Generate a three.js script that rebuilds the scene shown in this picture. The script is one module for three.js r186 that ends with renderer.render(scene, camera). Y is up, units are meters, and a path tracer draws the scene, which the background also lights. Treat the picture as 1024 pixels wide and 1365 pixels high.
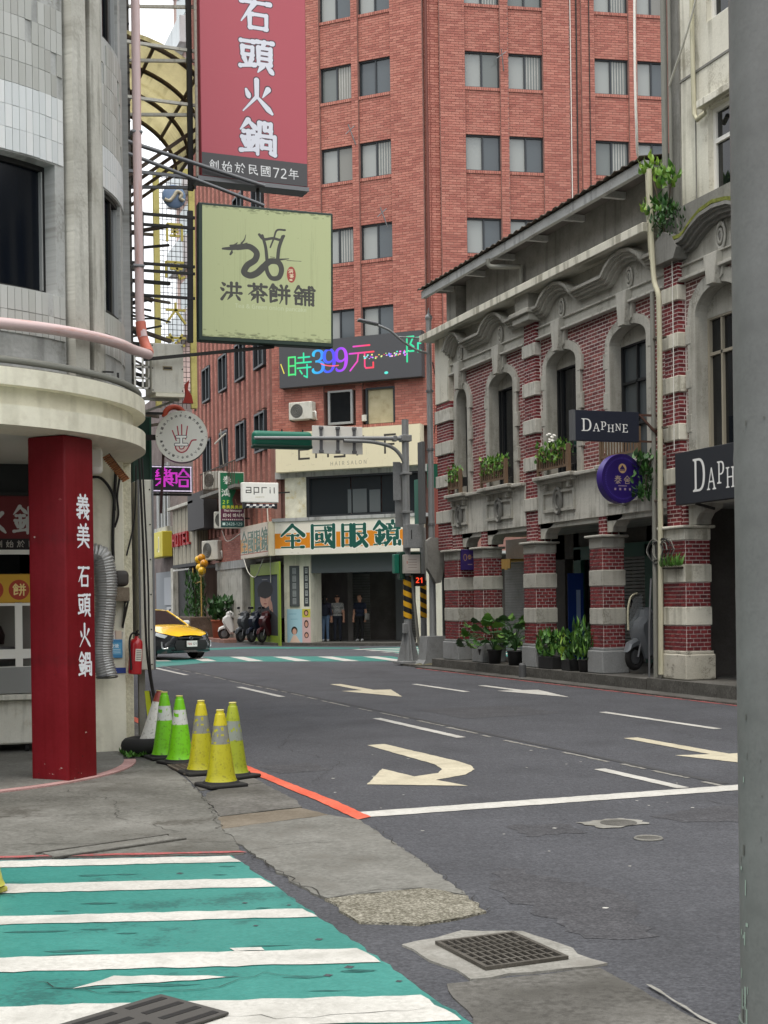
import * as THREE from 'three';
import { mergeGeometries, mergeVertices, toCreasedNormals } from 'three/addons/utils/BufferGeometryUtils.js';
import { RoundedBoxGeometry } from 'three/addons/geometries/RoundedBoxGeometry.js';
import { MarchingCubes } from 'three/addons/objects/MarchingCubes.js';

// ---------------------------------------------------------------- camera, sky, sun, exposure
const scene = new THREE.Scene();
const R = Math.PI / 180;
const camera = new THREE.PerspectiveCamera(2 * Math.atan(800 / 1820) / R, 1024 / 1600, 0.1, 600);
camera.position.set(0, 1.6, 0);
camera.rotation.order = 'YXZ';
camera.rotation.set(0, -19.99 * R, -0.8 * R);              // the street runs along -z, the camera looks 20 degrees to its right
camera.setViewOffset(1024, 1600, 0, 0, 1024, 1365);        // lens shifted upwards, so that the walls stay upright
const renderer = new THREE.WebGLRenderer();
renderer.toneMapping = THREE.LinearToneMapping;
renderer.toneMappingExposure = 1.26;
renderer.shadowMap.enabled = true;

{ // an overcast sky: even cloud, brighter towards the zenith
  const w = 256, h = 128, d = new Float32Array(w * h * 4);
  for (let y = 0; y < h; y++) for (let x = 0; x < w; x++) {
    const el = ((y + 0.5) / h - 0.5) * Math.PI, s = Math.max(0, Math.sin(el)), k = (y * w + x) * 4, a = x / w * 2 * Math.PI;
    const cl = 1 + 0.06 * Math.sin(3 * a + 5 * el) * Math.cos(el) + 0.04 * Math.sin(7 * a - 9 * el) * Math.cos(el);
    const L = el < -0.02 ? 0.25 : (1 + 2 * s) / 3 * 1.62 * cl + 0.3;
    d[k] = L * 0.98; d[k + 1] = L; d[k + 2] = L * 1.03; d[k + 3] = 1;
  }
  const t = new THREE.DataTexture(d, w, h, THREE.RGBAFormat, THREE.FloatType);
  t.mapping = THREE.EquirectangularReflectionMapping; t.magFilter = THREE.LinearFilter; t.needsUpdate = true;
  scene.background = t; scene.environment = t;
}
const sun = new THREE.DirectionalLight(0xfff6ea, 1.5);
sun.position.set(-10, 70, 0); sun.target.position.set(8, 0, -20); sun.castShadow = true; sun.shadow.radius = 30;
Object.assign(sun.shadow.camera, { left: -60, right: 60, top: 60, bottom: -60, near: 1, far: 200 }); sun.shadow.mapSize.set(2048, 2048);
scene.add(sun, sun.target);

// ---------------------------------------------------------------- helpers
function rng(seed) { return () => { seed |= 0; seed = seed + 0x6D2B79F5 | 0; let t = Math.imul(seed ^ seed >>> 15, 1 | seed); t = t + Math.imul(t ^ t >>> 7, 61 | t) ^ t; return ((t ^ t >>> 14) >>> 0) / 4294967296; }; }
const rnd = rng(7);
const rr = (a, b) => a + (b - a) * rnd();
const V = (x, y, z) => new THREE.Vector3(x, y, z);
const M4 = () => new THREE.Matrix4();
const taken = {};
function numbered(n) { const k = taken[n] = (taken[n] ?? -1) + 1; return k ? n + '_' + String(k).padStart(3, '0') : n; }
function thing(name, label, category, pos = [0, 0, 0], ry = 0, group) {
  const o = new THREE.Group(); o.name = numbered(name); o.position.set(...pos); o.rotation.y = ry; scene.add(o);
  o.userData = { label, category }; if (group) o.userData.group = group; return o;
}
function tag(o, label, category, group) { o.userData = { ...o.userData, label, category }; if (group) o.userData.group = group; return o; }
const shade = (o) => { o.castShadow = true; o.receiveShadow = true; return o; };
function clean(g) { const n = g.index ? g.toNonIndexed() : g; for (const k of Object.keys(n.attributes)) if (!['position', 'normal', 'uv', 'color'].includes(k)) n.deleteAttribute(k); return n; }
function obj(name, geos, m, parent = scene) {              // one named Mesh out of one or more geometries
  let g = Array.isArray(geos) ? (geos.length > 1 ? mergeGeometries(geos.map(clean)) : geos[0]) : geos;
  const o = shade(new THREE.Mesh(g, m)); o.name = parent === scene ? numbered(name) : name; parent.add(o); return o;
}
function struct(name, geos, m) { const o = obj(name, geos, m); o.userData.kind = 'structure'; return o; }
function group(name, parent) { const o = new THREE.Group(); o.name = name; parent.add(o); return o; }
function uvm(g, s = 1) {                                   // uv in metres, by the way each face points
  g = clean(g); const p = g.attributes.position, n = p.count, uv = new Float32Array(n * 2), a = V(), b = V(), c = V();
  for (let i = 0; i < n; i += 3) {
    a.fromBufferAttribute(p, i); b.fromBufferAttribute(p, i + 1); c.fromBufferAttribute(p, i + 2);
    const nn = b.clone().sub(a).cross(c.clone().sub(a)), ax = Math.abs(nn.x), ay = Math.abs(nn.y), az = Math.abs(nn.z);
    [a, b, c].forEach((q, k) => { const j = (i + k) * 2;
      if (ay >= ax && ay >= az) { uv[j] = q.x * s; uv[j + 1] = q.z * s; } else if (ax >= az) { uv[j] = q.z * s; uv[j + 1] = q.y * s; } else { uv[j] = q.x * s; uv[j + 1] = q.y * s; } });
  }
  g.setAttribute('uv', new THREE.BufferAttribute(uv, 2)); return g;
}
function bx(x0, x1, y0, y1, z0, z1, bev = 0) {             // box by its limits
  const w = x1 - x0, h = y1 - y0, d = z1 - z0, mn = Math.min(w, h, d);
  const g = bev ? new RoundedBoxGeometry(w, h, d, 1, Math.min(bev, mn * 0.45)) : new THREE.BoxGeometry(w, h, d);
  return uvm(g.translate((x0 + x1) / 2, (y0 + y1) / 2, (z0 + z1) / 2));
}
const cb = (x, y, z, w, h, d, bev = 0) => bx(x - w / 2, x + w / 2, y - h / 2, y + h / 2, z - d / 2, z + d / 2, bev);
function bar(a, b, w, h = w, roll = 0) {                   // rectangular bar from point a to point b
  const p = V(...a), q = V(...b), L = p.distanceTo(q), g = uvm(new THREE.BoxGeometry(w, h, L));
  const d = q.clone().sub(p).normalize(), up = Math.abs(d.y) > 0.99 ? V(1, 0, 0) : V(0, 1, 0);
  const m = M4().lookAt(q, p, up); if (roll) g.rotateZ(roll); g.applyMatrix4(m); return g.translate((p.x + q.x) / 2, (p.y + q.y) / 2, (p.z + q.z) / 2);
}
function rod(a, b, r, r2 = r, seg = 10) {
  const p = V(...a), q = V(...b), L = p.distanceTo(q), g = new THREE.CylinderGeometry(r2, r, L, seg).toNonIndexed();
  const m = M4().makeRotationFromQuaternion(new THREE.Quaternion().setFromUnitVectors(V(0, 1, 0), q.clone().sub(p).normalize()));
  g.applyMatrix4(m); return g.translate((p.x + q.x) / 2, (p.y + q.y) / 2, (p.z + q.z) / 2);
}
function tube(pts, r, seg = 8, n = 0, closed = false, tension = 0.5) {
  const c = new THREE.CatmullRomCurve3(pts.map((p) => V(...p)), closed, 'centripetal', tension);
  return new THREE.TubeGeometry(c, n || Math.max(8, pts.length * 5), r, seg, closed).toNonIndexed();
}
const lathe = (pts, seg = 24) => new THREE.LatheGeometry(pts.map((p) => new THREE.Vector2(...p)), seg).toNonIndexed();
const shp = (pts, holes = []) => { const s = new THREE.Shape(pts.map((p) => new THREE.Vector2(...p))); for (const h of holes) s.holes.push(new THREE.Path(h.map((p) => new THREE.Vector2(...p)))); return s; };
function ex(pts, depth, holes = [], bev = 0) { return clean(new THREE.ExtrudeGeometry(shp(pts, holes), { depth, bevelEnabled: bev > 0, bevelSize: bev, bevelThickness: bev, bevelSegments: 1, curveSegments: 8 })); }
// outline in (z, y), extruded from x = back towards the street (-x) by depth
function exX(pts, back, depth, holes = [], bev = 0) { return uvm(ex(pts, depth, holes, bev).applyMatrix4(M4().set(0, 0, -1, back, 0, 1, 0, 0, 1, 0, 0, 0, 0, 0, 0, 1))); }
// flat sheet on the ground with outline in (x, z)
function sheet(pts, y, holes = []) { const g = new THREE.ShapeGeometry(shp(pts.map(([x, z]) => [x, -z]), holes.map((h) => h.map(([x, z]) => [x, -z])))); g.rotateX(-Math.PI / 2).translate(0, y, 0); return uvm(g); }
function rough(pts, amp, step, seed, closed = true) {      // an outline with a broken edge
  const q = rng(seed), out = [];
  for (let i = 0; i < pts.length - (closed ? 0 : 1); i++) {
    const [ax, ay] = pts[i], [bx_, by] = pts[(i + 1) % pts.length], L = Math.hypot(bx_ - ax, by - ay), n = Math.max(1, Math.round(L / step));
    for (let k = 0; k < n; k++) { const t = k / n, j = k ? amp * (q() - 0.5) * 2 : 0; out.push([ax + (bx_ - ax) * t - (by - ay) / L * j, ay + (by - ay) * t + (bx_ - ax) / L * j]); }
  }
  if (!closed) out.push(pts[pts.length - 1]); return out;
}
function smooth(g, ang = 0.6) { return toCreasedNormals(clean(g), ang); }

// ---------------------------------------------------------------- noise and textures
function lattice(seed, n) { const q = rng(seed), a = new Float32Array(n * n); for (let i = 0; i < a.length; i++) a[i] = q(); return a; }
function vnoise(seed, n, ny = n) {                         // tiling value noise on [0,1)
  const a = lattice(seed, Math.max(n, ny)), N = Math.max(n, ny), s = (t) => t * t * (3 - 2 * t);
  return (u, v) => { const x = u * n, y = v * ny, xi = Math.floor(x), yi = Math.floor(y), fx = s(x - xi), fy = s(y - yi), X0 = ((xi % n) + n) % n, X1 = (X0 + 1) % n, Y0 = ((yi % ny) + ny) % ny, Y1 = (Y0 + 1) % ny;
    return (a[Y0 * N + X0] * (1 - fx) + a[Y0 * N + X1] * fx) * (1 - fy) + (a[Y1 * N + X0] * (1 - fx) + a[Y1 * N + X1] * fx) * fy; };
}
function fbm(seed, n, oct, ny = n) { const f = []; for (let i = 0; i < oct; i++) f.push(vnoise(seed + i * 17, n << i, ny << i)); return (u, v) => { let s = 0, w = 0.5, t = 0; for (const g of f) { s += g(u, v) * w; t += w; w *= 0.55; } return s / t; }; }
const clamp = (x, a = 0, b = 1) => Math.min(b, Math.max(a, x));
const sst = (a, b, x) => { const t = clamp((x - a) / (b - a)); return t * t * (3 - 2 * t); };
function dtex(w, h, fn, repeat = 1, srgb = true) {         // fn(u, v) gives [r, g, b] 0..255
  const d = new Uint8Array(w * h * 4);
  for (let y = 0; y < h; y++) for (let x = 0; x < w; x++) { const c = fn(x / w, y / h), k = (y * w + x) * 4; d[k] = clamp(c[0], 0, 255); d[k + 1] = clamp(c[1], 0, 255); d[k + 2] = clamp(c[2], 0, 255); d[k + 3] = 255; }
  const t = new THREE.DataTexture(d, w, h); t.wrapS = t.wrapT = THREE.RepeatWrapping; t.magFilter = THREE.LinearFilter; t.repeat.set(...(Array.isArray(repeat) ? repeat : [repeat, repeat]));
  if (srgb) t.colorSpace = THREE.SRGBColorSpace; t.needsUpdate = true; return t;
}
const mat = (color, rough_ = 0.8, o = {}) => new THREE.MeshStandardMaterial({ color, roughness: rough_, ...o });
const phys = (color, rough_ = 0.5, o = {}) => new THREE.MeshPhysicalMaterial({ color, roughness: rough_, ...o });
// shared tiling noise fields, looked up with an offset for each surface
const FN = 512, field = (f) => { const a = new Float32Array(FN * FN); for (let y = 0; y < FN; y++) for (let x = 0; x < FN; x++) a[y * FN + x] = f(x / FN, y / FN); return a; };
const NF = [field(fbm(1, 4, 5)), field(fbm(92, 64, 2)), field(fbm(56, 24, 3, 2)), field(fbm(13, 6, 4))];
let reliefTex;                                            // one fine relief shared by all rough surfaces
function relief(metres) {
  if (!reliefTex) { const q = rng(99), b = new Uint8Array(FN * FN * 4); for (let i = 0; i < FN * FN; i++) { b[i * 4] = b[i * 4 + 1] = b[i * 4 + 2] = clamp(128 + (NF[1][i] - 0.5) * 150 + (NF[0][i] - 0.5) * 80 + (q() - 0.5) * 30, 0, 255); b[i * 4 + 3] = 255; } reliefTex = new THREE.DataTexture(b, FN, FN); reliefTex.wrapS = reliefTex.wrapT = THREE.RepeatWrapping; reliefTex.magFilter = THREE.LinearFilter; reliefTex.needsUpdate = true; }
  const t = reliefTex.clone(); t.repeat.set(1 / metres, 1 / metres); t.needsUpdate = true; return t;
}
// a surface of one colour with speckle, clouds and (optionally) rain streaks; base is sRGB 0..255
function surface(seed, base, { size = 512, metres = 2, speck = 10, cloud = 14, streak = 0, tint = [1, 1, 1], dirt = [70, 66, 58], dirtAmt = 0, rough: ro = 0.85, bump = 0.004, o = {} } = {}) {
  const q = rng(seed), of = [0, 1, 2, 3].map(() => [q() * FN | 0, q() * FN | 0]), big = size > FN ? 1 : 0, up = size < FN ? FN / size : 1;
  const at = (k, x, y, h) => NF[k][((((y * up) >> h) + of[k][1]) & 511) * FN + ((((x * up) >> h) + of[k][0]) & 511)];
  const d = new Uint8Array(size * size * 4);
  for (let y = 0, k = 0; y < size; y++) for (let x = 0; x < size; x++, k += 4) {
    const f1 = at(0, x, y, big), f2 = at(1, x, y, 0), f4 = at(3, x, y, big), r = q() - 0.5;
    const c = (f1 - 0.5) * 2 * cloud + (f2 - 0.5) * 2 * speck + r * speck, st = streak ? -streak * sst(0.5, 0.78, at(2, x, y, big)) * f4 * 2 : 0, dm = dirtAmt * sst(0.5, 0.72, f4 * 0.7 + f2 * 0.3);
    for (let j = 0; j < 3; j++) d[k + j] = clamp((base[j] + c * tint[j] + st) * (1 - dm) + dirt[j] * dm, 0, 255);
    d[k + 3] = 255;
  }
  const mk = (a, s) => { const t = new THREE.DataTexture(a, size, size); t.wrapS = t.wrapT = THREE.RepeatWrapping; t.magFilter = THREE.LinearFilter; t.repeat.set(1 / metres, 1 / metres); if (s) t.colorSpace = THREE.SRGBColorSpace; t.needsUpdate = true; return t; };
  return new THREE.MeshStandardMaterial({ map: mk(d, true), roughness: ro, ...(bump ? { bumpMap: relief(metres * FN / size), bumpScale: bump } : {}), ...o });
}
function canvasTex(w, h, draw) { const c = document.createElement('canvas'); c.width = w; c.height = h; const x = c.getContext('2d'); draw(x, w, h); const t = new THREE.CanvasTexture(c); t.colorSpace = THREE.SRGBColorSpace; t.anisotropy = 4; return t; }
const printMat = (w, h, draw, ro = 0.5, o = {}) => new THREE.MeshStandardMaterial({ map: canvasTex(w, h, draw), roughness: ro, ...o });
// a printed face: plane w x h centred on the origin, facing +z
const face = (w, h) => new THREE.PlaneGeometry(w, h);

// ---------------------------------------------------------------- brush lettering (strokes on a 100 x 100 square, y down)
const JIN = '26,6 6,32;26,6 48,28;14,36 40,36;10,52 44,52;27,36 27,84;14,60 19,74;40,60 34,74;6,88 48,82';
const GL = {
  '石': '12,18 88,18;48,18 12,72;34,50 34,88;34,50 78,50 78,88;34,86 78,86',
  '頭': '10,14 44,14;14,30 14,52;14,30 40,30 40,52;14,50 40,50;18,60 23,72;38,60 32,74;8,82 46,76;52,12 94,12;72,12 66,28;56,28 56,72;56,28 88,28 88,72;56,42 88,42;56,56 88,56;56,71 88,71;66,76 54,94;78,76 94,94',
  '火': '50,6 50,50 14,92;50,50 90,92;22,34 30,54;80,28 66,50',
  '鍋': JIN + ';56,10 56,44;56,10 86,10 86,44;70,10 70,28 86,28;50,44 50,94;50,44 96,44 96,92 86,88;62,58 62,78;62,58 84,58 84,78;62,76 84,76',
  '創': '34,6 8,36;34,6 60,32;26,30 42,30;20,40 48,40 48,56 20,56;20,40 20,60 8,90;22,66 22,90;22,66 50,66 50,90;22,88 50,88;70,20 70,66;88,8 88,90 78,84',
  '始': '26,8 12,58 40,88;42,34 10,90;6,36 46,34;70,8 54,40 88,38;80,26 92,46;56,56 56,90;56,56 88,56 88,90;56,88 88,88',
  '於': '24,6 30,18;6,26 50,26;24,26 20,60 6,90;24,46 44,46 38,86 30,80;72,8 54,40;72,8 94,40;68,50 76,62;62,72 80,88',
  '民': '18,12 76,12 76,36 18,36;18,12 18,88 44,76;18,52 84,52;52,36 64,74 92,90 92,76',
  '國': '10,10 10,92;10,10 90,10 90,92;10,90 90,90;22,30 78,30;26,44 26,60;26,44 46,44 46,60;26,58 46,58;22,74 50,70;58,18 64,56 80,78;76,46 58,78;68,18 76,24',
  '年': '30,6 14,34;26,22 86,22;24,42 82,42;24,42 24,64;6,64 94,64;54,22 54,94',
  '洪': '12,12 24,22;6,36 18,46;10,88 28,60;36,26 92,26;52,10 52,56;76,10 76,56;32,56 96,56;52,66 36,88;74,66 90,88',
  '茶': '10,18 90,18;34,8 34,30;66,8 66,30;50,26 10,58;50,26 92,58;26,58 74,58;50,44 50,92;36,68 22,86;64,68 80,86',
  '餅': '24,6 6,30;24,6 46,28;24,22 28,30;14,36 38,36 38,58;14,36 14,86 40,76;14,48 38,48;14,58 38,58;60,8 66,20;86,8 80,20;52,28 96,28;50,52 98,52;66,28 64,70 54,92;84,28 84,92',
  '舖': '26,6 6,34;26,6 48,32;14,36 40,36;8,50 46,50;27,36 27,60;14,62 14,90;14,62 40,62 40,90;14,88 40,88;50,20 98,20;74,6 74,92;86,6 92,14;56,34 56,92;56,34 92,34 92,90 86,86;56,50 92,50;56,66 92,66',
  '時': '10,18 10,80;10,18 36,18 36,80;10,48 36,48;10,78 36,78;48,22 92,22;69,8 69,40;42,40 98,40;44,58 96,58;82,48 82,92 70,86;54,66 62,78',
  '元': '22,16 80,16;8,38 94,38;40,38 36,64 10,92;62,38 62,82 66,88 92,88 92,72',
  '阿': '10,10 10,92;10,10 34,10 22,34 34,44 34,58 20,58;42,16 98,16;50,34 50,62;50,34 70,34 70,62;50,60 70,60;88,16 88,90 78,84',
  '全': '50,6 8,44;50,6 92,44;28,44 72,44;24,64 76,64;50,44 50,88;8,88 92,88',
  '眼': '8,12 8,88;8,12 38,12 38,88;8,36 38,36;8,60 38,60;8,86 38,86;50,12 50,90 70,78;50,12 88,12 88,44;50,28 88,28;50,44 88,44;62,44 94,90;92,54 74,68',
  '鏡': JIN + ';74,4 74,12;52,14 96,14;62,18 66,28;86,18 82,28;48,30 98,30;56,40 56,66;56,40 90,40 90,66;56,53 90,53;56,66 90,66;66,66 48,92;80,66 80,88 98,88 98,78',
  '義': '32,4 38,14;68,4 60,14;16,16 84,16;20,28 80,28;50,16 50,40;8,40 92,40;40,46 18,54;6,62 94,62;28,50 28,92 20,88;8,80 46,70;56,44 64,74 88,94 90,82;84,66 54,92;74,46 84,54',
  '美': '30,4 38,16;70,4 62,16;14,18 86,18;20,32 80,32;50,18 50,60;8,46 92,46;10,62 90,62;48,62 40,78 8,94;52,62 92,92',
  '泰': '18,14 82,14;24,26 76,26;10,38 90,38;48,4 36,44 6,66;58,38 94,64;50,52 50,92 40,88;28,64 38,72;44,74 22,90;72,58 60,70;56,72 78,88',
  '鴻': '8,14 16,22;4,36 12,44;6,90 18,62;22,30 42,30;32,30 32,74;18,78 44,70;66,4 60,12;52,14 52,60;52,14 84,14 84,42;52,28 84,28;52,42 84,42;52,56 94,56 92,90 82,86;48,68 44,84;58,68 60,80;68,68 70,80;78,66 80,78',
  '舍': '50,6 8,46;50,6 92,46;26,40 74,40;12,54 88,54;50,40 50,64;26,66 26,92;26,66 74,66 74,92;26,90 74,90',
  '樂': '20,10 10,26 22,26 8,44 26,40;50,4 44,14;38,14 38,48;38,14 62,14 62,48;38,30 62,30;38,46 62,46;80,10 70,26 82,26 70,44 88,40;8,60 92,60;50,50 50,94;44,62 10,90;56,62 90,90',
  '哈': '8,26 8,74;8,26 32,26 32,74;8,72 32,72;66,8 40,44;66,8 96,44;54,44 80,44;48,58 48,92;48,58 86,58 86,92;48,90 86,90',
  '工': '18,20 82,20;50,20 50,80;8,80 92,80',
  '益': '26,8 34,20;74,8 66,20;6,30 94,30;40,34 14,56;60,34 86,56;20,62 20,88;20,62 80,62 80,88;40,62 40,88;60,62 60,88;6,90 94,90',
  '蔥': '8,14 92,14;34,6 34,24;66,6 66,24;46,26 40,32;24,34 24,64;24,34 76,34 76,64;24,63 76,63;48,34 34,52;36,44 58,44 44,60;20,74 14,90;36,70 40,90 66,90 68,82;52,70 56,78;78,72 88,84',
  '社': '20,8 26,18;8,26 36,26 10,56;24,46 24,92;28,50 36,58;46,40 92,40;70,14 70,86;42,86 98,86',
  '法': '12,12 22,20;6,36 16,44;10,88 24,62;36,26 88,26;62,8 62,48;30,48 96,48;58,48 40,84 84,80;74,64 90,90',
  '人': '50,8 10,92;48,36 92,92', '手': '72,8 24,18;16,36 84,36;8,58 92,58;50,14 50,90 38,84', '文': '50,6 54,18;8,24 92,24;70,24 10,92;30,34 92,92',
  '台': '50,8 24,40 78,36;66,24 84,46;26,56 26,92;26,56 74,56 74,92;26,90 74,90',
  '協': '8,40 40,40;24,10 24,90;50,24 90,24 86,46;66,10 52,48;46,64 66,64 62,90;54,54 44,92;72,64 96,64 92,90;82,54 72,92',
  '會': '50,4 8,36;50,4 92,36;32,32 68,32;20,42 20,64;20,42 80,42 80,64;20,64 80,64;50,42 50,64;40,48 44,58;60,48 56,58;28,70 28,94;28,70 72,70 72,94;28,82 72,82;28,94 72,94',
  '타': '10,20 50,20;10,20 10,80 50,76;10,48 48,48;70,8 70,92;70,46 90,46', '이': '30,24 14,40 14,62 30,78 46,62 46,40 30,24;76,8 76,92', '마': '12,24 12,76 48,76 48,24 12,24;70,8 70,92;70,46 90,46', '사': '32,18 10,80;32,40 54,80;70,8 70,92;70,46 90,46', '지': '10,24 54,24;32,24 10,80;32,46 54,80;76,8 76,92',
};
GL['團'] = GL['國']; GL['灣'] = GL['洪']; GL['藝'] = GL['義'];
// style: 'brush' swells and tapers, 'ming' has thin horizontals and heavy uprights, 'plain' is even
function glyph(c, ch, x, y, size, w, fill, style = 'plain', sx = 1) {
  c.fillStyle = fill; const k = size / 100;
  for (const st of GL[ch].split(';')) {
    const p = st.trim().split(' ').map((q) => q.split(',').map(Number)); let tot = 0; const L = [];
    for (let i = 1; i < p.length; i++) { const l = Math.hypot(p[i][0] - p[i - 1][0], p[i][1] - p[i - 1][1]); L.push(l); tot += l; }
    let run = 0;
    for (let i = 1; i < p.length; i++) {
      const dx = p[i][0] - p[i - 1][0], dy = p[i][1] - p[i - 1][1], n = Math.max(2, Math.ceil(L[i - 1] * k * 0.9 / Math.max(0.6, w * 0.25)));
      for (let j = 0; j <= n; j++) {
        const t = j / n, s = (run + L[i - 1] * t) / tot; let ww = w;
        if (style === 'brush') ww = w * (dx < -6 && dy > 6 ? 1.12 - 0.8 * s : dx > 6 && dy > 8 ? (s < 0.75 ? 0.55 + 0.75 * s : 1.11 - 2.2 * (s - 0.75)) : Math.abs(dx) > Math.abs(dy) ? (s < 0.1 ? 0.9 : s > 0.85 ? 0.95 : 0.72) : 1.02 - 0.3 * s);
        if (style === 'ming') ww = Math.abs(dx) > 3 * Math.abs(dy) ? w * (0.5 + (s > 0.86 ? 0.45 : 0)) : w * 1.15 * (dx < 0 ? 1.15 - 0.5 * s : dx > 0 ? 0.7 + 0.6 * s : 1);
        c.beginPath(); c.arc(x + (p[i - 1][0] + dx * t) * k * sx, y + (p[i - 1][1] + dy * t) * k, ww / 2, 0, 7); c.fill();
      }
      run += L[i - 1];
    }
  }
}
function glyphs(c, text, x, y, size, w, fill, style, { step = size * 1.05, down = false, sx = 1 } = {}) { [...text].forEach((ch, i) => glyph(c, ch, down ? x : x + i * step, down ? y + i * step : y, size, w, fill, style, sx)); }
// dirt that has settled or run on a printed panel: specks and thin runs
function grime(c, w, h, seed, n, col, len = 0.3) { const q = rng(seed); for (let i = 0; i < n; i++) { c.fillStyle = `rgba(${col},${(0.03 + 0.1 * q()).toFixed(3)})`; const x = q() * w, y = q() * h; if (q() < 0.5) c.fillRect(x, y, 1 + q() * 2.5, h * len * q()); else { c.beginPath(); c.ellipse(x, y, 2 + 10 * q(), 1 + 4 * q(), 0, 0, 7); c.fill(); } } }

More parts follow.
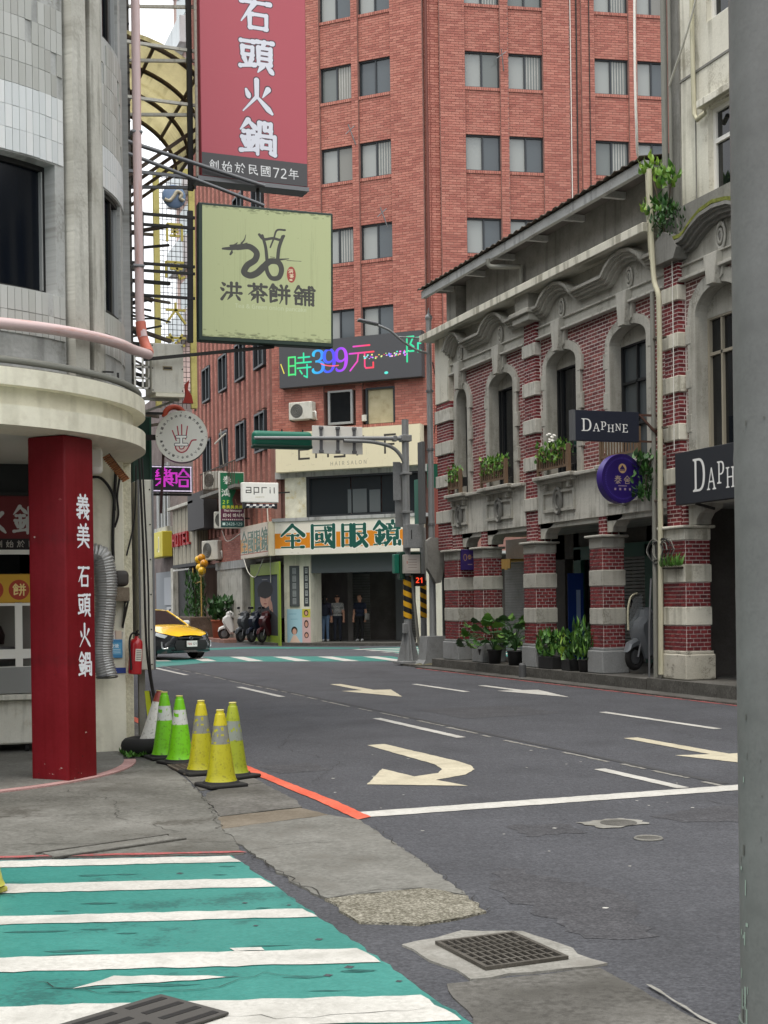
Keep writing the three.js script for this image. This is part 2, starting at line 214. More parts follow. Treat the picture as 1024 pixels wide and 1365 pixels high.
// ---------------------------------------------------------------- materials
const M = {
  asphalt: surface(11, [69, 70, 74], { size: 1024, metres: 1.7, speck: 19, cloud: 5, rough: 0.86, bump: 0.012 }),
  pave: surface(21, [98, 97, 91], { size: 1024, metres: 3.1, speck: 17, cloud: 34, dirt: [56, 53, 46], dirtAmt: 0.7, rough: 0.9, bump: 0.006 }),
  patch: surface(31, [108, 107, 101], { size: 512, metres: 1.3, speck: 16, cloud: 14, dirt: [84, 80, 72], dirtAmt: 0.4, bump: 0.006 }),
  patchBrown: surface(33, [108, 99, 85], { size: 512, metres: 1.1, speck: 12, cloud: 16, dirt: [88, 80, 68], dirtAmt: 0.4 }),
  aggregate: surface(35, [120, 116, 102], { size: 512, metres: 0.7, speck: 58, cloud: 14, bump: 0.02 }),
  lightConc: surface(37, [134, 132, 125], { size: 512, metres: 1, speck: 16, cloud: 18, dirt: [96, 92, 84], dirtAmt: 0.45 }),
  gutter: surface(39, [86, 84, 79], { size: 512, metres: 1.6, speck: 20, cloud: 26, dirt: [58, 56, 50], dirtAmt: 0.5 }),
  teal: surface(41, [46, 122, 113], { size: 1024, metres: 2.2, speck: 8, cloud: 10, dirt: [24, 82, 77], dirtAmt: 0.75, rough: 0.55, bump: 0.003 }),
  roadWhite: surface(43, [184, 182, 175], { size: 512, metres: 1.2, speck: 14, cloud: 14, dirt: [138, 136, 128], dirtAmt: 0.45, rough: 0.75, bump: 0.003 }),
  roadCream: surface(44, [186, 178, 155], { size: 512, metres: 1.2, speck: 14, cloud: 12, dirt: [140, 132, 112], dirtAmt: 0.4, rough: 0.75, bump: 0.003 }),
  roadRed: surface(45, [204, 92, 66], { size: 256, metres: 1, speck: 14, cloud: 16, dirt: [130, 70, 56], dirtAmt: 0.3, bump: 0 }),
  roadRedDull: surface(46, [150, 78, 76], { size: 256, metres: 1, speck: 18, cloud: 20, dirt: [90, 84, 82], dirtAmt: 0.8, bump: 0 }),
  concWall: surface(51, [176, 177, 174], { size: 1024, metres: 3, speck: 7, cloud: 14, streak: 34, dirt: [96, 94, 86], dirtAmt: 0.4 }),
  concDark: surface(53, [128, 127, 121], { size: 512, metres: 2.4, speck: 8, cloud: 18, streak: 16, dirt: [92, 91, 84], dirtAmt: 0.5 }),
  stone: surface(55, [172, 170, 160], { size: 1024, metres: 2.6, speck: 8, cloud: 16, streak: 18, dirt: [104, 102, 92], dirtAmt: 0.55 }),
  stoneLight: surface(56, [190, 188, 178], { size: 512, metres: 1.6, speck: 7, cloud: 14, streak: 34, dirt: [128, 124, 112], dirtAmt: 0.4 }),
  plinth: surface(57, [134, 136, 136], { size: 512, metres: 1.5, speck: 8, cloud: 12, dirt: [96, 96, 94], dirtAmt: 0.4 }),
  plinthOld: surface(58, [182, 178, 164], { size: 512, metres: 0.9, speck: 10, cloud: 16, dirt: [66, 62, 52], dirtAmt: 0.6 }),
  cream: surface(61, [228, 224, 204], { size: 512, metres: 2.4, speck: 5, cloud: 7, streak: 14, dirt: [150, 142, 122], dirtAmt: 0.2, rough: 0.65, bump: 0.002 }),
  beige: surface(62, [214, 205, 178], { size: 512, metres: 2.4, speck: 4, cloud: 8, streak: 16, bump: 0 }),
  whiteOld: surface(63, [212, 209, 194], { size: 1024, metres: 3, speck: 6, cloud: 12, streak: 46, dirt: [130, 124, 106], dirtAmt: 0.45 }),
  mortar: surface(65, [222, 212, 206], { size: 256, metres: 1, speck: 10, cloud: 14, bump: 0 }),
  mortarTower: surface(66, [150, 112, 102], { size: 256, metres: 1, speck: 10, cloud: 14, bump: 0 }),
  brick: new THREE.MeshStandardMaterial({ color: 0xffffff, roughness: 0.82 }),
  tile: new THREE.MeshPhysicalMaterial({ color: 0xffffff, roughness: 0.45 }),
  moss: surface(67, [112, 118, 40], { size: 256, metres: 0.5, speck: 30, cloud: 30, bump: 0.01 }),
  galv: surface(71, [140, 142, 142], { size: 256, metres: 0.8, speck: 8, cloud: 12, rough: 0.5, bump: 0, o: { metalness: 0.35 } }),
  poleGrey: surface(73, [104, 104, 102], { size: 512, metres: 0.6, speck: 5, cloud: 9, dirt: [82, 82, 80], dirtAmt: 0.35, rough: 0.55, bump: 0 }),
  steelDark: mat(0x2b2a28, 0.6, { metalness: 0.3 }), steelGrey: mat(0x77787a, 0.45, { metalness: 0.6 }), steelRust: surface(75, [84, 76, 66], { size: 256, metres: 0.6, speck: 20, cloud: 24, dirt: [104, 62, 40], dirtAmt: 0.5, bump: 0 }),
  black: mat(0x141414, 0.6), rubber: mat(0x1d1c1b, 0.85), blackGloss: phys(0x0c0d0f, 0.18, { clearcoat: 0.8 }),
  white: mat(0xe6e4dc, 0.5), whiteMetal: surface(77, [206, 204, 192], { size: 256, metres: 0.8, speck: 5, cloud: 8, streak: 18, dirt: [140, 124, 96], dirtAmt: 0.2, rough: 0.5, bump: 0 }),
  glassDark: phys(0x14171a, 0.04, { specularIntensity: 1 }), glassGrey: phys(0x4c5254, 0.12), woodDark: mat(0x1c1e20, 0.55), frameAlu: mat(0x3a3d40, 0.45, { metalness: 0.5 }), frameSilver: mat(0xb4b6b4, 0.4, { metalness: 0.5 }),
  curtain: surface(79, [172, 172, 166], { size: 128, metres: 1, speck: 4, cloud: 10, bump: 0 }),
  redPaint: new THREE.MeshPhysicalMaterial({ map: surface(69, [118, 12, 24], { size: 512, metres: 1.1, speck: 4, cloud: 8, streak: 8, dirt: [88, 20, 24], dirtAmt: 0.35, bump: 0 }).map, roughness: 0.48, specularIntensity: 0.55 }),
  redBright: phys(0xb0121c, 0.3, { clearcoat: 0.5 }), pinkPvc: surface(81, [206, 182, 180], { size: 256, metres: 0.7, speck: 6, cloud: 12, dirt: [186, 132, 118], dirtAmt: 0.55, rough: 0.5, bump: 0 }), orangePvc: mat(0xc9705c, 0.55),
  greyPvc: surface(82, [128, 128, 120], { size: 256, metres: 0.6, speck: 6, cloud: 10, dirt: [92, 90, 80], dirtAmt: 0.4, bump: 0 }),
  oldPvc: surface(83, [186, 182, 158], { size: 256, metres: 0.6, speck: 7, cloud: 16, dirt: [112, 112, 78], dirtAmt: 0.55, bump: 0 }),
  greenDark: mat(0x0f3a2b, 0.5), greenTraffic: phys(0x0d6b55, 0.45), yellowPaint: surface(84, [204, 194, 120], { size: 256, metres: 1, speck: 8, cloud: 14, dirt: [120, 108, 64], dirtAmt: 0.35, bump: 0 }),
  cable: mat(0x1c1b1a, 0.7), soil: mat(0x2c241c, 0.95), potBlack: mat(0x1b1b1c, 0.6), terracotta: mat(0x9a5238, 0.85), woodBrown: mat(0x6d5843, 0.7), bark: mat(0x4b4033, 0.9),
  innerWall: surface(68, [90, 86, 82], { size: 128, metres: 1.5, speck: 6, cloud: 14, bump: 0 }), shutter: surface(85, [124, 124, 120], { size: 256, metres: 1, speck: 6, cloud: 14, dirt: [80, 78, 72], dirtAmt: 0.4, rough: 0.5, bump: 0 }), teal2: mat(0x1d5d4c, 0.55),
  foil: phys(0xa8a8a6, 0.5, { metalness: 0.75 }), blueTape: mat(0x1f3c8c, 0.5), ceramic: mat(0xd8d6cc, 0.5), purple: mat(0x2b1760, 0.4),
};
for (const k of ['glassDark']) M[k].ior = 1.5;

// ---------------------------------------------------------------- ground and road
{ // one sheet to the horizon, with a finer mesh where the camera sees tyre tracks, stains and repairs
  const axis = (lo, a, b_, hi, fine, coarse) => { const v = []; for (let x = lo; x < a; x += coarse) v.push(x); for (let x = a; x < b_; x += fine) v.push(x); for (let x = b_; x < hi; x += coarse) v.push(x); v.push(hi); return v; };
  const xs = axis(-130, 1, 13, 170, 0.22, 6), zs = axis(-380, -52, -2, 40, 0.3, 6), pos = [], col = [], uv = [], idx = [], n1 = fbm(301, 8, 5), n2 = fbm(302, 40, 3), n3 = fbm(303, 24, 4), n4 = fbm(304, 10, 4);
  for (const z of zs) for (const x of xs) { pos.push(x, 0, z); uv.push(x, z); const tr = [3.95, 5.45, 6.95, 8.55, 10.1].reduce((s, t) => s + Math.exp(-(((x - t) / 0.3) ** 2)), 0), st = sst(0.6, 0.72, n3(x / 9, z / 14)), wt = sst(0.58, 0.75, n4(x / 30, z / 40)), k = 0.98 + 0.22 * (n1(x / 60, z / 60) - 0.5) + 0.3 * (n2(x / 24, z / 90) - 0.5) + 0.07 * tr * (0.5 + n4(x / 20, z / 26)) - 0.16 * st + 0.08 * wt + (x > 10.45 + 0.1 * Math.sin(z) ? 0.13 : 0) + (x < 6.6 && z < -9.9 ? -0.03 : 0); col.push(k, k, k * 1.01); }
  for (let i = 0; i < zs.length - 1; i++) for (let k = 0; k < xs.length - 1; k++) { const p = i * xs.length + k, q = p + xs.length; idx.push(p, q, p + 1, p + 1, q, q + 1); }
  const g = new THREE.BufferGeometry(); g.setAttribute('position', new THREE.Float32BufferAttribute(pos, 3)); g.setAttribute('uv', new THREE.Float32BufferAttribute(uv, 2)); g.setAttribute('color', new THREE.Float32BufferAttribute(col, 3)); g.setIndex(idx); g.computeVertexNormals(); const m = M.asphalt.clone(); m.vertexColors = true; struct('road', g, m);
}
const slab = (name, pts, y0, y1, m, amp = 0.02, seed = 5) => { const o = amp ? rough(pts, amp, 0.09, seed) : pts; return struct(name, uvm(ex(o.map(([x, z]) => [x, -z]), y1 - y0).rotateX(-Math.PI / 2).translate(0, y0, 0)), m); };
slab('pavement', [[2.1, -8.43], [2.26, -9.6], [2.46, -11.4], [2.54, -12.6], [2.56, -15], [2.56, -70], [-45, -70], [-45, -10.4], [-3.5, -10.3], [0.64, -8.93]], -0.05, 0.006, M.pave, 0.012, 3);
slab('gutter', [[2.475, -11.42], [2.72, -11.6], [3.1, -11.7], [3.12, -70], [2.58, -70], [2.57, -12.6]], -0.05, 0.005, M.gutter, 0);
slab('concrete_patch', [[2.19, -9.4], [3.07, -9.68], [3.2, -9.36], [3.05, -7.9], [2.9, -6.75], [2.75, -7.02], [2.18, -6.97], [2.14, -7.41], [2.15, -8.54]], -0.05, 0.012, M.patch, 0.018, 4);
slab('concrete_patch', [[2.17, -6.96], [2.75, -7.0], [2.9, -6.72], [2.84, -6.35], [2.43, -6.23], [2.17, -6.39]], -0.05, 0.013, M.aggregate, 0.02, 6);
slab('concrete_patch', [[2.29, -9.95], [2.97, -10.13], [3.07, -9.7], [2.19, -9.42]], -0.05, 0.008, M.patchBrown, 0.012, 8);
slab('concrete_patch', [[2.5, -11.26], [2.72, -11.56], [3.08, -11.65], [3.06, -10.52], [3.0, -10.17], [2.31, -9.98], [2.42, -11.0]], -0.05, 0.008, M.gutter, 0.012, 9);
slab('concrete_patch', [[2.21, -5.9], [2.57, -6.04], [2.83, -5.91], [2.92, -5.25], [2.27, -5.25], [2.25, -5.5]], -0.05, 0.011, M.lightConc, 0.022, 10);
slab('concrete_patch', [[2.16, -5.24], [2.86, -5.21], [2.84, -4.2], [2.02, -3.4], [2.03, -4.6]], -0.05, 0.006, M.gutter, 0.014, 11);

// painted markings: sheets laid on the road
const paint = (name, pts, y, m, amp = 0.006, seed = 1) => struct(name, sheet(rough(pts, amp, 0.08, seed), y), m);
const SL = 0.33, stripe = (zr, x) => zr + (x - 2.02) * SL * 0.94;              // the stripes of the near crossing run a little askew
paint('crossing_paint', [[2.02, -8.43], [-4, stripe(-8.43, -4)], [-4, -2.4], [2.06, -2.4]], 0.004, M.teal, 0.012, 12);
[[-8.4, -8.18], [-7.65, -7.39], [-6.8, -6.6], [-5.93, -5.66], [-5.13, -4.76], [-4.3, -4.0], [-3.45, -3.2]].forEach(([a, b], i) => paint('crossing_stripe', [[2.0, a], [2.02, b], [-4, stripe(b, -4)], [-4, stripe(a, -4)]], 0.008, M.roadWhite, 0.011, 20 + i));
{ // darker brush and tyre wear in the teal paint
  const q = rng(404), worn = surface(47, [26, 88, 82], { size: 256, metres: 1, speck: 12, cloud: 20, dirt: [44, 62, 60], dirtAmt: 0.5, rough: 0.7, bump: 0 });
  for (let i = 0; i < 46; i++) { const x = 0.2 + 1.75 * q(), zr = -8.1 + 3.6 * q(), z = stripe(zr, x), l = 0.08 + 0.34 * q() * q(), w = 0.008 + 0.022 * q(); if (x + l > 1.98) continue; paint('paint_wear', [[x, z], [x + l * 0.4, z + l * 0.13 - w], [x + l, z + l * 0.31], [x + l * 0.5, z + l * 0.16 + w]], 0.0058, worn, 0.012, 500 + i); }
  for (let i = 0; i < 9; i++) { const x = 1.5 + 0.5 * q(), zr = -8 + 3.2 * q(), z = stripe(zr, x), r = 0.012 + 0.03 * q(); paint('paint_chip', [[x - r, z], [x, z - r], [x + r, z], [x, z + r]], 0.0062, M.asphalt, 0.01, 560 + i); }
}
paint('paint_smear', [[0.7, -5.77], [0.89, -5.9], [1.41, -5.67], [1.05, -5.72], [0.8, -5.78]], 0.0082, M.roadWhite, 0.014, 31);
paint('paint_smear', [[1.46, -6.16], [1.6, -6.12], [1.6, -6.06], [1.47, -6.1]], 0.0082, M.roadWhite, 0.01, 32);
paint('kerb_line', [[2.13, -8.46], [2.1, -8.53], [0.3, -9.1], [-4, -10.4], [-4, -10.34], [0.3, -9.03]], 0.0105, M.roadRedDull, 0.008, 33);
paint('kerb_line', [[3.2, -9.42], [3.33, -9.5], [3.34, -10.4], [3.29, -12], [3.25, -15], [3.25, -34], [3.12, -34], [3.12, -15], [3.17, -12], [3.21, -10.4]], 0.006, M.roadRed, 0.006, 34);
paint('stop_line', [[3.28, -9.5], [3.28, -9.76], [11.3, -9.84], [11.3, -9.56]], 0.0045, M.roadWhite, 0.008, 35);
for (const [x, a, b] of [[6.2, -33.7, -29.9], [6.2, -25.1, -22.1], [6.2, -17.4, -14.5], [6.2, -11.25, -9.83], [9.35, -24.1, -21.6], [9.32, -16.8, -14.0], [9.32, -11.3, -9.83], [6.2, -5, -2]]) paint('lane_line', [[x - 0.06, a], [x + 0.06, a], [x + 0.06, b], [x - 0.06, b]], 0.005, M.roadWhite, 0.005, 40 + x * 3 + a);
paint('arrow_marking', [[4.95, -14.21], [5.16, -14.24], [5.26, -12.4], [5.24, -12.04], [5.15, -11.74], [4.92, -11.42], [4.54, -11.2], [4.64, -10.72], [3.89, -11.19], [4.38, -12.16], [4.45, -11.5], [4.74, -11.63], [4.88, -11.88], [4.96, -12.28]], 0.005, M.roadCream, 0.006, 51);
paint('arrow_marking', [[7.95, -24.96], [8.15, -24.9], [8.13, -22.95], [8.42, -22.85], [7.96, -21.07], [7.52, -22.95], [7.9, -22.95]], 0.005, M.roadCream, 0.006, 52);
paint('arrow_marking', [[10.19, -23.04], [10.34, -23.0], [10.36, -21.5], [10.62, -21.4], [10.25, -19.54], [9.9, -21.55], [10.2, -21.5]], 0.005, M.roadWhite, 0.006, 53);
paint('arrow_marking', [[7.79, -13.57], [7.97, -13.57], [7.95, -11.75], [8.35, -11.75], [7.86, -10.2], [7.4, -11.87], [7.76, -11.8]], 0.005, M.roadCream, 0.006, 54);
paint('kerb_line', [[11.52, -29.6], [11.6, -29.6], [11.56, -16], [11.52, -8], [11.42, -8], [11.48, -16]], 0.0046, M.roadRedDull, 0.012, 55);
{ // a sealed joint along the road with remains of an old line
  const q = rng(61); const parts = []; for (let z = -36; z < -9.9;) { const l = 0.25 + 0.9 * q(); const x = 6.52 + 0.03 * Math.sin(z); parts.push(sheet(rough([[x, z], [x + 0.04 + 0.03 * q(), z], [x + 0.05, z + l], [x + 0.01, z + l]], 0.012, 0.05, 70 + z * 7 | 0), 0.0042)); z += l + 0.05 + 0.35 * q(); }
  const o = struct('road_joint', parts, M.lightConc); o.name = numbered('road_joint_remains'); 
  struct('road_seam', sheet([[6.6, -36], [6.68, -36], [6.7, -9.9], [6.62, -9.9]], 0.0038), mat(0x3b3b3d, 0.85));
}
paint('crossing_paint', [[6.2, -33.9], [8.3, -36.1], [12.55, -33.3], [13.1, -33.7], [13.45, -36.4], [9.0, -39.6], [7.4, -39.5], [6.2, -37]], 0.004, M.teal, 0.03, 81);
for (let i = -2; i < 5; i++) { const x = 9.12 + i * 1.09, z = -35.8 + i * 0.8; paint('crossing_stripe', [[x, z], [x + 0.36, z + 0.22], [x + 0.62, z - 3.0], [x + 0.26, z - 3.25]], 0.008, M.roadWhite, 0.01, 82 + i); }
paint('crossing_paint', [[14.2, -34], [13.9, -35.4], [14.56, -39.5], [14.81, -43], [17, -43.3], [20, -42], [18.5, -34]], 0.004, M.teal, 0.03, 90);
for (let i = 0; i < 6; i++) paint('crossing_stripe', [[14.3, -35.2 - i * 1.3], [14.2, -35.7 - i * 1.3], [18.6, -36.2 - i * 1.3], [18.6, -35.7 - i * 1.3]], 0.008, M.roadWhite, 0.01, 91 + i);
paint('crossing_paint', [[9.0, -46.6], [12.2, -47.4], [15, -43.7], [14.7, -42.8], [11.7, -45.7], [9.0, -44.8]], 0.004, M.teal, 0.03, 99);
paint('stop_line', [[2.9, -4.9], [2.848, -4.42], [2.86, -4.2], [2.875, -4.2], [2.868, -4.42], [2.915, -4.88]], 0.0125, M.lightConc, 0.006, 98);

{ // repairs, tar lines and dropped paint on the carriageway
  const dark = surface(48, [62, 62, 65], { size: 256, metres: 0.8, speck: 26, cloud: 8, bump: 0 }), q = rng(606);
  paint('asphalt_repair', [[5.2, -8.7], [5.9, -8.9], [6.2, -8.5], [5.7, -8.2], [5.25, -8.35]], 0.0022, dark, 0.05, 601); paint('asphalt_repair', [[4.1, -8.75], [4.5, -8.6], [4.45, -8.25], [4.0, -8.3]], 0.0022, dark, 0.05, 602); paint('asphalt_repair', [[3.35, -12.9], [3.9, -12.95], [3.95, -12.3], [3.4, -12.25]], 0.0022, dark, 0.03, 603); paint('asphalt_repair', [[7.2, -18.5], [8.7, -18.6], [8.8, -16.9], [7.25, -16.8]], 0.0022, dark, 0.03, 604); paint('asphalt_repair', [[3.4, -7.4], [3.7, -6.6], [3.4, -5.6], [3.05, -5.7], [3.1, -6.9]], 0.0022, dark, 0.06, 605);
  for (let i = 0; i < 34; i++) { const x = 3.3 + 3.2 * q(), z = -13.5 + 8 * q(), r = 0.006 + 0.014 * q(); struct('paint_fleck', sheet(rough([[x - r, z], [x, z - r], [x + r * 1.4, z], [x, z + r]], 0.004, 0.01, i), 0.0027), M.roadWhite); }
}
// cracks and broken joints in the pavement
function crack(pts, w, y, seed) { const q = rng(seed), a = rough(pts, 0.03, 0.07, seed, false), l = [], r = []; a.forEach(([x, z], i) => { const k = w * 0.5 * (0.35 + q()) * (i === 0 || i === a.length - 1 ? 0.2 : 1), [x0, z0] = a[Math.max(0, i - 1)], [x1, z1] = a[Math.min(a.length - 1, i + 1)], L = Math.hypot(x1 - x0, z1 - z0); l.push([x - (z1 - z0) / L * k, z + (x1 - x0) / L * k]); r.push([x + (z1 - z0) / L * k, z - (x1 - x0) / L * k]); }); struct('pavement_crack', sheet([...l, ...r.reverse()], y), M.crack); }
M.crack = mat(0x26241f, 0.95);
crack([[5.9, -9.3], [6.3, -8.2], [6.1, -7.0], [6.5, -5.8]], 0.006, 0.0028, 171); crack([[3.5, -11.5], [4.2, -12.9], [4.0, -14.4], [4.6, -16]], 0.005, 0.0028, 172); crack([[7.4, -12.5], [8.6, -13.4], [9.0, -15]], 0.005, 0.0028, 173);
[[[[2.12, -8.6], [2.14, -8.0], [2.16, -7.4], [2.2, -6.9]], 0.007, 0.0145], [[[2.17, -9.4], [2.3, -10.1], [2.44, -11.2], [2.5, -12.2]], 0.006, 0.01], [[[2.2, -8.85], [1.6, -9.1], [1.0, -9.32], [0.3, -9.55]], 0.006, 0.01], [[[0.4, -10.9], [1.2, -10.5], [2.3, -10.4]], 0.005, 0.01], [[[2.3, -9.95], [2.7, -10.08], [3.0, -10.16]], 0.008, 0.0125], [[[2.18, -9.42], [2.6, -9.52], [3.05, -9.7]], 0.006, 0.0145], [[[2.17, -8.5], [2.6, -8.62], [3.1, -8.5]], 0.004, 0.0145], [[[0.55, -5.95], [0.85, -5.62], [1.2, -5.55], [1.5, -5.7], [1.66, -5.52]], 0.004, 0.0095], [[[1.2, -5.15], [1.5, -5.0], [1.95, -4.95]], 0.004, 0.0095], [[[2.2, -6.95], [2.5, -7.06], [2.74, -7.02]], 0.005, 0.0148], [[[1.4, -12.0], [1.7, -11.2], [1.6, -10.2], [1.9, -9.4]], 0.004, 0.01], [[[2.86, -6.3], [2.95, -7.0], [3.06, -7.9], [3.18, -9.1]], 0.005, 0.0145]].forEach(([p, w, y], i) => crack(p, w, y, 120 + i));

// drain covers
function grate(name, label, x, z, w, d, nx, nz, ry, m, parentMat) {
  const t = thing(name, label, 'drain cover', [x, 0.016, z], ry);
  obj('pit', bx(-w / 2, w / 2, -0.004, -0.002, -d / 2, d / 2), M.black, t);
  obj('frame', [bx(-w / 2 - 0.02, w / 2 + 0.02, -0.003, 0.012, -d / 2 - 0.02, -d / 2), bx(-w / 2 - 0.02, w / 2 + 0.02, -0.003, 0.012, d / 2, d / 2 + 0.02), bx(-w / 2 - 0.02, -w / 2, -0.003, 0.012, -d / 2, d / 2), bx(w / 2, w / 2 + 0.02, -0.003, 0.012, -d / 2, d / 2)], m, t);
  for (let i = 1; i < nx; i++) obj('bar', bx(-w / 2 + w * i / nx - 0.005, -w / 2 + w * i / nx + 0.005, -0.001, 0.01, -d / 2, d / 2), m, t);
  for (let i = 1; i < nz; i++) obj('cross_bar', bx(-w / 2, w / 2, -0.001, 0.008, -d / 2 + d * i / nz - 0.006, -d / 2 + d * i / nz + 0.006), m, t);
  return t;
}
grate('drain_grate', 'steel bar grate set in a rough concrete collar beside the asphalt', 2.57, -5.6, 0.37, 0.46, 10, 6, 0.06, surface(86, [74, 70, 63], { size: 128, metres: 0.5, speck: 14, cloud: 20, bump: 0 }));
grate('drain_grate', 'small steel grate in the gutter under the traffic cones', 2.69, -12.86, 0.24, 0.74, 4, 16, 0.02, M.steelRust);
{ // slotted lid in the near crossing
  const t = thing('slotted_drain_cover', 'slotted cast iron drain cover cut into the teal crossing', 'drain cover', [0.9, 0.012, -5.2], 0.52);
  obj('plate', bx(-0.25, 0.25, 0, 0.012, -0.2, 0.2, 0.004), mat(0x4c4a47, 0.7, { metalness: 0.3 }), t);
  for (let r = 0; r < 4; r++) for (const s of [-1, 1]) obj('slot', bx(s * 0.125 - 0.095, s * 0.125 + 0.095, 0.0125, 0.0135, -0.16 + r * 0.1, -0.125 + r * 0.1), M.black, t);
}
{ const t = thing('utility_cover', 'pale rectangular concrete lid at the edge of the pavement', 'utility cover', [1.37, 0.012, -9.04], 0.36); obj('lid', bx(-0.46, 0.46, -0.006, 0.004, -0.085, 0.085), M.patch, t); obj('frame', [bx(-0.49, 0.49, -0.006, 0.006, -0.122, -0.102), bx(-0.49, 0.49, -0.006, 0.006, 0.102, 0.122)], M.gutter, t); }
{ const t = thing('manhole_cover', 'worn round manhole cover sunk in the asphalt past the stop line', 'manhole', [4.8, 0.002, -8.5]); obj('ring', sheet(rough([[-0.24, -0.14], [0.15, -0.18], [0.24, -0.02], [0.2, 0.13], [-0.18, 0.16]], 0.03, 0.06, 5), 0.004), M.lightConc, t); obj('lid', new THREE.CylinderGeometry(0.13, 0.13, 0.006, 20).translate(0.03, 0.004, 0), M.gutter, t); }
{ const t = thing('valve_cover', 'small round valve cover in the asphalt beside the manhole', 'valve cover', [4.7, 0.002, -7.88]); obj('lid', new THREE.CylinderGeometry(0.08, 0.085, 0.006, 16).translate(0, 0.003, 0), M.gutter, t); obj('rim', new THREE.TorusGeometry(0.09, 0.008, 4, 20).rotateX(Math.PI / 2).translate(0, 0.003, 0), M.lightConc, t); }

// ---------------------------------------------------------------- brick laying
const unitBox = new THREE.BoxGeometry(1, 1, 1);
// frame: P = [x, z] origin, d = [dx, dz] along the wall, n = [nx, nz] outwards
function layBricks(list, { P, d, n }, u0, u1, y0, y1, { L, h, joint = 0.01, proud = 0.005, depth = 0.03, colour, blocked, bond = 0.5, jitter = 0.003, seed = 1 }) {
  const q = rng(seed), nc = Math.max(1, Math.round((y1 - y0) / h)), hh = (y1 - y0) / nc;
  for (let c = 0; c < nc; c++) {
    const a = y0 + c * hh, b = a + hh; let free = [[u0, u1]];
    if (blocked) for (const [p0, p1] of blocked(a, b)) free = free.flatMap(([s, e]) => p1 <= s || p0 >= e ? [[s, e]] : [[s, p0], [p1, e]].filter(([x, y]) => y - x > 0.025));
    for (const [s, e] of free) for (let k = Math.floor((s - u0) / L) - 1; ; k++) {
      const bs = Math.max(s, u0 + (k + (c % 2 ? bond : 0)) * L), be = Math.min(e, u0 + (k + 1 + (c % 2 ? bond : 0)) * L); if (bs >= e) break; if (be - bs < 0.03) continue;
      const w = be - bs - joint, m = (bs + be) / 2, pr = proud + (q() - 0.5) * jitter, o = pr - depth / 2;
      list.push({ m: M4().set(d[0] * w, 0, n[0] * depth, P[0] + d[0] * m + n[0] * o, 0, hh - joint, 0, (a + b) / 2, d[1] * w, 0, n[1] * depth, P[1] + d[1] * m + n[1] * o, 0, 0, 0, 1), c: colour(q, m, (a + b) / 2) });
    }
  }
}
function brickStuff(name, list, parent, m = M.brick) {     // many small bricks as one part
  const o = shade(new THREE.InstancedMesh(unitBox, m, list.length)); list.forEach((b, i) => { o.setMatrixAt(i, b.m); o.setColorAt(i, b.c); });
  o.name = name; o.userData.kind = 'stuff'; parent.add(o); return o;
}
const brickMats = new Map();
function brickParts(name, list, parent) {                  // bricks that can be picked apart: a mesh each
  for (const b of list) {
    const key = [b.c.r, b.c.g, b.c.b].map((v) => Math.round(v * 40)).join(); if (!brickMats.has(key)) brickMats.set(key, new THREE.MeshStandardMaterial({ color: b.c.clone(), roughness: 0.72 }));
    const o = shade(new THREE.Mesh(unitBox, brickMats.get(key))); o.name = name; o.applyMatrix4(b.m); parent.add(o);
  }
}
const tone = (list, v = 0.28) => (q) => { const c = list[Math.floor(q() * list.length)], k = 1 - v / 2 + v * q(); return new THREE.Color(c).multiplyScalar(k); };
const brickDeep = tone([0x74262a, 0x6a2024, 0x7c2c2e, 0x5e1d21]), brickWall = tone([0x743a3a, 0x7d413f, 0x683233, 0x844944, 0x6e3535]), brickOld = tone([0x84605a, 0x79544f, 0x8d6c64, 0x70443f, 0x7c5a56]), brickTower = tone([0xb07264, 0xaa6b5d, 0xb6796a, 0xa66659, 0xb37566, 0xa06155, 0xae6e60], 0.14);

// ---------------------------------------------------------------- the two old arcade houses on the right
const XW = 12.42;                                          // plane of the brick wall; the street side is -x
const arch = (z0, z1, sill, spring, rise, k = 0, n = 14) => { const c = (z0 + z1) / 2, a = (z1 - z0) / 2 + k, p = [[z0 - k, sill], [z0 - k, spring]]; for (let i = 1; i < n; i++) { const t = Math.PI * (1 - i / n); p.push([c + a * Math.cos(t), spring + (rise + k) * Math.sin(t)]); } p.push([z1 + k, spring], [z1 + k, sill]); return p; };
const archBlock = (w, k) => (a, b) => { const [z0, z1, sill, spring, rise] = w, c = (z0 + z1) / 2, y = (a + b) / 2; if (y < spring) return [[z0 - k, z1 + k]]; const t = (y - spring) / (rise + k); if (t >= 1) return []; const hw = ((z1 - z0) / 2 + k) * Math.sqrt(1 - t * t); return [[c - hw, c + hw]]; };
const frameX = { P: [XW, 0], d: [0, 1], n: [-1, 0] };

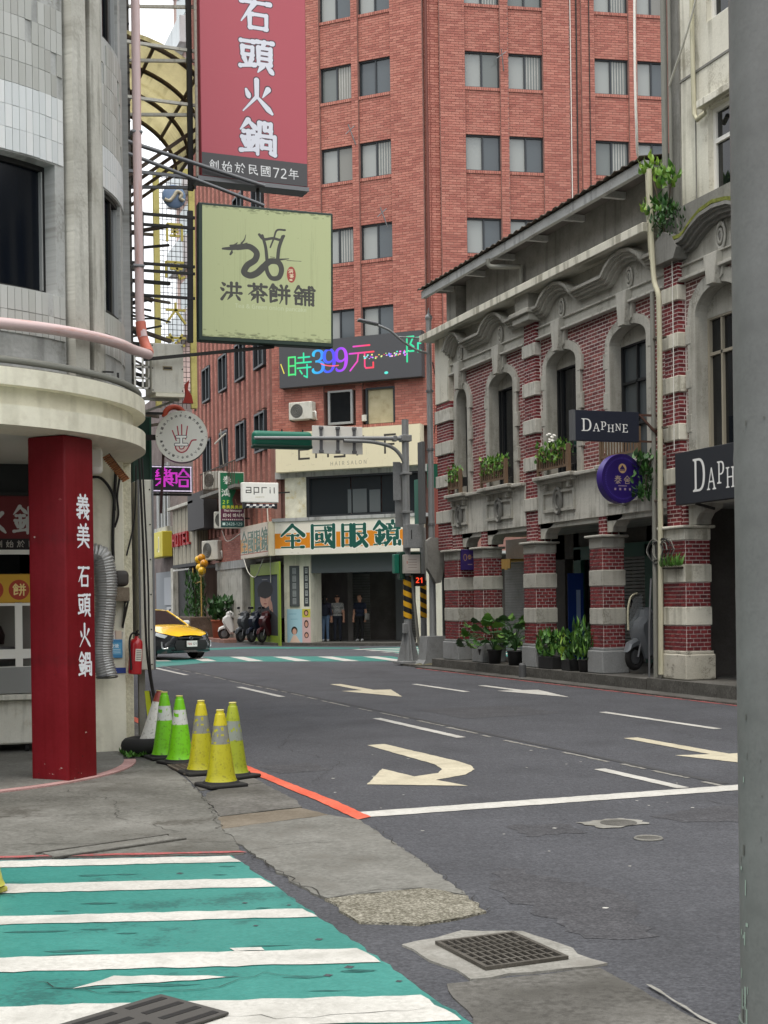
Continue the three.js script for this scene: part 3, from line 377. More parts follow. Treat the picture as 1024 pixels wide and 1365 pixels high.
function pillar(parent, z0, z1, floor, plinthMat, individual, stoneMat = M.stone, x0 = 12.16, x1 = 12.62, brickTone = brickDeep, seed = 3) {
  const g = group('column', parent), pl = 0.05;
  obj('plinth', [bx(x0 - pl, x1 + pl, floor, floor + 0.42, z0 - pl, z1 + pl, 0.025), bx(x0 - 0.025, x1 + 0.025, floor + 0.42, floor + 0.47, z0 - 0.025, z1 + 0.025, 0.012)], plinthMat, g);
  const t = floor + 0.47, list = [], ins = 0.012; let y = t;
  const cols = { L: 0.132, h: 0.067, joint: 0.017, proud: 0.015, depth: 0.03, colour: brickTone };
  for (const [kind, h] of [['b', 0.42], ['s', 0.3], ['b', 0.4], ['s', 0.29], ['b', 0.4], ['c', 0.24]]) {
    if (kind === 'b') {
      obj('mortar_core', bx(x0 + ins, x1 - ins, y, y + h, z0 + ins, z1 - ins), M.mortar, g);
      layBricks(list, { P: [x0 + ins, 0], d: [0, 1], n: [-1, 0] }, z0 + 0.008, z1 - 0.008, y + 0.005, y + h - 0.005, { ...cols, seed: seed + y * 100 | 0 });
      layBricks(list, { P: [0, z1 - ins], d: [1, 0], n: [0, 1] }, x0 + 0.008, x1 - 0.008, y + 0.005, y + h - 0.005, { ...cols, seed: seed + 7 + y * 90 | 0 });
    } else if (kind === 's') obj('stone_band', bx(x0 - 0.012, x1 + 0.012, y, y + h, z0 - 0.012, z1 + 0.012, 0.014), stoneMat, g);
    else obj('capital', [bx(x0 - 0.005, x1 + 0.005, y, y + h - 0.05, z0 - 0.005, z1 + 0.005, 0.012), bx(x0 - 0.08, x1 + 0.06, y + h - 0.05, y + h, z0 - 0.07, z1 + 0.07, 0.02)], stoneMat, g);
    y += h;
  }
  if (individual) brickParts('brick', list, g); else brickStuff('brickwork', list, g);
  return y;
}
// an upper pier of brick with stone blocks
function upperPier(parent, z0, z1, y0, y1, blocks, xf, brickTone, list, stoneMat = M.stoneLight) {
  obj('pier', bx(xf + 0.012, XW + 0.1, y0, y1, z0 + 0.012, z1 - 0.012), M.mortar, parent);
  let y = y0; const o = { L: 0.2, h: 0.068, joint: 0.017, colour: brickTone, proud: 0.005 };
  const fill = (a, b) => { if (b - a < 0.04) return; layBricks(list, { P: [xf + 0.012, 0], d: [0, 1], n: [-1, 0] }, z0, z1, a, b, { ...o, seed: a * 97 | 0 }); layBricks(list, { P: [0, z1 - 0.012], d: [1, 0], n: [0, 1] }, xf, XW, a, b, { ...o, seed: 5 + a * 91 | 0 }); };
  for (const [a, b] of blocks) { fill(y, a); obj('stone_block', bx(xf - 0.035, XW + 0.02, a, b, z0 - 0.03, z1 + 0.03, 0.014), stoneMat, parent); y = b; }
  fill(y, y1);
}
function archWindow(parent, w, k, stoneMat, seed, panes, frameMat = M.woodDark) {
  const [z0, z1, sill, spring, rise] = w, q = rng(seed), s = group('window_surround', parent);
  obj('arch_stone', exX([...arch(z0, z1, sill, spring, rise, k), ...arch(z0, z1, sill, spring, rise, 0).reverse()], XW + 0.27, 0.33), stoneMat, s);
  for (const side of [-1, 1]) for (let i = 0; i < 3; i++) { const y = sill + 0.32 + i * 0.72 + (side > 0 ? 0.16 : 0), z = side < 0 ? z0 - k : z1 + k; obj('quoin', bx(XW - 0.068, XW + 0.02, y, y + 0.3, Math.min(z, z + side * 0.06) - (side > 0 ? 0.1 : 0), Math.max(z, z + side * 0.06) + (side < 0 ? 0.1 : 0), 0.01), stoneMat, s); }
  const c = (z0 + z1) / 2, kw = Math.min(0.15, (z1 - z0) * 0.2);
  obj('keystone', exX([[c - kw * 0.62, spring + rise - 0.02], [c + kw * 0.62, spring + rise - 0.02], [c + kw * 1.15, 6.98], [c - kw * 1.15, 6.98]], XW, 0.17, [], 0.012), stoneMat, s);
  obj('keystone_fillet', exX([[c + kw * 0.75, spring + rise + 0.03], [c + kw * 1.35, spring + rise + 0.09], [c + kw * 1.6, 6.8], [c + kw * 1.25, 6.8]], XW, 0.09), stoneMat, s);
  const wd = group('window', parent), top = spring + 0.0, X = XW + 0.21, f = 0.05;
  obj('tympanum', exX(arch(z0, z1, top - 0.02, spring, rise, -0.005), X + 0.05, 0.09), stoneMat, wd);
  obj('frame', [bx(X - 0.03, X + 0.05, sill, top, z0, z0 + f), bx(X - 0.03, X + 0.05, sill, top, z1 - f, z1), bx(X - 0.03, X + 0.05, top - f, top, z0 + f, z1 - f), bx(X - 0.03, X + 0.05, sill, sill + f, z0 + f, z1 - f),
    ...panes.bars.map(([a, b]) => bx(X - 0.02, X + 0.04, a === 'v' ? sill + f : sill + (top - sill) * b - 0.025, a === 'v' ? top - f : sill + (top - sill) * b + 0.025, a === 'v' ? z0 + (z1 - z0) * b - 0.022 : z0 + f, a === 'v' ? z0 + (z1 - z0) * b + 0.022 : z1 - f))], frameMat, wd);
  obj('pane', bx(X + 0.03, X + 0.038, sill + f, top - f, z0 + f, z1 - f), panes.glass, wd);
}
// a scrolling cornice in three steps over each window
function ogeePath(z0, z1, humps, dy = 0) { const p = [[z0, 7.2 + dy]]; for (const [c, w] of humps) p.push([c - w, 7.2 + dy], [c - w * 0.84, 7.23 + dy], [c - w * 0.62, 7.36 + dy], [c - w * 0.36, 7.455 + dy], [c, 7.49 + dy], [c + w * 0.36, 7.455 + dy], [c + w * 0.62, 7.36 + dy], [c + w * 0.84, 7.23 + dy], [c + w, 7.2 + dy]); p.push([z1, 7.2 + dy]); return p; }
function band(path, t) { const n = path.length, up = path.map(([z, y], i) => { const a = path[Math.max(0, i - 1)], b = path[Math.min(n - 1, i + 1)], L = Math.hypot(b[0] - a[0], b[1] - a[1]); return [z - (b[1] - a[1]) / L * t, y + (b[0] - a[0]) / L * t]; }); return [...path, ...up.reverse()]; }
function cornice(parent, z0, z1, humps, m, broken) {
  const g = group('cornice', parent);
  [[0, 0.07, 0.12], [0.055, 0.07, 0.19], [0.11, 0.05, 0.24], [0.145, 0.055, 0.29]].forEach(([o, t, d]) => { const p = ogeePath(z0, z1, humps); const lower = o ? band(p, o).slice(p.length).reverse() : p; obj('moulding', exX(band(lower, t), XW, d), m, g); });
  return g;
}
function medallion(parent, z, y, x, rz, ry, m) { const g = group('medallion', parent), t = new THREE.TorusGeometry(1, 0.2, 8, 28).rotateY(Math.PI / 2).scale(0.1, ry, rz).translate(x, y, z), t2 = new THREE.TorusGeometry(0.5, 0.16, 6, 20).rotateY(Math.PI / 2).scale(0.1, ry, rz).translate(x - 0.01, y, z); obj('ring', clean(t), m, g); obj('inner_ring', clean(t2), m, g); obj('boss', clean(new THREE.SphereGeometry(0.35, 10, 8).scale(0.06, ry, rz).translate(x, y, z)), M.concDark, g); }

const arcade = thing('arcade_house', 'old two storey brick arcade house with scrolled cornice and striped columns', 'building', [0, 0, 0]);
const W1 = [-28.95, -28.33, 3.98, 6.05, 0.36], W2 = [-27.14, -25.93, 3.98, 6.15, 0.27], W3 = [-24.38, -23.14, 3.98, 6.15, 0.27], W4 = [-21.85, -20.58, 3.98, 6.15, 0.27];
{
  const A = arcade, holes = [W1, W2, W3, W4];
  obj('wall', exX([[-29.9, 3.09], [-19.9, 3.09], [-19.9, 7.95], [-29.9, 7.95]], XW + 0.4, 0.4, holes.map((w) => arch(...w, 0.12).slice().reverse())), M.mortar, A);
  const list = [], blocked = (a, b) => holes.flatMap((w) => archBlock(w, 0.165)(a, b)), o = { L: 0.21, h: 0.0685, joint: 0.02, colour: brickWall, blocked };
  layBricks(list, frameX, -29.15, -25.25, 3.98, 6.8, { ...o, seed: 21 }); layBricks(list, frameX, -24.7, -19.87, 3.98, 6.8, { ...o, seed: 22 });
  const glassRoom = M.glassDark, glassPale = M.glassGrey;
  archWindow(A, W1, 0.15, M.stone, 1, { bars: [], glass: glassRoom }); archWindow(A, W2, 0.17, M.stone, 2, { bars: [['v', 0.12], ['v', 0.88]], glass: glassRoom }); archWindow(A, W3, 0.17, M.stone, 3, { bars: [['v', 0.12], ['v', 0.9]], glass: glassRoom });
  archWindow(A, W4, 0.17, M.stone, 4, { bars: [['v', 0.42], ['v', 0.74], ['h', 0.68], ['h', 0.33]], glass: glassPale });
  upperPier(A, -30.0, -29.15, 2.76, 6.2, [[3.38, 3.67], [4.22, 4.5], [4.98, 5.28], [5.74, 6.04]], 12.3, brickDeep, list); upperPier(A, -25.25, -24.72, 2.76, 7.16, [[3.36, 3.62], [4.17, 4.45], [4.92, 5.21], [5.68, 5.96], [6.48, 6.74]], 12.3, brickDeep, list);
  obj('render_patch', [bx(12.28, XW + 0.1, 6.2, 7.72, -30.02, -29.2, 0.02)], M.whiteOld, A);
  for (const [a, b] of [[-29.2, -25.28], [-24.7, -19.9]]) { obj('frieze', bx(XW - 0.06, XW + 0.02, 6.8, 7.0, a, b), M.stone, A); obj('string_course', [bx(XW - 0.14, XW + 0.02, 6.77, 6.815, a, b, 0.012), bx(XW - 0.1, XW + 0.02, 7.0, 7.03, a, b, 0.008)], M.stoneLight, A); obj('attic_wall', bx(XW - 0.03, XW + 0.1, 7.03, 7.72, a, b), M.stone, A); }
  cornice(A, -29.25, -25.3, [[-28.68, 0.42], [-26.53, 0.66]], M.stone); cornice(A, -24.72, -19.95, [[-23.65, 0.72], [-21.05, 0.72]], M.stone);
  obj('pier_cap', [bx(12.1, XW, 7.16, 7.3, -25.36, -24.6, 0.02), bx(12.04, XW, 7.3, 7.4, -25.42, -24.55, 0.02), bx(12.14, XW, 7.4, 7.72, -25.3, -24.7)], M.stone, A);
  for (const [z, y] of [[-28.68, 7.22], [-26.5, 7.22], [-23.68, 7.22], [-21.11, 7.23]]) medallion(A, z, y, XW - 0.06, 0.1, 0.16, M.stone);
  // belt with framed panels above the columns
  for (const [a, b] of [[-29.12, -25.27], [-24.7, -19.95]]) { obj('belt', [bx(12.3, XW + 0.2, 3.08, 3.9, a, b)], M.stoneLight, A); obj('belt_cap', [bx(12.2, XW, 3.9, 3.97, a, b, 0.015)], M.stone, A); }
  for (const [c, hw] of [[-28.64, 0.52], [-26.5, 0.78], [-23.76, 0.8], [-21.2, 0.8]]) {
    const g = group('belt_panel', A), x = 12.3;
    obj('hood', [bx(x - 0.2, x, 3.91, 3.99, c - hw, c + hw, 0.02), bx(x - 0.13, x, 3.84, 3.91, c - hw + 0.06, c + hw - 0.06, 0.015)], M.stone, g);
    for (const s of [-1, 1]) obj('bracket', exX([[c + s * hw * 0.62 - 0.05, 3.84], [c + s * hw * 0.62 + 0.05, 3.84], [c + s * hw * 0.62 + 0.035, 3.72], [c + s * hw * 0.62 - 0.035, 3.72]], x, 0.09), M.stone, g);
    obj('panel_frame', [bx(x - 0.045, x, 3.64, 3.69, c - hw * 0.82, c + hw * 0.82), bx(x - 0.045, x, 3.28, 3.33, c - hw * 0.82, c + hw * 0.82), bx(x - 0.045, x, 3.33, 3.64, c - hw * 0.82, c - hw * 0.82 + 0.045), bx(x - 0.045, x, 3.33, 3.64, c + hw * 0.82 - 0.045, c + hw * 0.82)], M.stone, g);
    const ring = new THREE.TorusGeometry(1, 0.16, 8, 26).rotateY(Math.PI / 2).scale(0.25, 0.24, 0.15).translate(x - 0.04, 3.48, c), ring2 = new THREE.TorusGeometry(0.62, 0.12, 6, 22).rotateY(Math.PI / 2).scale(0.2, 0.24, 0.15).translate(x - 0.04, 3.48, c);
    obj('oval', [clean(ring), clean(ring2), clean(new THREE.SphereGeometry(0.9, 14, 10).scale(0.03, 0.24, 0.15).translate(x - 0.005, 3.48, c))], M.concDark, g);
  }
  // ground floor columns, short piers above them, corbels
  const colZ = [[-29.3, -28.5], [-27.62, -27.12], [-25.1, -24.55], [-22.33, -21.85]];
  colZ.forEach(([a, b], i) => {
    const y = pillar(A, a, b, 0.21, M.plinth, i > 1, M.stone, 12.16, 12.62, brickDeep, 30 + i * 50);
    obj('pier', bx(12.32, 12.6, y, 3.08, a + 0.08, b - 0.14), M.mortar, A); layBricks(list, { P: [12.32, 0], d: [0, 1], n: [-1, 0] }, a + 0.08, b - 0.14, y, 3.08, { L: 0.132, h: 0.067, joint: 0.017, colour: brickDeep, seed: 61 + i }); layBricks(list, { P: [0, b - 0.14], d: [1, 0], n: [0, 1] }, 12.31, 12.6, y, 3.08, { L: 0.132, h: 0.067, joint: 0.017, colour: brickDeep, seed: 71 + i });
    const c = [[b - 0.12, 3.08], [b + 0.42, 3.08], [b + 0.42, 3.02], [b + 0.22, 2.97], [b + 0.1, 2.88], [b + 0.07, 2.78], [b - 0.12, 2.78]]; obj('corbel', exX(c, 12.62, 0.28), M.stone, A);
  });
  brickStuff('brickwork', list, A);
  obj('lintel_beam', [bx(12.34, 12.6, 2.98, 3.08, -29.1, -19.95)], M.stone, A);
  // the later storey and its sheet roof
  obj('ledge', [bx(11.98, 12.9, 7.72, 7.88, -30.25, -20.0, 0.015)], M.whiteOld, A);
  obj('attic_storey', [bx(12.72, 13.0, 7.88, 8.98, -29.1, -20.0), bx(12.6, 13.0, 7.88, 8.95, -30.0, -29.45), bx(12.95, 13.1, 7.88, 8.95, -29.5, -29.05)], M.concDark, A);
  obj('eave_board', bx(12.14, 12.24, 8.82, 9.0, -30.45, -20.2), M.concWall, A);
  for (let z = -29.6; z < -20.2; z += 1.55) obj('rafter', bx(12.24, 13.6, 8.84, 8.96, z - 0.05, z + 0.05), M.concWall, A);
  { const pts = [], n = 120; for (let i = 0; i <= n; i++) pts.push([-30.55 + i * 10.35 / n, 0.022 * Math.sin(i * 1.9)]); const up = pts.map(([z, y]) => [z, y + 0.012]).reverse(); const g = exX([...pts, ...up], 0, 5.2).applyMatrix4(M4().makeRotationZ(0.16)).translate(17.2, 9.86, 0); obj('sheet_roof', g, M.steelRust, A); }
  obj('roof_board', bx(12.24, 17, 8.97, 8.995, -30.4, -20.2), M.innerWall, A);
  obj('gutter_outlet', [tube([[12.05, 8.8, -26.4], [12.08, 8.66, -26.4], [12.3, 8.6, -26.2], [12.62, 8.58, -26.0]], 0.05), rod([12.64, 8.6, -26.0], [12.64, 7.88, -26.0], 0.05)], M.greyPvc, A);
  // walkway behind the columns
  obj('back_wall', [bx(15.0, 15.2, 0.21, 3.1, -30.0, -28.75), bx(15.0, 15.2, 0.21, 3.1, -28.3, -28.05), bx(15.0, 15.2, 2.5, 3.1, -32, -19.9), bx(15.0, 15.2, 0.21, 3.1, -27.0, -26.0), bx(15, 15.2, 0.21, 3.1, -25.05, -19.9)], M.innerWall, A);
  obj('ceiling', bx(12.6, 15.2, 3.08, 3.2, -30, -19.9), M.concWall, A);
  obj('side_wall', bx(12.62, 20, 3.2, 8.9, -30.0, -29.85), M.whiteOld, A);
  obj('rear_block', bx(15.2, 20, 0.0, 8.9, -29.8, -20.0), M.concWall, A);
  // roller shutters
  const dark = group('roller_shutter', A); for (let i = 0; i < 34; i++) obj('slat', bx(14.96, 14.985, 0.24 + i * 0.066, 0.3 + i * 0.066, -32.0, -30.1), M.shutter, dark);
  obj('awning', [bx(14.2, 14.95, 2.52, 2.56, -32, -30.0), ...Array.from({ length: 12 }, (_, i) => bx(14.18, 14.2, 2.3 + 0.03 * (i % 2), 2.56, -32 + i * 0.166, -31.84 + i * 0.166))], mat(0xd9a94e, 0.7), A);
  const lt = group('roller_shutter', A); for (let i = 0; i < 30; i++) obj('slat', bx(14.95, 14.98, 0.24 + i * 0.077, 0.308 + i * 0.077, -26.0, -25.02, 0.012), M.shutter, lt);
  obj('door_frame', [bx(14.9, 15.0, 0.21, 2.7, -28.12, -27.78), bx(14.9, 15.0, 2.45, 2.75, -28.12, -24.4), bx(14.9, 15.0, 0.21, 2.7, -24.98, -24.45)], M.teal2, A);
  obj('meter_box', bx(14.82, 14.9, 1.45, 1.68, -28.02, -27.88), M.black, A);
}

// pavement in front of the arcade
slab('arcade_pavement', [[12.0, -29.75], [15.2, -29.75], [15.2, -20.12], [12.0, -20.12]], 0, 0.21, M.gutter, 0);
slab('arcade_pavement', [[11.98, -20.06], [15.2, -20.06], [15.2, -8], [11.9, -8]], 0, 0.23, M.gutter, 0);
slab('kerb_gutter', [[11.62, -29.9], [11.99, -29.9], [11.97, -20.1], [11.89, -8], [11.5, -8], [11.56, -17]], -0.05, 0.03, M.gutter, 0.012, 15);
slab('street_corner_pavement', [[11.75, -29.95], [15.2, -29.85], [20, -29.85], [20, -32.4], [13.4, -32.6], [12.3, -32.2], [11.75, -31.2]], -0.05, 0.05, M.gutter, 0.012, 16);

// the neighbour, more weathered
const oldHouse = thing('weathered_house', 'weathered brick arcade house with moss on its broken cornice, white storeys above', 'building', [0, 0, 0]);
{
  const A = oldHouse, W5 = [-19.06, -17.8, 3.95, 6.12, 0.42], W6 = [-16.6, -15.4, 3.95, 6.12, 0.42], holes = [W5, W6];
  obj('wall', exX([[-19.88, 3.09], [-12, 3.09], [-12, 7.8], [-19.88, 7.8]], XW + 0.4, 0.4, holes.map((w) => arch(...w, 0.12).slice().reverse())), M.mortar, A);
  const list = [], o = { L: 0.21, h: 0.0685, joint: 0.02, colour: brickOld, blocked: (a, b) => holes.flatMap((w) => archBlock(w, 0.2)(a, b)) };
  layBricks(list, frameX, -19.4, -14, 3.98, 6.8, { ...o, seed: 31 });
  for (const [w, s] of [[W5, 6], [W6, 7]]) archWindow(A, w, 0.22, M.stone, s, { bars: [['v', 0.3], ['h', 0.72]], glass: M.glassDark }, mat(0x9c9584, 0.6));
  upperPier(A, -19.86, -19.42, 2.76, 7.1, [[3.45, 3.72], [4.17, 4.44], [4.96, 5.23], [5.7, 5.94], [6.47, 6.72]], 12.28, brickDeep, list, M.whiteOld);
  obj('frieze', bx(XW - 0.06, XW + 0.02, 6.8, 7.0, -19.42, -12), M.stone, A); obj('string_course', [bx(XW - 0.14, XW + 0.02, 6.76, 6.815, -19.42, -12, 0.012), bx(XW - 0.1, XW + 0.02, 7.0, 7.03, -19.42, -12, 0.008)], M.stone, A); obj('attic_wall', bx(XW - 0.03, XW + 0.1, 7.03, 7.8, -19.42, -12), M.stone, A);
  cornice(A, -19.95, -12.2, [[-18.2, 0.95], [-15.8, 0.95]], M.concDark);
  { const p = ogeePath(-19.6, -15, [[-18.2, 0.95], [-15.8, 0.95]], 0.2), n = []; const q = rng(4); for (const [z, y] of p) n.push([z, y + 0.03 * q()]); obj('moss', exX(band(n, 0.06), XW - 0.02, 0.27), M.moss, A); obj('parapet', exX([...n.map(([z, y]) => [z, y - 0.02]), [-15, 7.9], [-15.2, 8.0], [-19.6, 8.0]].reverse(), XW + 0.12, 0.2), M.concDark, A); }
  obj('broken_cap', [exX([[-19.98, 7.12], [-19.3, 7.12], [-19.2, 7.28], [-19.35, 7.5], [-19.6, 7.62], [-19.98, 7.45]], XW, 0.3), exX([[-19.98, 7.45], [-19.4, 7.5], [-19.5, 7.9], [-19.98, 7.85]], XW, 0.12)], M.concDark, A);
  medallion(A, -18.3, 7.24, XW - 0.06, 0.12, 0.2, M.stone);
  obj('belt', bx(12.3, XW + 0.2, 3.08, 3.95, -19.4, -12), M.stoneLight, A);
  const y = pillar(A, -19.8, -19.12, 0.23, M.plinthOld, true, M.whiteOld, 12.16, 12.64, brickDeep, 300); pillar(A, -15.2, -14.5, 0.23, M.plinthOld, false, M.whiteOld, 12.16, 12.64, brickDeep, 500);
  obj('pier', bx(12.3, 12.6, y, 3.08, -19.7, -19.3), M.mortar, A); layBricks(list, { P: [12.3, 0], d: [0, 1], n: [-1, 0] }, -19.7, -19.3, y, 3.08, { L: 0.132, h: 0.067, joint: 0.017, colour: brickDeep, seed: 64 }); layBricks(list, { P: [0, -19.3], d: [1, 0], n: [0, 1] }, 12.29, 12.6, y, 3.08, { L: 0.132, h: 0.067, joint: 0.017, colour: brickDeep, seed: 65 });
  obj('corbel', exX([[-19.28, 3.08], [-18.7, 3.08], [-18.75, 3.0], [-18.95, 2.94], [-19.05, 2.84], [-19.06, 2.76], [-19.28, 2.76]], 12.62, 0.28), M.stone, A);
  brickStuff('brickwork', list, A);
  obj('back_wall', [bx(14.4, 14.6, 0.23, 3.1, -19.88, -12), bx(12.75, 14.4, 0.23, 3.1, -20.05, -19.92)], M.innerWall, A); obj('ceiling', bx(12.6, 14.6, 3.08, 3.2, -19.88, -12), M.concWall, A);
  obj('red_pillar', bx(13.6, 13.75, 0.23, 3.08, -18.45, -18.3), mat(0x4a1820, 0.5), A);
  // plain white storeys on top
  obj('upper_wall', exX([[-20.02, 7.8], [-12, 7.8], [-12, 17], [-20.02, 17]], 12.98, 0.36, [[[-19.0, 7.82], [-19.0, 9.5], [-17.4, 9.5], [-17.4, 7.82]].slice().reverse(), [[-19.0, 10.9], [-19.0, 12.5], [-17.4, 12.5], [-17.4, 10.9]].slice().reverse()]), M.whiteOld, A);
  obj('upper_side_wall', bx(12.98, 20, 7.8, 17, -20.0, -19.8), M.whiteOld, A); obj('upper_fill', bx(13.1, 20, 7.8, 16.9, -19.8, -12), M.innerWall, A);
  obj('wall_cover_strip', [bx(12.595, 12.62, 7.9, 17, -20.02, -19.78)], M.concDark, A);
  for (const y0 of [7.82, 10.9]) {
    const g = group('window', A), y1 = y0 + (y0 < 8 ? 1.68 : 1.6);
    obj('frame', [bx(12.72, 12.8, y0, y1, -19.0, -18.92), bx(12.72, 12.8, y0, y1, -17.48, -17.4), bx(12.72, 12.8, y1 - 0.07, y1, -18.92, -17.48), bx(12.72, 12.8, y0, y0 + 0.08, -18.92, -17.48), bx(12.71, 12.8, y0 + 1.1, y0 + 1.17, -18.92, -17.48), bx(12.71, 12.79, y0, y1, -18.24, -18.18)], M.white, g); obj('pane', bx(12.76, 12.768, y0 + 0.08, y1 - 0.07, -18.92, -17.48), M.glassDark, g);
    obj('window_hood', bx(12.5, 12.65, y1 + 0.04, y1 + 0.16, -19.15, -17.2, 0.01), M.whiteOld, g);
  }
  obj('wall_seam', [bx(12.605, 12.625, 10.2, 10.24, -19.8, -14), bx(12.605, 12.625, 7.9, 10.2, -19.35, -19.33)], M.concDark, A);
  obj('drain_pipe', [tube([[12.54, 17, -19.3], [12.54, 9.9, -19.28], [12.54, 9.5, -19.26], [12.5, 9.36, -19.15], [12.55, 9.42, -18.95]], 0.04, 8, 40)], M.oldPvc, A);
  obj('drain_pipe', [rod([12.5, 17, -20.1], [12.5, 7.9, -20.1], 0.055), rod([12.52, 17, -19.95], [12.52, 8.6, -19.95], 0.03)], M.greyPvc, A);
}

// ---------------------------------------------------------------- the tall brick block across the junction
const chamfer = { P: [13.4, -48.6], d: [0.7193, 0.6947], n: [-0.6947, 0.7193] }, rightFace = { P: [17.98, -44.17], d: [0.9854, 0.1702], n: [-0.1702, 0.9854] }, leftFace = { P: [13.4, -62.5], d: [0, 1], n: [-1, 0] };
const onFace = (f, g) => g.applyMatrix4(M4().set(f.d[0], 0, f.n[0], f.P[0], 0, 1, 0, 0, f.d[1], 0, f.n[1], f.P[1], 0, 0, 0, 1));   // local x along the wall, y up, z outwards
const fb = (f, s0, s1, y0, y1, o0, o1, bev = 0) => onFace(f, bx(s0, s1, y0, y1, o0, o1, bev));
const towerGlass = [phys(0x9a9e9b, 0.2), phys(0x565d61, 0.08), phys(0x6f7573, 0.12), phys(0x80807a, 0.25)];
const towerNoise = fbm(808, 6, 4);
const tower = thing('brick_apartment_block', 'tall red brick apartment block with chamfered corner above the optician', 'building');
{
  const A = tower, list = [], q = rng(77);
  obj('core', uvm(ex([[13.75, -62.5], [13.75, -48.75], [18.1, -44.55], [40, -40.75], [40, -62.5]].map(([x, z]) => [x, -z]), 31).rotateX(-Math.PI / 2).translate(0, 3.3, 0)), M.mortarTower, A);
  const rows = [9.15, 12.08, 15.01, 17.94, 20.87, 23.8, 26.73, 29.66], wh = 1.26, topY = 33;
  const lay = (f, s0, s1, y0, y1, off, seed) => { const g = { P: [f.P[0] + f.n[0] * off, f.P[1] + f.n[1] * off], d: f.d, n: f.n }; layBricks(list, g, s0, s1, y0, y1, { L: 0.27, h: 0.088, joint: 0.016, proud: 0.012, depth: 0.03, colour: (q, u, y) => brickTower(q).multiplyScalar(0.9 + 0.2 * towerNoise(u / 9, y / 9)), seed, jitter: 0.005 }); };
  function facade(f, piers, bays, from, skipRow) {
    piers.forEach(([a, b, off = 0, y0 = from], i) => { obj('pier', fb(f, a, b, y0, topY, -0.3, off), M.mortarTower, A); lay(f, a, b, y0, topY, off, 100 + i + a * 7 | 0); });
    bays.forEach(([a, b], bi) => {
      let y = from;
      rows.forEach((t, r) => {
        if (t - wh < from) return; const y1 = t - wh;
        if (y1 > y) { obj('spandrel', fb(f, a, b, y, y1, -0.3, -0.1), M.mortarTower, A); lay(f, a, b, y, y1 - 0.12, -0.1, 200 + r * 9 + bi);
          obj('brick_sill', fb(f, a, b, y1 - 0.12, y1, -0.3, -0.07), M.mortarTower, A); layBricks(list, { P: [f.P[0] - f.n[0] * 0.07, f.P[1] - f.n[1] * 0.07], d: f.d, n: f.n }, a, b, y1 - 0.12, y1, { L: 0.085, h: 0.12, joint: 0.018, proud: 0.02, colour: brickTower, seed: 300 + r }); }
        if (!(skipRow && skipRow(r, bi))) {
          const g = group('window', A), m = (a + b) / 2, fr = 0.045;
          obj('frame', [fb(f, a, a + fr, y1, t, -0.27, -0.16), fb(f, b - fr, b, y1, t, -0.27, -0.16), fb(f, a + fr, b - fr, t - fr, t, -0.27, -0.16), fb(f, a + fr, b - fr, y1, y1 + fr, -0.27, -0.16), fb(f, m - 0.03, m + 0.03, y1 + fr, t - fr, -0.25, -0.17)], M.frameAlu, g);
          const left = q(), right = q();
          obj('pane', fb(f, a + fr, m - 0.03, y1 + fr, t - fr, -0.24, -0.23), towerGlass[left < 0.75 ? 0 : left < 0.9 ? 2 : 1], g); obj('pane', fb(f, m + 0.03, b - fr, y1 + fr, t - fr, -0.22, -0.21), towerGlass[right < 0.4 ? 1 : right < 0.7 ? 2 : right < 0.85 ? 3 : 0], g);
          if (right > 0.45 && right < 0.8) for (let i = 0; i < 5; i++) obj('curtain_fold', fb(f, m + 0.07 + i * 0.1, m + 0.11 + i * 0.1, y1 + fr, t - fr, -0.21, -0.205), M.curtain, g);
        }
        y = t;
      });
      obj('spandrel', fb(f, a, b, y, topY, -0.3, -0.1), M.mortarTower, A); lay(f, a, b, y, topY, -0.1, 290 + bi);
    });
  }
  facade(chamfer, [[0, 1.25, -0.02, 7.7], [1.25, 2.12, 0, 7.7], [3.4, 3.66, 0, 7.7], [4.92, 6.15, 0, 7.7]], [[2.12, 3.4], [3.66, 4.92]], 7.7, (r) => r === 0);
  facade(rightFace, [[0.42, 1.32, 0, 6], [2.6, 2.9, 0, 6], [4.17, 5.14, 0, 6], [5.14, 5.6, -0.12, 6], [5.6, 6.08, 0, 6], [7.37, 7.68, 0, 6], [8.85, 10.3, 0, 6], [12.8, 14, 0, 6]], [[1.32, 2.6], [2.9, 4.17], [6.08, 7.37], [7.68, 8.85], [10.3, 11.5], [11.5, 12.8]], 6);
  obj('corner_groove', [fb(chamfer, 6.15, 6.37, 3.3, topY, -0.35, -0.16), fb(rightFace, 0, 0.42, 3.3, topY, -0.35, -0.16)], mat(0x7c4036, 0.85), A); lay(rightFace, 0, 0.42, 6, topY, -0.16, 411); lay(chamfer, 6.15, 6.36, 6, topY, -0.16, 412);
  obj('wall_cable', fb(rightFace, 5.2, 5.23, 6, topY, -0.1, -0.07), M.white, A); obj('wall_cable', fb(rightFace, 5.42, 5.46, 6, topY, -0.1, -0.06), M.steelDark, A); obj('wall_cable', fb(rightFace, 5.86, 5.89, 6, topY, 0.02, 0.05), M.steelDark, A); obj('drain_pipe', onFace(chamfer, rod([6.26, 11, -0.1], [6.26, topY, -0.1], 0.05)), mat(0x6d3c33, 0.7), A);
  for (const [f, s, y] of [[chamfer, 3.55, 18.2], [rightFace, 2.72, 20.5], [rightFace, 7.5, 15.6], [chamfer, 4.75, 15.1]]) obj('aerial_bracket', [onFace(f, bar([s, y - 0.3, 0.02], [s - 0.15, y + 0.35, 0.3], 0.03)), onFace(f, bar([s - 0.3, y + 0.05, 0.2], [s + 0.05, y + 0.3, 0.2], 0.025))], M.galv, A);
  // ribbed side along the far street
  const ribs = []; for (let s = 0.05; s < 13.6; s += 0.775) ribs.push(s);
  const wins = [2.3, 5.5, 8.4, 11.4];
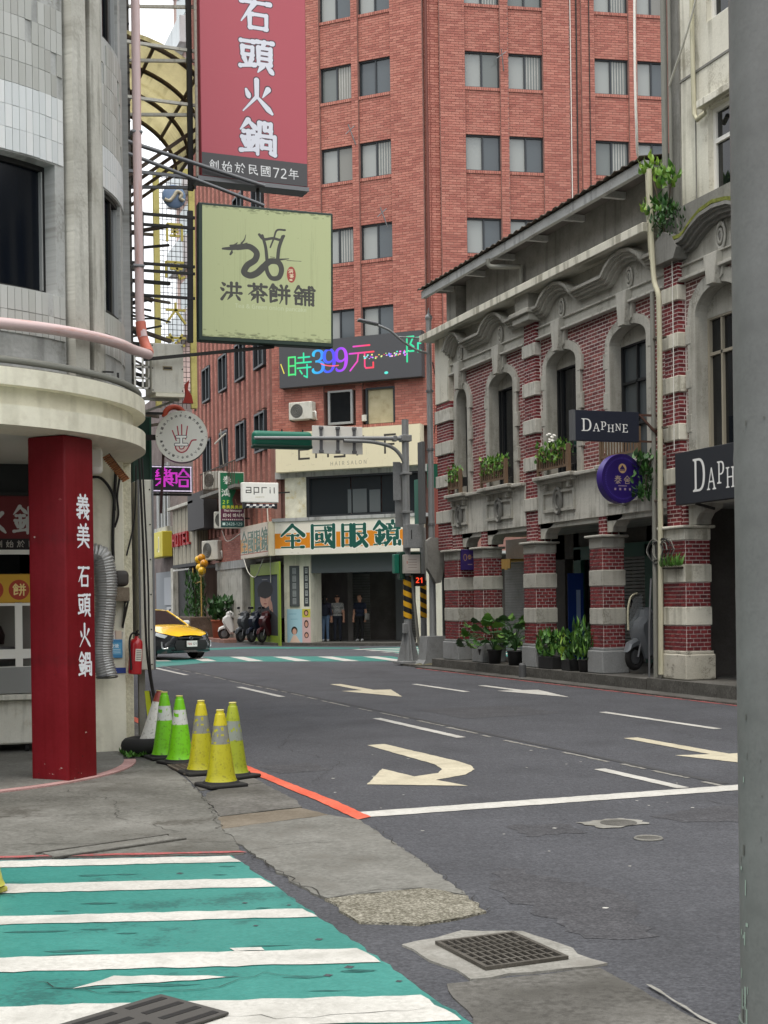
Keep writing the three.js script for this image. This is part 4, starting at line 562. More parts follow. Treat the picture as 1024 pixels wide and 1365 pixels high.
  obj('side_wall', fb(leftFace, 0, 13.9, 3.3, topY, -0.3, -0.12), M.mortarTower, A);
  ribs.forEach((s, i) => { const hit = wins.some((w) => s + 0.36 > w && s < w + 1.5); const spans = hit ? [[4.4, 7.3], [8.9, 10.4], [12.05, 13.4], [15.0, 16.3], [17.9, topY]] : [[4.4, topY]]; spans.forEach(([a, b]) => { obj('rib', fb(leftFace, s, s + 0.36, a, b, -0.12, 0), M.mortarTower, A); lay(leftFace, s, s + 0.36, a, b, 0, 500 + i); }); });
  for (const w of wins) for (const y0 of [7.3, 10.5, 13.5, 16.4]) { const g = group('window', A); obj('frame', [fb(leftFace, w, w + 1.5, y0, y0 + 0.08, -0.12, 0.05), fb(leftFace, w, w + 0.08, y0 + 0.08, y0 + 1.42, -0.12, 0.05), fb(leftFace, w + 1.42, w + 1.5, y0 + 0.08, y0 + 1.42, -0.12, 0.05), fb(leftFace, w, w + 1.5, y0 + 1.42, y0 + 1.5, -0.12, 0.05), fb(leftFace, w + 0.7, w + 0.8, y0 + 0.08, y0 + 1.42, -0.12, 0.04)], M.frameAlu, g); obj('pane', fb(leftFace, w + 0.08, w + 0.7, y0 + 0.08, y0 + 1.42, -0.1, -0.06), M.glassDark, g); obj('pane', fb(leftFace, w + 0.8, w + 1.42, y0 + 0.08, y0 + 1.42, -0.1, -0.06), towerGlass[1], g); }
  // lower storeys on the chamfer
  { const g = group('window', A); obj('frame', [fb(chamfer, 2.3, 3.28, 7.95, 8.03, -0.1, 0.02), fb(chamfer, 2.3, 3.28, 9.1, 9.17, -0.1, 0.02), fb(chamfer, 2.3, 2.38, 8.03, 9.1, -0.1, 0.02), fb(chamfer, 3.2, 3.28, 8.03, 9.1, -0.1, 0.02)], M.frameSilver, g); obj('pane', fb(chamfer, 2.38, 3.2, 8.03, 9.1, -0.07, -0.04), M.glassDark, g); }
  { const g = group('boarded_window', A); obj('frame', [fb(chamfer, 3.8, 3.88, 7.9, 9.17, -0.1, 0.02), fb(chamfer, 4.87, 4.94, 7.9, 9.17, -0.1, 0.02), fb(chamfer, 3.88, 4.87, 9.1, 9.17, -0.1, 0.02)], M.frameAlu, g); obj('board', fb(chamfer, 3.88, 4.87, 7.9, 9.1, -0.1, -0.05), surface(88, [176, 166, 134], { size: 128, metres: 1, speck: 6, cloud: 14, dirt: [140, 126, 94], dirtAmt: 0.5, bump: 0 }), g); obj('socket_box', fb(chamfer, 3.66, 3.84, 8.0, 8.22, -0.05, 0.06), M.whiteMetal, g); }
  obj('soffit_band', fb(chamfer, 0.1, 6.3, 6.1, 6.35, -0.3, 0.02), M.concWall, A);
  obj('tiled_pillar', fb(chamfer, 0.5, 1.38, 4.6, 6.12, -0.3, 0.02), surface(89, [206, 204, 184], { size: 256, metres: 1, speck: 8, cloud: 26, dirt: [178, 160, 104], dirtAmt: 0.6, bump: 0 }), A);
  { const g = group('shop_window', A); obj('frame', [fb(chamfer, 1.38, 1.5, 4.66, 6.12, -0.2, 0.03), fb(chamfer, 5.8, 5.95, 4.66, 6.12, -0.2, 0.03), fb(chamfer, 1.5, 5.8, 4.6, 4.72, -0.2, 0.04), fb(chamfer, 1.5, 5.8, 6.05, 6.12, -0.2, 0.03)], M.frameAlu, g); for (const [a, b] of [[1.5, 3.1], [3.14, 4.3], [4.34, 5.8]]) obj('pane', fb(chamfer, a, b, 4.72, 6.05, -0.1, -0.09), phys(0x23282b, 0.06), g); obj('blind', [fb(chamfer, 3.0, 3.14, 4.75, 5.6, -0.085, -0.07), fb(chamfer, 3.2, 3.75, 4.75, 5.6, -0.085, -0.07), fb(chamfer, 3.86, 4.28, 4.75, 5.55, -0.085, -0.07)], mat(0x4f5556, 0.6), g); }
  obj('ledge', fb(chamfer, 0.2, 6.2, 4.5, 4.62, -0.3, 0.5), M.concWall, A);
  // arcade at street level
  obj('arcade_beam', [fb(chamfer, 1.5, 6.3, 2.62, 3.3, -0.5, -0.05)], mat(0x5d6263, 0.7), A);
  obj('corner_pillar', fb(chamfer, 0.42, 1.5, 0, 3.3, -0.85, 0.04), M.cream, A); obj('pillar_panel', [fb(chamfer, 0.66, 1.06, 1.42, 2.9, 0.04, 0.07)], mat(0x4c4f50, 0.5), A);
  obj('pillar', fb(chamfer, 5.6, 6.3, 0, 3.3, -0.8, -0.05), M.cream, A);
  obj('arcade_ceiling', uvm(ex([[13.75, -62.4], [13.75, -48.7], [18.05, -44.5], [30, -42.5], [30, -62.4]].map(([x, z]) => [x, -z]), 0.1).rotateX(-Math.PI / 2).translate(0, 3.2, 0)), M.concWall, A);
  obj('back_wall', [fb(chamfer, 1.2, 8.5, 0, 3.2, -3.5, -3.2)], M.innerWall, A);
  for (const [a, b] of [[1.6, 2.4], [3.9, 5.1], [5.5, 7.6]]) { const g = group('roller_shutter', A); for (let i = 0; i < 26; i++) obj('slat', fb(chamfer, a, b, 0.02 + i * 0.1, 0.105 + i * 0.1, -3.19, -3.16), M.shutter, g); obj('shutter_box', fb(chamfer, a, b, 2.63, 2.95, -3.2, -3.0), mat(0x565c5e, 0.6), g); }
  obj('shop_post', [fb(chamfer, 3.55, 3.8, 0, 3.2, -3.2, -3.0), fb(chamfer, 5.15, 5.4, 0, 3.2, -3.2, -3.0)], mat(0x6d7070, 0.6), A);
  // ground floor of the side along the far street
  obj('side_pillar', [fb(leftFace, 4.7, 9.1, 0.12, 3.0, -0.4, 0.02)], M.stoneLight, A); obj('side_beam', fb(leftFace, 4.6, 9.8, 2.98, 3.3, -0.4, 0.06), M.concWall, A); obj('side_low_wall', fb(leftFace, 5.2, 9.8, 3.3, 4.4, -0.3, 0.02), M.mortarTower, A); lay(leftFace, 5.2, 9.8, 3.3, 4.4, 0.02, 613);
  obj('side_step', fb(leftFace, 4.4, 9.9, 0, 0.14, -0.6, 1.0), surface(90, [140, 104, 92], { size: 128, metres: 1, speck: 14, cloud: 20, bump: 0 }), A);
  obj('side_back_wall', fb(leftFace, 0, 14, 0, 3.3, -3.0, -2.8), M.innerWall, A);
  brickStuff('brickwork', list, A);
  obj('conduit', [tube([[13.3, 5.2, -49.1], [13.25, 4.4, -48.8], [13.3, 3, -48.75], [13.3, 2.3, -48.75]].map((p) => p), 0.02, 6, 24), tube([[13.05, 3.3, -51.8], [13.0, 2.7, -50.8], [13.05, 2.55, -50], [13.1, 3.2, -49]], 0.018, 6, 24), tube([[13.2, 4.6, -56], [13.05, 4.1, -54.5], [13.1, 4.3, -52.4]], 0.018, 6, 20)], M.whiteMetal, A);
}
slab('far_pavement', [[13.0, -62.5], [12.9, -49.2], [13.4, -47.7], [17.9, -43.4], [30, -41.3], [40, -40], [40, -62.5]], 0, 0.1, M.gutter, 0);

// signs on the corner
function signBox(name, label, f, s0, s1, y0, y1, o0, o1, faceMat, sideMat, cat = 'sign') {
  const t = thing(name, label, cat); obj('case', fb(f, s0, s1, y0, y1, o0, o1 - 0.01), sideMat, t); obj('face', onFace(f, face(s1 - s0 - 0.02, y1 - y0 - 0.02).translate((s0 + s1) / 2, (y0 + y1) / 2, o1)), faceMat, t); return t;
}
const ledCanvas = (c, w, h) => {
  c.fillStyle = '#3a3b3d'; c.fillRect(0, 0, w, h); const X = (k) => k * w;
  const gr = (x0, x1, a, b) => { const g = c.createLinearGradient(X(x0), 0, X(x1), 0); g.addColorStop(0, a); g.addColorStop(1, b); return g; };
  glyph(c, '時', X(0.05), h * 0.2, h * 0.66, 11, gr(0.04, 0.22, '#59e05a', '#18d9b0'));
  c.font = `${h * 0.74}px serif`; c.textBaseline = 'alphabetic'; for (const [ch, x, a, b] of [['3', 0.225, '#22c6e0', '#2f8ff0'], ['9', 0.305, '#2f6cf5', '#4b45ef'], ['9', 0.39, '#5a3df0', '#b23ff0']]) { c.fillStyle = gr(x, x + 0.08, a, b); c.fillText(ch, X(x), h * 0.74); c.strokeStyle = c.fillStyle; c.lineWidth = 3; c.strokeText(ch, X(x), h * 0.74); }
  glyph(c, '元', X(0.49), h * 0.1, h * 0.7, 11, gr(0.49, 0.66, '#d23fe8', '#ff3b50'));
  glyph(c, '阿', X(0.885), h * 0.05, h * 0.66, 12, gr(0.88, 1, '#20d088', '#2adfae'));
  const q = rng(3); for (let i = 0; i < 46; i++) { const x = 0.6 + 0.32 * q(), y = 0.42 + 0.1 * q() - 0.1 * (x - 0.6); c.fillStyle = `hsl(${q() * 360 | 0},90%,${60 + 25 * q()}%)`; c.fillRect(X(x), h * y, 6 + 8 * q(), 5 + 6 * q()); }
  c.strokeStyle = '#ff5a70'; c.lineWidth = 7; c.beginPath(); c.moveTo(X(0.3), h * 0.52); c.quadraticCurveTo(X(0.35), h * 0.62, X(0.43), h * 0.6); c.stroke(); c.strokeStyle = '#e7d84a'; c.beginPath(); c.moveTo(X(0.01), h * 0.45); c.lineTo(X(0.035), h * 0.68); c.stroke();
  c.fillStyle = '#54e0d0'; c.beginPath(); c.ellipse(X(0.76), h * 0.86, 14, 9, 0, 0, 7); c.fill();
};
{ const tx = canvasTex(1024, 288, ledCanvas);
  const m = new THREE.MeshStandardMaterial({ color: 0x202022, roughness: 0.6, emissive: 0xffffff, emissiveMap: tx, emissiveIntensity: 0.95 });
  signBox('led_sign_board', 'dark LED sign board with rainbow coloured price lettering on brick corner', chamfer, 0.48, 6.1, 9.37, 10.98, 0.02, 0.3, m, mat(0x4a4a4a, 0.6), 'LED sign'); }
signBox('salon_sign', 'long cream hair salon fascia sign with thin black letters', chamfer, 0.3, 6.02, 6.3, 7.73, 0.0, 0.34, printMat(1024, 256, (c, w, h) => {
  c.fillStyle = '#e3dab9'; c.fillRect(0, 0, w, h); c.strokeStyle = '#3b3833'; c.lineWidth = 13; c.lineCap = 'butt'; const T = 56, B = 176, P = (pts) => { c.beginPath(); pts.forEach(([x, y], i) => i ? c.lineTo(x, y) : c.moveTo(x, y)); c.stroke(); };
  P([[250, T], [172, T], [172, B], [250, B]]); P([[172, 116], [240, 116]]); P([[296, B], [296, T], [382, T], [382, B]]); P([[296, 120], [382, 120]]); P([[506, T], [430, T], [430, 116], [500, 116], [500, B], [424, B]]); P([[540, T], [640, T]]); P([[590, T], [590, B]]); P([[860, T], [784, T], [784, B]]); P([[784, 116], [850, 116]]);
  c.fillStyle = '#9b927c'; c.font = '34px sans-serif'; c.fillText('H A I R  S A L O N', 396, 232); grime(c, w, h, 8, 160, '120,105,80'); }, 0.6), M.beige);
const opticDraw = (c, w, h, chars, size, x0, step, stretch) => {
  c.fillStyle = '#e9e4d4'; c.fillRect(0, 0, w, h); c.fillStyle = '#e08a1c'; c.fillRect(0, h * 0.4, w, h * 0.42);
  [...chars].forEach((ch, i) => { glyph(c, ch, x0 + i * step, h * 0.14, size, size * 0.115 + 9, '#f2efe4', 'ming', stretch); }); [...chars].forEach((ch, i) => glyph(c, ch, x0 + i * step, h * 0.14, size, size * 0.115, '#16564a', 'ming', stretch)); grime(c, w, h, 9, 90, '110,100,80');
};
signBox('optician_sign', 'orange and white optician fascia sign with green characters over the arcade', chamfer, 0.28, 6.0, 3.28, 4.6, -0.05, 0.46, printMat(1024, 240, (c, w, h) => opticDraw(c, w, h, '全國眼鏡', 178, 34, 222, 1.08), 0.5), M.beige);
signBox('optician_side_sign', 'faded orange optician sign on the side along the far street', leftFace, 10.3, 14.4, 3.28, 4.52, -0.05, 0.36, printMat(768, 232, (c, w, h) => { opticDraw(c, w, h, '全國眼鏡', 176, 20, 186, 1.0); c.fillStyle = 'rgba(196,176,160,0.42)'; c.fillRect(0, 0, w, h); c.fillStyle = '#a8503c'; c.fillRect(0, h * 0.86, w, 6); grime(c, w, h, 10, 260, '90,70,55'); }, 0.6), M.beige);
{ const t = thing('thai_massage_sign', 'green vertical massage parlour sign with figure and phone number', 'sign', [12.68, 5.58, -52]);
  obj('case', cb(0, 0, -0.08, 1.0, 2.2, 0.16, 0.02), M.whiteMetal, t);
  obj('face', face(0.93, 2.12).translate(0, 0, 0.004), printMat(384, 876, (c, w, h) => { c.fillStyle = '#14724a'; c.fillRect(0, 0, w, h); c.fillStyle = '#5c2440'; c.fillRect(0, h * 0.66, w, h * 0.22); c.fillStyle = '#1c4a48'; c.fillRect(0, h * 0.88, w, h * 0.12);
    c.fillStyle = '#5d3a34'; c.beginPath(); c.moveTo(300, 90); c.lineTo(318, 180); c.lineTo(340, 210); c.lineTo(330, 300); c.lineTo(384, 330); c.lineTo(384, 560); c.lineTo(220, 560); c.lineTo(190, 430); c.lineTo(250, 300); c.lineTo(262, 210); c.lineTo(284, 180); c.fill(); c.fillStyle = '#8a5a4a'; c.beginPath(); c.ellipse(304, 240, 34, 48, 0, 0, 7); c.fill(); c.strokeStyle = '#9a6a58'; c.lineWidth = 14; c.beginPath(); c.moveTo(240, 420); c.lineTo(260, 500); c.lineTo(370, 510); c.stroke();
    glyph(c, '泰', 40, 50, 140, 17, '#f0f2ea', 'brush'); glyph(c, '鴻', 20, 250, 140, 15, '#f0f2ea', 'brush'); c.fillStyle = '#b9e03c'; c.font = 'bold 84px sans-serif'; c.fillText('2 F', 30, 500); c.fillStyle = '#d8d43c'; glyphs(c, '泰式養生館'.replace(/[式養生館]/g, '美'), 24, 520, 60, 8, '#d8d43c', 'plain', { step: 70 });
    c.fillStyle = '#efe9e0'; c.font = 'bold 46px sans-serif'; c.fillText('Thai Massage', 50, 624); glyphs(c, '타이', 36, 648, 70, 9, '#f0ece0', 'plain', { step: 72 }); glyphs(c, '마사지', 196, 648, 66, 9, '#f0ece0', 'plain', { step: 64 }); c.fillStyle = '#e6e0d8'; for (let i = 0; i < 11; i++) c.fillRect(28 + i * 31, 742, 16, 20); c.fillStyle = '#cfe6df'; c.font = '64px sans-serif'; c.fillText('2428-129', 86, 846); c.fillRect(28, 800, 46, 44); }, 0.5), t);
  obj('bracket', [bar([0.5, 0.7, -0.1], [0.75, 0.7, -0.1], 0.05), bar([0.5, -0.7, -0.1], [0.75, -0.7, -0.1], 0.05)], M.steelDark, t); }
{ const t = thing('april_sign', 'white hair shop sign with square black lettering and barber stripes under it', 'sign', [12.62, 5.52, -47.5]);
  obj('case', cb(0, 0, -0.1, 1.36, 0.72, 0.2, 0.03), M.white, t);
  obj('face', face(1.3, 0.66).translate(0, 0, 0.004), printMat(512, 260, (c, w, h) => { c.fillStyle = '#e9e7df'; c.fillRect(0, 0, w, h); c.strokeStyle = '#2b2a28'; c.lineWidth = 13; const P = (pts) => { c.beginPath(); pts.forEach(([x, y], i) => i ? c.lineTo(x, y) : c.moveTo(x, y)); c.stroke(); }; P([[50, 60], [120, 60], [120, 140]]); P([[120, 100], [50, 100], [50, 134], [120, 134]]); P([[165, 160], [165, 60], [232, 60], [232, 128], [165, 128]]); P([[280, 140], [280, 60], [352, 60]]); P([[398, 82], [398, 140]]); P([[398, 56], [398, 70]]); P([[458, 56], [458, 140]]); c.fillStyle = '#a9a27f'; c.font = '30px sans-serif'; c.fillText('24280979', 180, 206); grime(c, w, h, 5, 40, '150,140,90'); }, 0.5), t);
  const bp = obj('barber_bar', new THREE.CylinderGeometry(0.075, 0.075, 1.1, 16).rotateZ(Math.PI / 2).translate(0, -0.48, -0.1), printMat(512, 64, (c, w, h) => { c.fillStyle = '#e8e6e0'; c.fillRect(0, 0, w, h); c.fillStyle = '#23273a'; for (let i = -1; i < 5; i++) { c.beginPath(); c.moveTo(0, 0); c.moveTo(i * 110, 0); c.lineTo(i * 110 + 55, 0); c.lineTo(i * 110 + 110, h); c.lineTo(i * 110 + 55, h); c.fill(); } }, 0.4), t); { const uv = bp.geometry.attributes.uv; for (let i = 0; i < uv.count; i++) uv.setXY(i, uv.getY(i), uv.getX(i)); }
  obj('bar_end', [cb(-0.58, -0.48, -0.1, 0.1, 0.2, 0.18, 0.02), cb(0.58, -0.48, -0.1, 0.1, 0.2, 0.18, 0.02)], M.black, t); obj('bracket', bar([0.6, 0, -0.15], [1.0, 0.0, 0.3], 0.05), M.steelDark, t); }

// ---------------------------------------------------------------- rounded corner building on the left
const CX = 0.05, CZ = -14.2, plan = (a, r) => [CX + r * Math.sin(a * R), CZ + r * Math.cos(a * R)];
function arcPts(r, a0, a1, n) { const p = []; for (let i = 0; i <= n; i++) p.push(plan(a0 + (a1 - a0) * i / n, r)); return p; }
function up(pts, y0, y1) { return uvm(ex(pts.map(([x, z]) => [x, -z]), y1 - y0).rotateX(-Math.PI / 2).translate(0, y0, 0)); }
function arcSlab(r0, r1, a0, a1, y0, y1) { const n = Math.max(2, Math.ceil((a1 - a0) / 3)); const g = up([...arcPts(r1, a0, a1, n), ...arcPts(r0, a1, a0, n)], y0, y1), p = g.attributes.position, uv = g.attributes.uv, nm = g.attributes.normal; for (let i = 0; i < p.count; i++) if (Math.abs(nm.getY(i)) < 0.5) uv.setXY(i, Math.atan2(p.getX(i) - CX, p.getZ(i) - CZ) * r1, p.getY(i)); return smooth(g, 0.5); }
const corner = thing('rounded_corner_building', 'grey concrete building with rounded corner, cream canopy and tiled window bays', 'building');
{
  const A = corner, foot = (r, back = -60, left = -25) => [...arcPts(r, 0, 90, 24), [CX + r, back], [left, back], [left, CZ + r]];
  obj('core', smooth(up(foot(2.06), 3.62, 14), 0.5), M.concDark, A);
  const ext = (r, y0, y1, back = -17, left = -8) => smooth(up([...arcPts(r, 0, 90, 30), [CX + r, back], [CX + r - 0.6, back], ...arcPts(r - 0.6, 90, 0, 20), [left, CZ + r - 0.6], [left, CZ + r]], y0, y1), 0.5);
  const cn = group('canopy', A); obj('lower_band', ext(2.46, 3.13, 3.3), M.cream, cn); obj('neck', ext(2.34, 3.3, 3.47), M.cream, cn); obj('upper_band', ext(2.46, 3.47, 3.62), M.cream, cn);
  obj('ceiling', up([...arcPts(2.0, 0, 90, 20), [CX + 2.0, -18], [-8, -18], [-8, CZ + 2.0]], 3.14, 3.6), M.ceramic, A);
  const panels = [[8, 41.3], [56.4, 81.5]], wins = [[11, 38.4], [58.6, 72.5]];
  const tiles = ['#d2d6d6', '#cdd1d1', '#d8dad9'].map((c) => phys(c, 0.4)), tilesOld = ['#b2b3ae', '#adaea8', '#b8b9b4', '#a6a6a0'].map((c) => phys(c, 0.5)), tileGeo = new THREE.BoxGeometry(0.0655, 0.194, 0.014), q = rng(12);
  panels.forEach(([a0, a1], k) => {
    const [w0, w1] = wins[k], rw = 2.26;
    for (const [y0, y1] of [[3.62, 4.36], [5.52, 6.97], [8.1, 10]]) obj('wall_panel', arcSlab(2.05, rw, a0, a1, y0, y1), M.concWall, A);
    for (const [y0, y1] of [[4.36, 5.52], [6.97, 8.1]]) { obj('reveal', arcSlab(2.05, rw, w1, a1, y0, y1), M.concWall, A); obj('reveal', arcSlab(2.05, rw, a0, w0, y0, y1), M.concWall, A);
      const g = group('window', A), f = 0.9, dr = k ? 0.1 : 0; obj('frame', [arcSlab(2.05, 2.13 + dr, w0, w0 + f, y0, y1), arcSlab(2.05, 2.13 + dr, w1 - f, w1, y0, y1), arcSlab(2.05, 2.13 + dr, w0 + f, w1 - f, y0, y0 + 0.045), arcSlab(2.05, 2.13 + dr, w0 + f, w1 - f, y1 - 0.045, y1), arcSlab(2.09, 2.125 + dr, (w0 + w1) / 2 - 0.5, (w0 + w1) / 2 + 0.5, y0 + 0.045, y1 - 0.045)], M.black, g); obj('trim', [arcSlab(2.06, 2.136 + dr, w1 - f - 0.35, w1 - f, y0 + 0.05, y1 - 0.05)], M.frameSilver, g); obj('pane', arcSlab(2.06, 2.1 + dr, w0 + f, w1 - f, y0 + 0.045, y1 - 0.045), phys(0x0b1018, 0.12, { specularIntensity: 0.35 }), g); }
    const step = 1.78, n = Math.floor((a1 - a0 - 1) / step);
    for (let r = 0; r < 9; r++) for (let i = 0; i < n; i++) {
      const y = r < 2 ? 4.255 - r * 0.2 : 5.63 + (r - 2) * 0.198, a = a0 + 0.9 + (i + 0.5) * step - (k ? 0.4 : 0), [x, z] = plan(a, rw + 0.004); if (r >= 2 && r < 4 && i > n - 1) continue; if (k && a < 57.4) continue;
      const newer = r >= 2 && r < (k ? 4 : 5), set = newer ? tiles : tilesOld; if (!newer && q() < 0.06) continue;
      const o = shade(new THREE.Mesh(tileGeo, set[Math.floor(q() * set.length)])); o.name = 'wall_tile'; o.position.set(x, y + (q() - 0.5) * 0.004, z); o.rotation.y = a * R + (q() - 0.5) * 0.02; A.add(o);
    }
  });
  obj('pilaster', [arcSlab(2.05, 2.34, 42.2, 47.2, 3.62, 10), arcSlab(2.05, 2.34, 48.8, 51.6, 3.62, 10), arcSlab(2.05, 2.31, 51.6, 55.2, 3.62, 10)], M.stoneLight, A); obj('pilaster_groove', arcSlab(2.05, 2.27, 47.2, 48.8, 3.62, 10), surface(91, [112, 96, 88], { size: 128, metres: 1, speck: 14, cloud: 24, streak: 30, bump: 0 }), A);
  obj('side_strip', [arcSlab(2.05, 2.22, 41.3, 42.2, 3.62, 10), arcSlab(2.05, 2.22, 55.2, 56.4, 3.62, 10)], M.concDark, A);
  obj('end_pier', [arcSlab(2.05, 2.33, 81.5, 92, 3.62, 10), bx(2.0, 2.37, 3.62, 10, -16.6, -14.2)], M.concWall, A);
  obj('canopy_top_dirt', arcSlab(2.1, 2.44, 0, 88, 3.618, 3.632), M.concDark, A);
  // floor of the arcade with a pink border
  obj('arcade_floor', up([...arcPts(2.2, 0, 80, 20), [2.3, -14.4], [2.3, -18], [-8, -18], [-8, CZ + 2.2]], 0.005, 0.022), M.patch, A); obj('floor_border', up([...arcPts(2.32, 0, 84, 24), ...arcPts(2.2, 84, 0, 24)], 0.004, 0.0195), surface(92, [168, 132, 128], { size: 128, metres: 0.6, speck: 14, cloud: 18, bump: 0 }), A);
  // shop interior
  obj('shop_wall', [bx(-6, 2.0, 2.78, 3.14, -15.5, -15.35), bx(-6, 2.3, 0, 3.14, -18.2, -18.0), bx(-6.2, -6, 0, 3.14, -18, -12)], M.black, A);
  obj('corner_pier', [bx(1.95, 2.4, 0.01, 3.13, -15.4, -14.75, 0.01)], M.cream, A); obj('corner_pier_side', bx(2.4, 2.51, 0.01, 3.13, -15.4, -14.9, 0.008), surface(93, [214, 210, 186], { size: 256, metres: 0.8, speck: 18, cloud: 12, dirt: [120, 112, 92], dirtAmt: 0.3, bump: 0.01 }), A);
  obj('shop_side_wall', bx(2.3, 2.45, 0, 3.13, -18, -15.4), M.concDark, A); obj('row_wall', bx(1.6, 2.36, 0, 12, -60, -18), M.concDark, A);
  // pipes and cables on the wall
  obj('drain_pipe', [tube([[...plan(79, 2.42)].flatMap((v, i) => i ? [9.5, v] : [v]), [2.43, 5.2, -13.77], [2.44, 4.42, -13.78], [2.46, 4.28, -13.75]], 0.045, 12, 40)], M.pinkPvc, A);
  obj('pipe_elbow', [tube([[2.44, 4.44, -13.78], [2.45, 4.32, -13.77], [2.48, 4.2, -13.74], [2.49, 4.13, -13.66], [2.46, 4.07, -13.5]], 0.053, 12, 24)], M.orangePvc, A);
  obj('drain_pipe', [tube([[2.47, 4.07, -13.52], ...[66, 58, 50, 42, 34, 26, 18, 8].map((a) => { const [x, z] = plan(a, 2.42); return [x, 4.0 + 0.06 * (a - 30) / 40, z]; })], 0.05, 12, 60)], M.pinkPvc, A);
  for (const y of [5.0, 6.35, 7.8]) obj('pipe_clip', cb(2.42, y, -13.78, 0.12, 0.03, 0.12, 0.01), M.steelGrey, A);
  obj('conduit', [tube([...[86, 76, 66, 56, 46, 36, 26, 16, 6].map((a) => { const [x, z] = plan(a, 2.4); return [x, 3.69, z]; })], 0.032, 10, 60)], M.greyPvc, A);
  obj('conduit_bracket', [cb(...[plan(54, 2.36)].flatMap(([x, z]) => [x, 3.76, z]), 0.1, 0.014, 0.02), cb(...[plan(57, 2.4)].flatMap(([x, z]) => [x, 3.72, z]), 0.02, 0.1, 0.02)], M.steelDark, A);
  obj('wall_cable', [tube([[2.32, 3.05, -14.72], [2.3, 2.7, -14.73], [2.28, 2.35, -14.73], [2.28, 2.05, -14.73]], 0.018, 6, 24), tube([[1.95, 2.92, -14.7], [2.14, 2.95, -14.7], [2.28, 2.78, -14.72], [2.3, 2.6, -14.72]], 0.016, 6, 20), tube([[2.36, 2.98, -14.7], [2.33, 2.75, -14.72], [2.34, 2.55, -14.73], [2.3, 2.42, -14.73]], 0.012, 6, 20), tube([[2.56, 3.1, -14.85], [2.53, 2.5, -14.85], [2.44, 2.12, -14.84]], 0.01, 6, 16), tube([[2.62, 3.2, -15.0], [2.66, 2.2, -15.05], [2.68, 1.0, -15.0], [2.74, 0.45, -14.9]], 0.013, 6, 20), tube([[2.66, 3.2, -15.05], [2.7, 1.8, -15.0], [2.7, 0.9, -14.95], [2.76, 0.4, -14.85]], 0.01, 6, 20)], M.cable, A);
}
{ // red shop column
  const t = thing('red_column', 'square dark red shop column with white vertical characters', 'column', [1.51, 0.006, -12.78], 45 * R);
  obj('shaft', smooth(uvm(new RoundedBoxGeometry(0.42, 3.12, 0.42, 3, 0.02).translate(0, 1.56, 0)), 0.5), M.redPaint, t); obj('base_trim', cb(0, 0.004, 0, 0.426, 0.008, 0.426), mat(0x6a0d14, 0.5), t);
  const draw = (c, w, h) => { c.clearRect(0, 0, w, h); '義美石頭火鍋'.split('').forEach((ch, i) => glyph(c, ch, 20, [6, 150, 346, 488, 640, 782][i], 128, 15, '#eceef2', 'brush', 0.92)); };
  const m = new THREE.MeshStandardMaterial({ map: canvasTex(160, 920, draw), roughness: 0.5, transparent: true, alphaTest: 0.4 });
  { const q = rng(71), chip = [mat(0x8c3a3a, 0.7), mat(0x4a0a10, 0.7), mat(0xa89088, 0.8)]; for (let i = 0; i < 26; i++) { const s = i % 2 ? 1 : -1, y = i < 16 ? 0.02 + 0.35 * q() * q() : 0.3 + 2.4 * q(), u = (q() - 0.5) * 0.38, r = 0.004 + 0.012 * q() * q(); const gg = new THREE.ShapeGeometry(shp(rough([[u - r, y], [u, y - r * 0.6], [u + r * (1 + 2 * q()), y], [u, y + r]], 0.003, 0.006, 700 + i))); if (s < 0) gg.rotateY(-Math.PI / 2).translate(-0.2106, 0, 0); else gg.translate(0, 0, 0.2106); obj('paint_chip', gg, chip[i % 3], t); } }
  obj('lettering', face(0.27, 1.7).translate(0.045, 1.76, 0.2125), m, t); }
{ // red shop board inside
  const t = thing('shop_board', 'dark red hotpot shop board with white characters inside the arcade', 'sign', [0.95, 2.48, -15.3]);
  obj('board', cb(0, 0, -0.03, 1.7, 0.62, 0.05), mat(0x5c0f14, 0.5), t); obj('face', face(1.68, 0.6).translate(0, 0, 0.001), printMat(840, 300, (c, w, h) => { c.fillStyle = '#6a1218'; c.fillRect(0, 0, w, h); c.fillStyle = '#1b1314'; c.fillRect(430, 228, 410, 62); glyphs(c, '石頭火鍋', 40, 44, 164, 20, '#c9cbc9', 'brush', { step: 182 }); glyphs(c, '創始於民國', 494, 236, 42, 4, '#c8c2b8', 'plain', { step: 58 }); }, 0.6), t); obj('top_rail', cb(0, 0.33, -0.02, 1.74, 0.04, 0.08), M.black, t); }
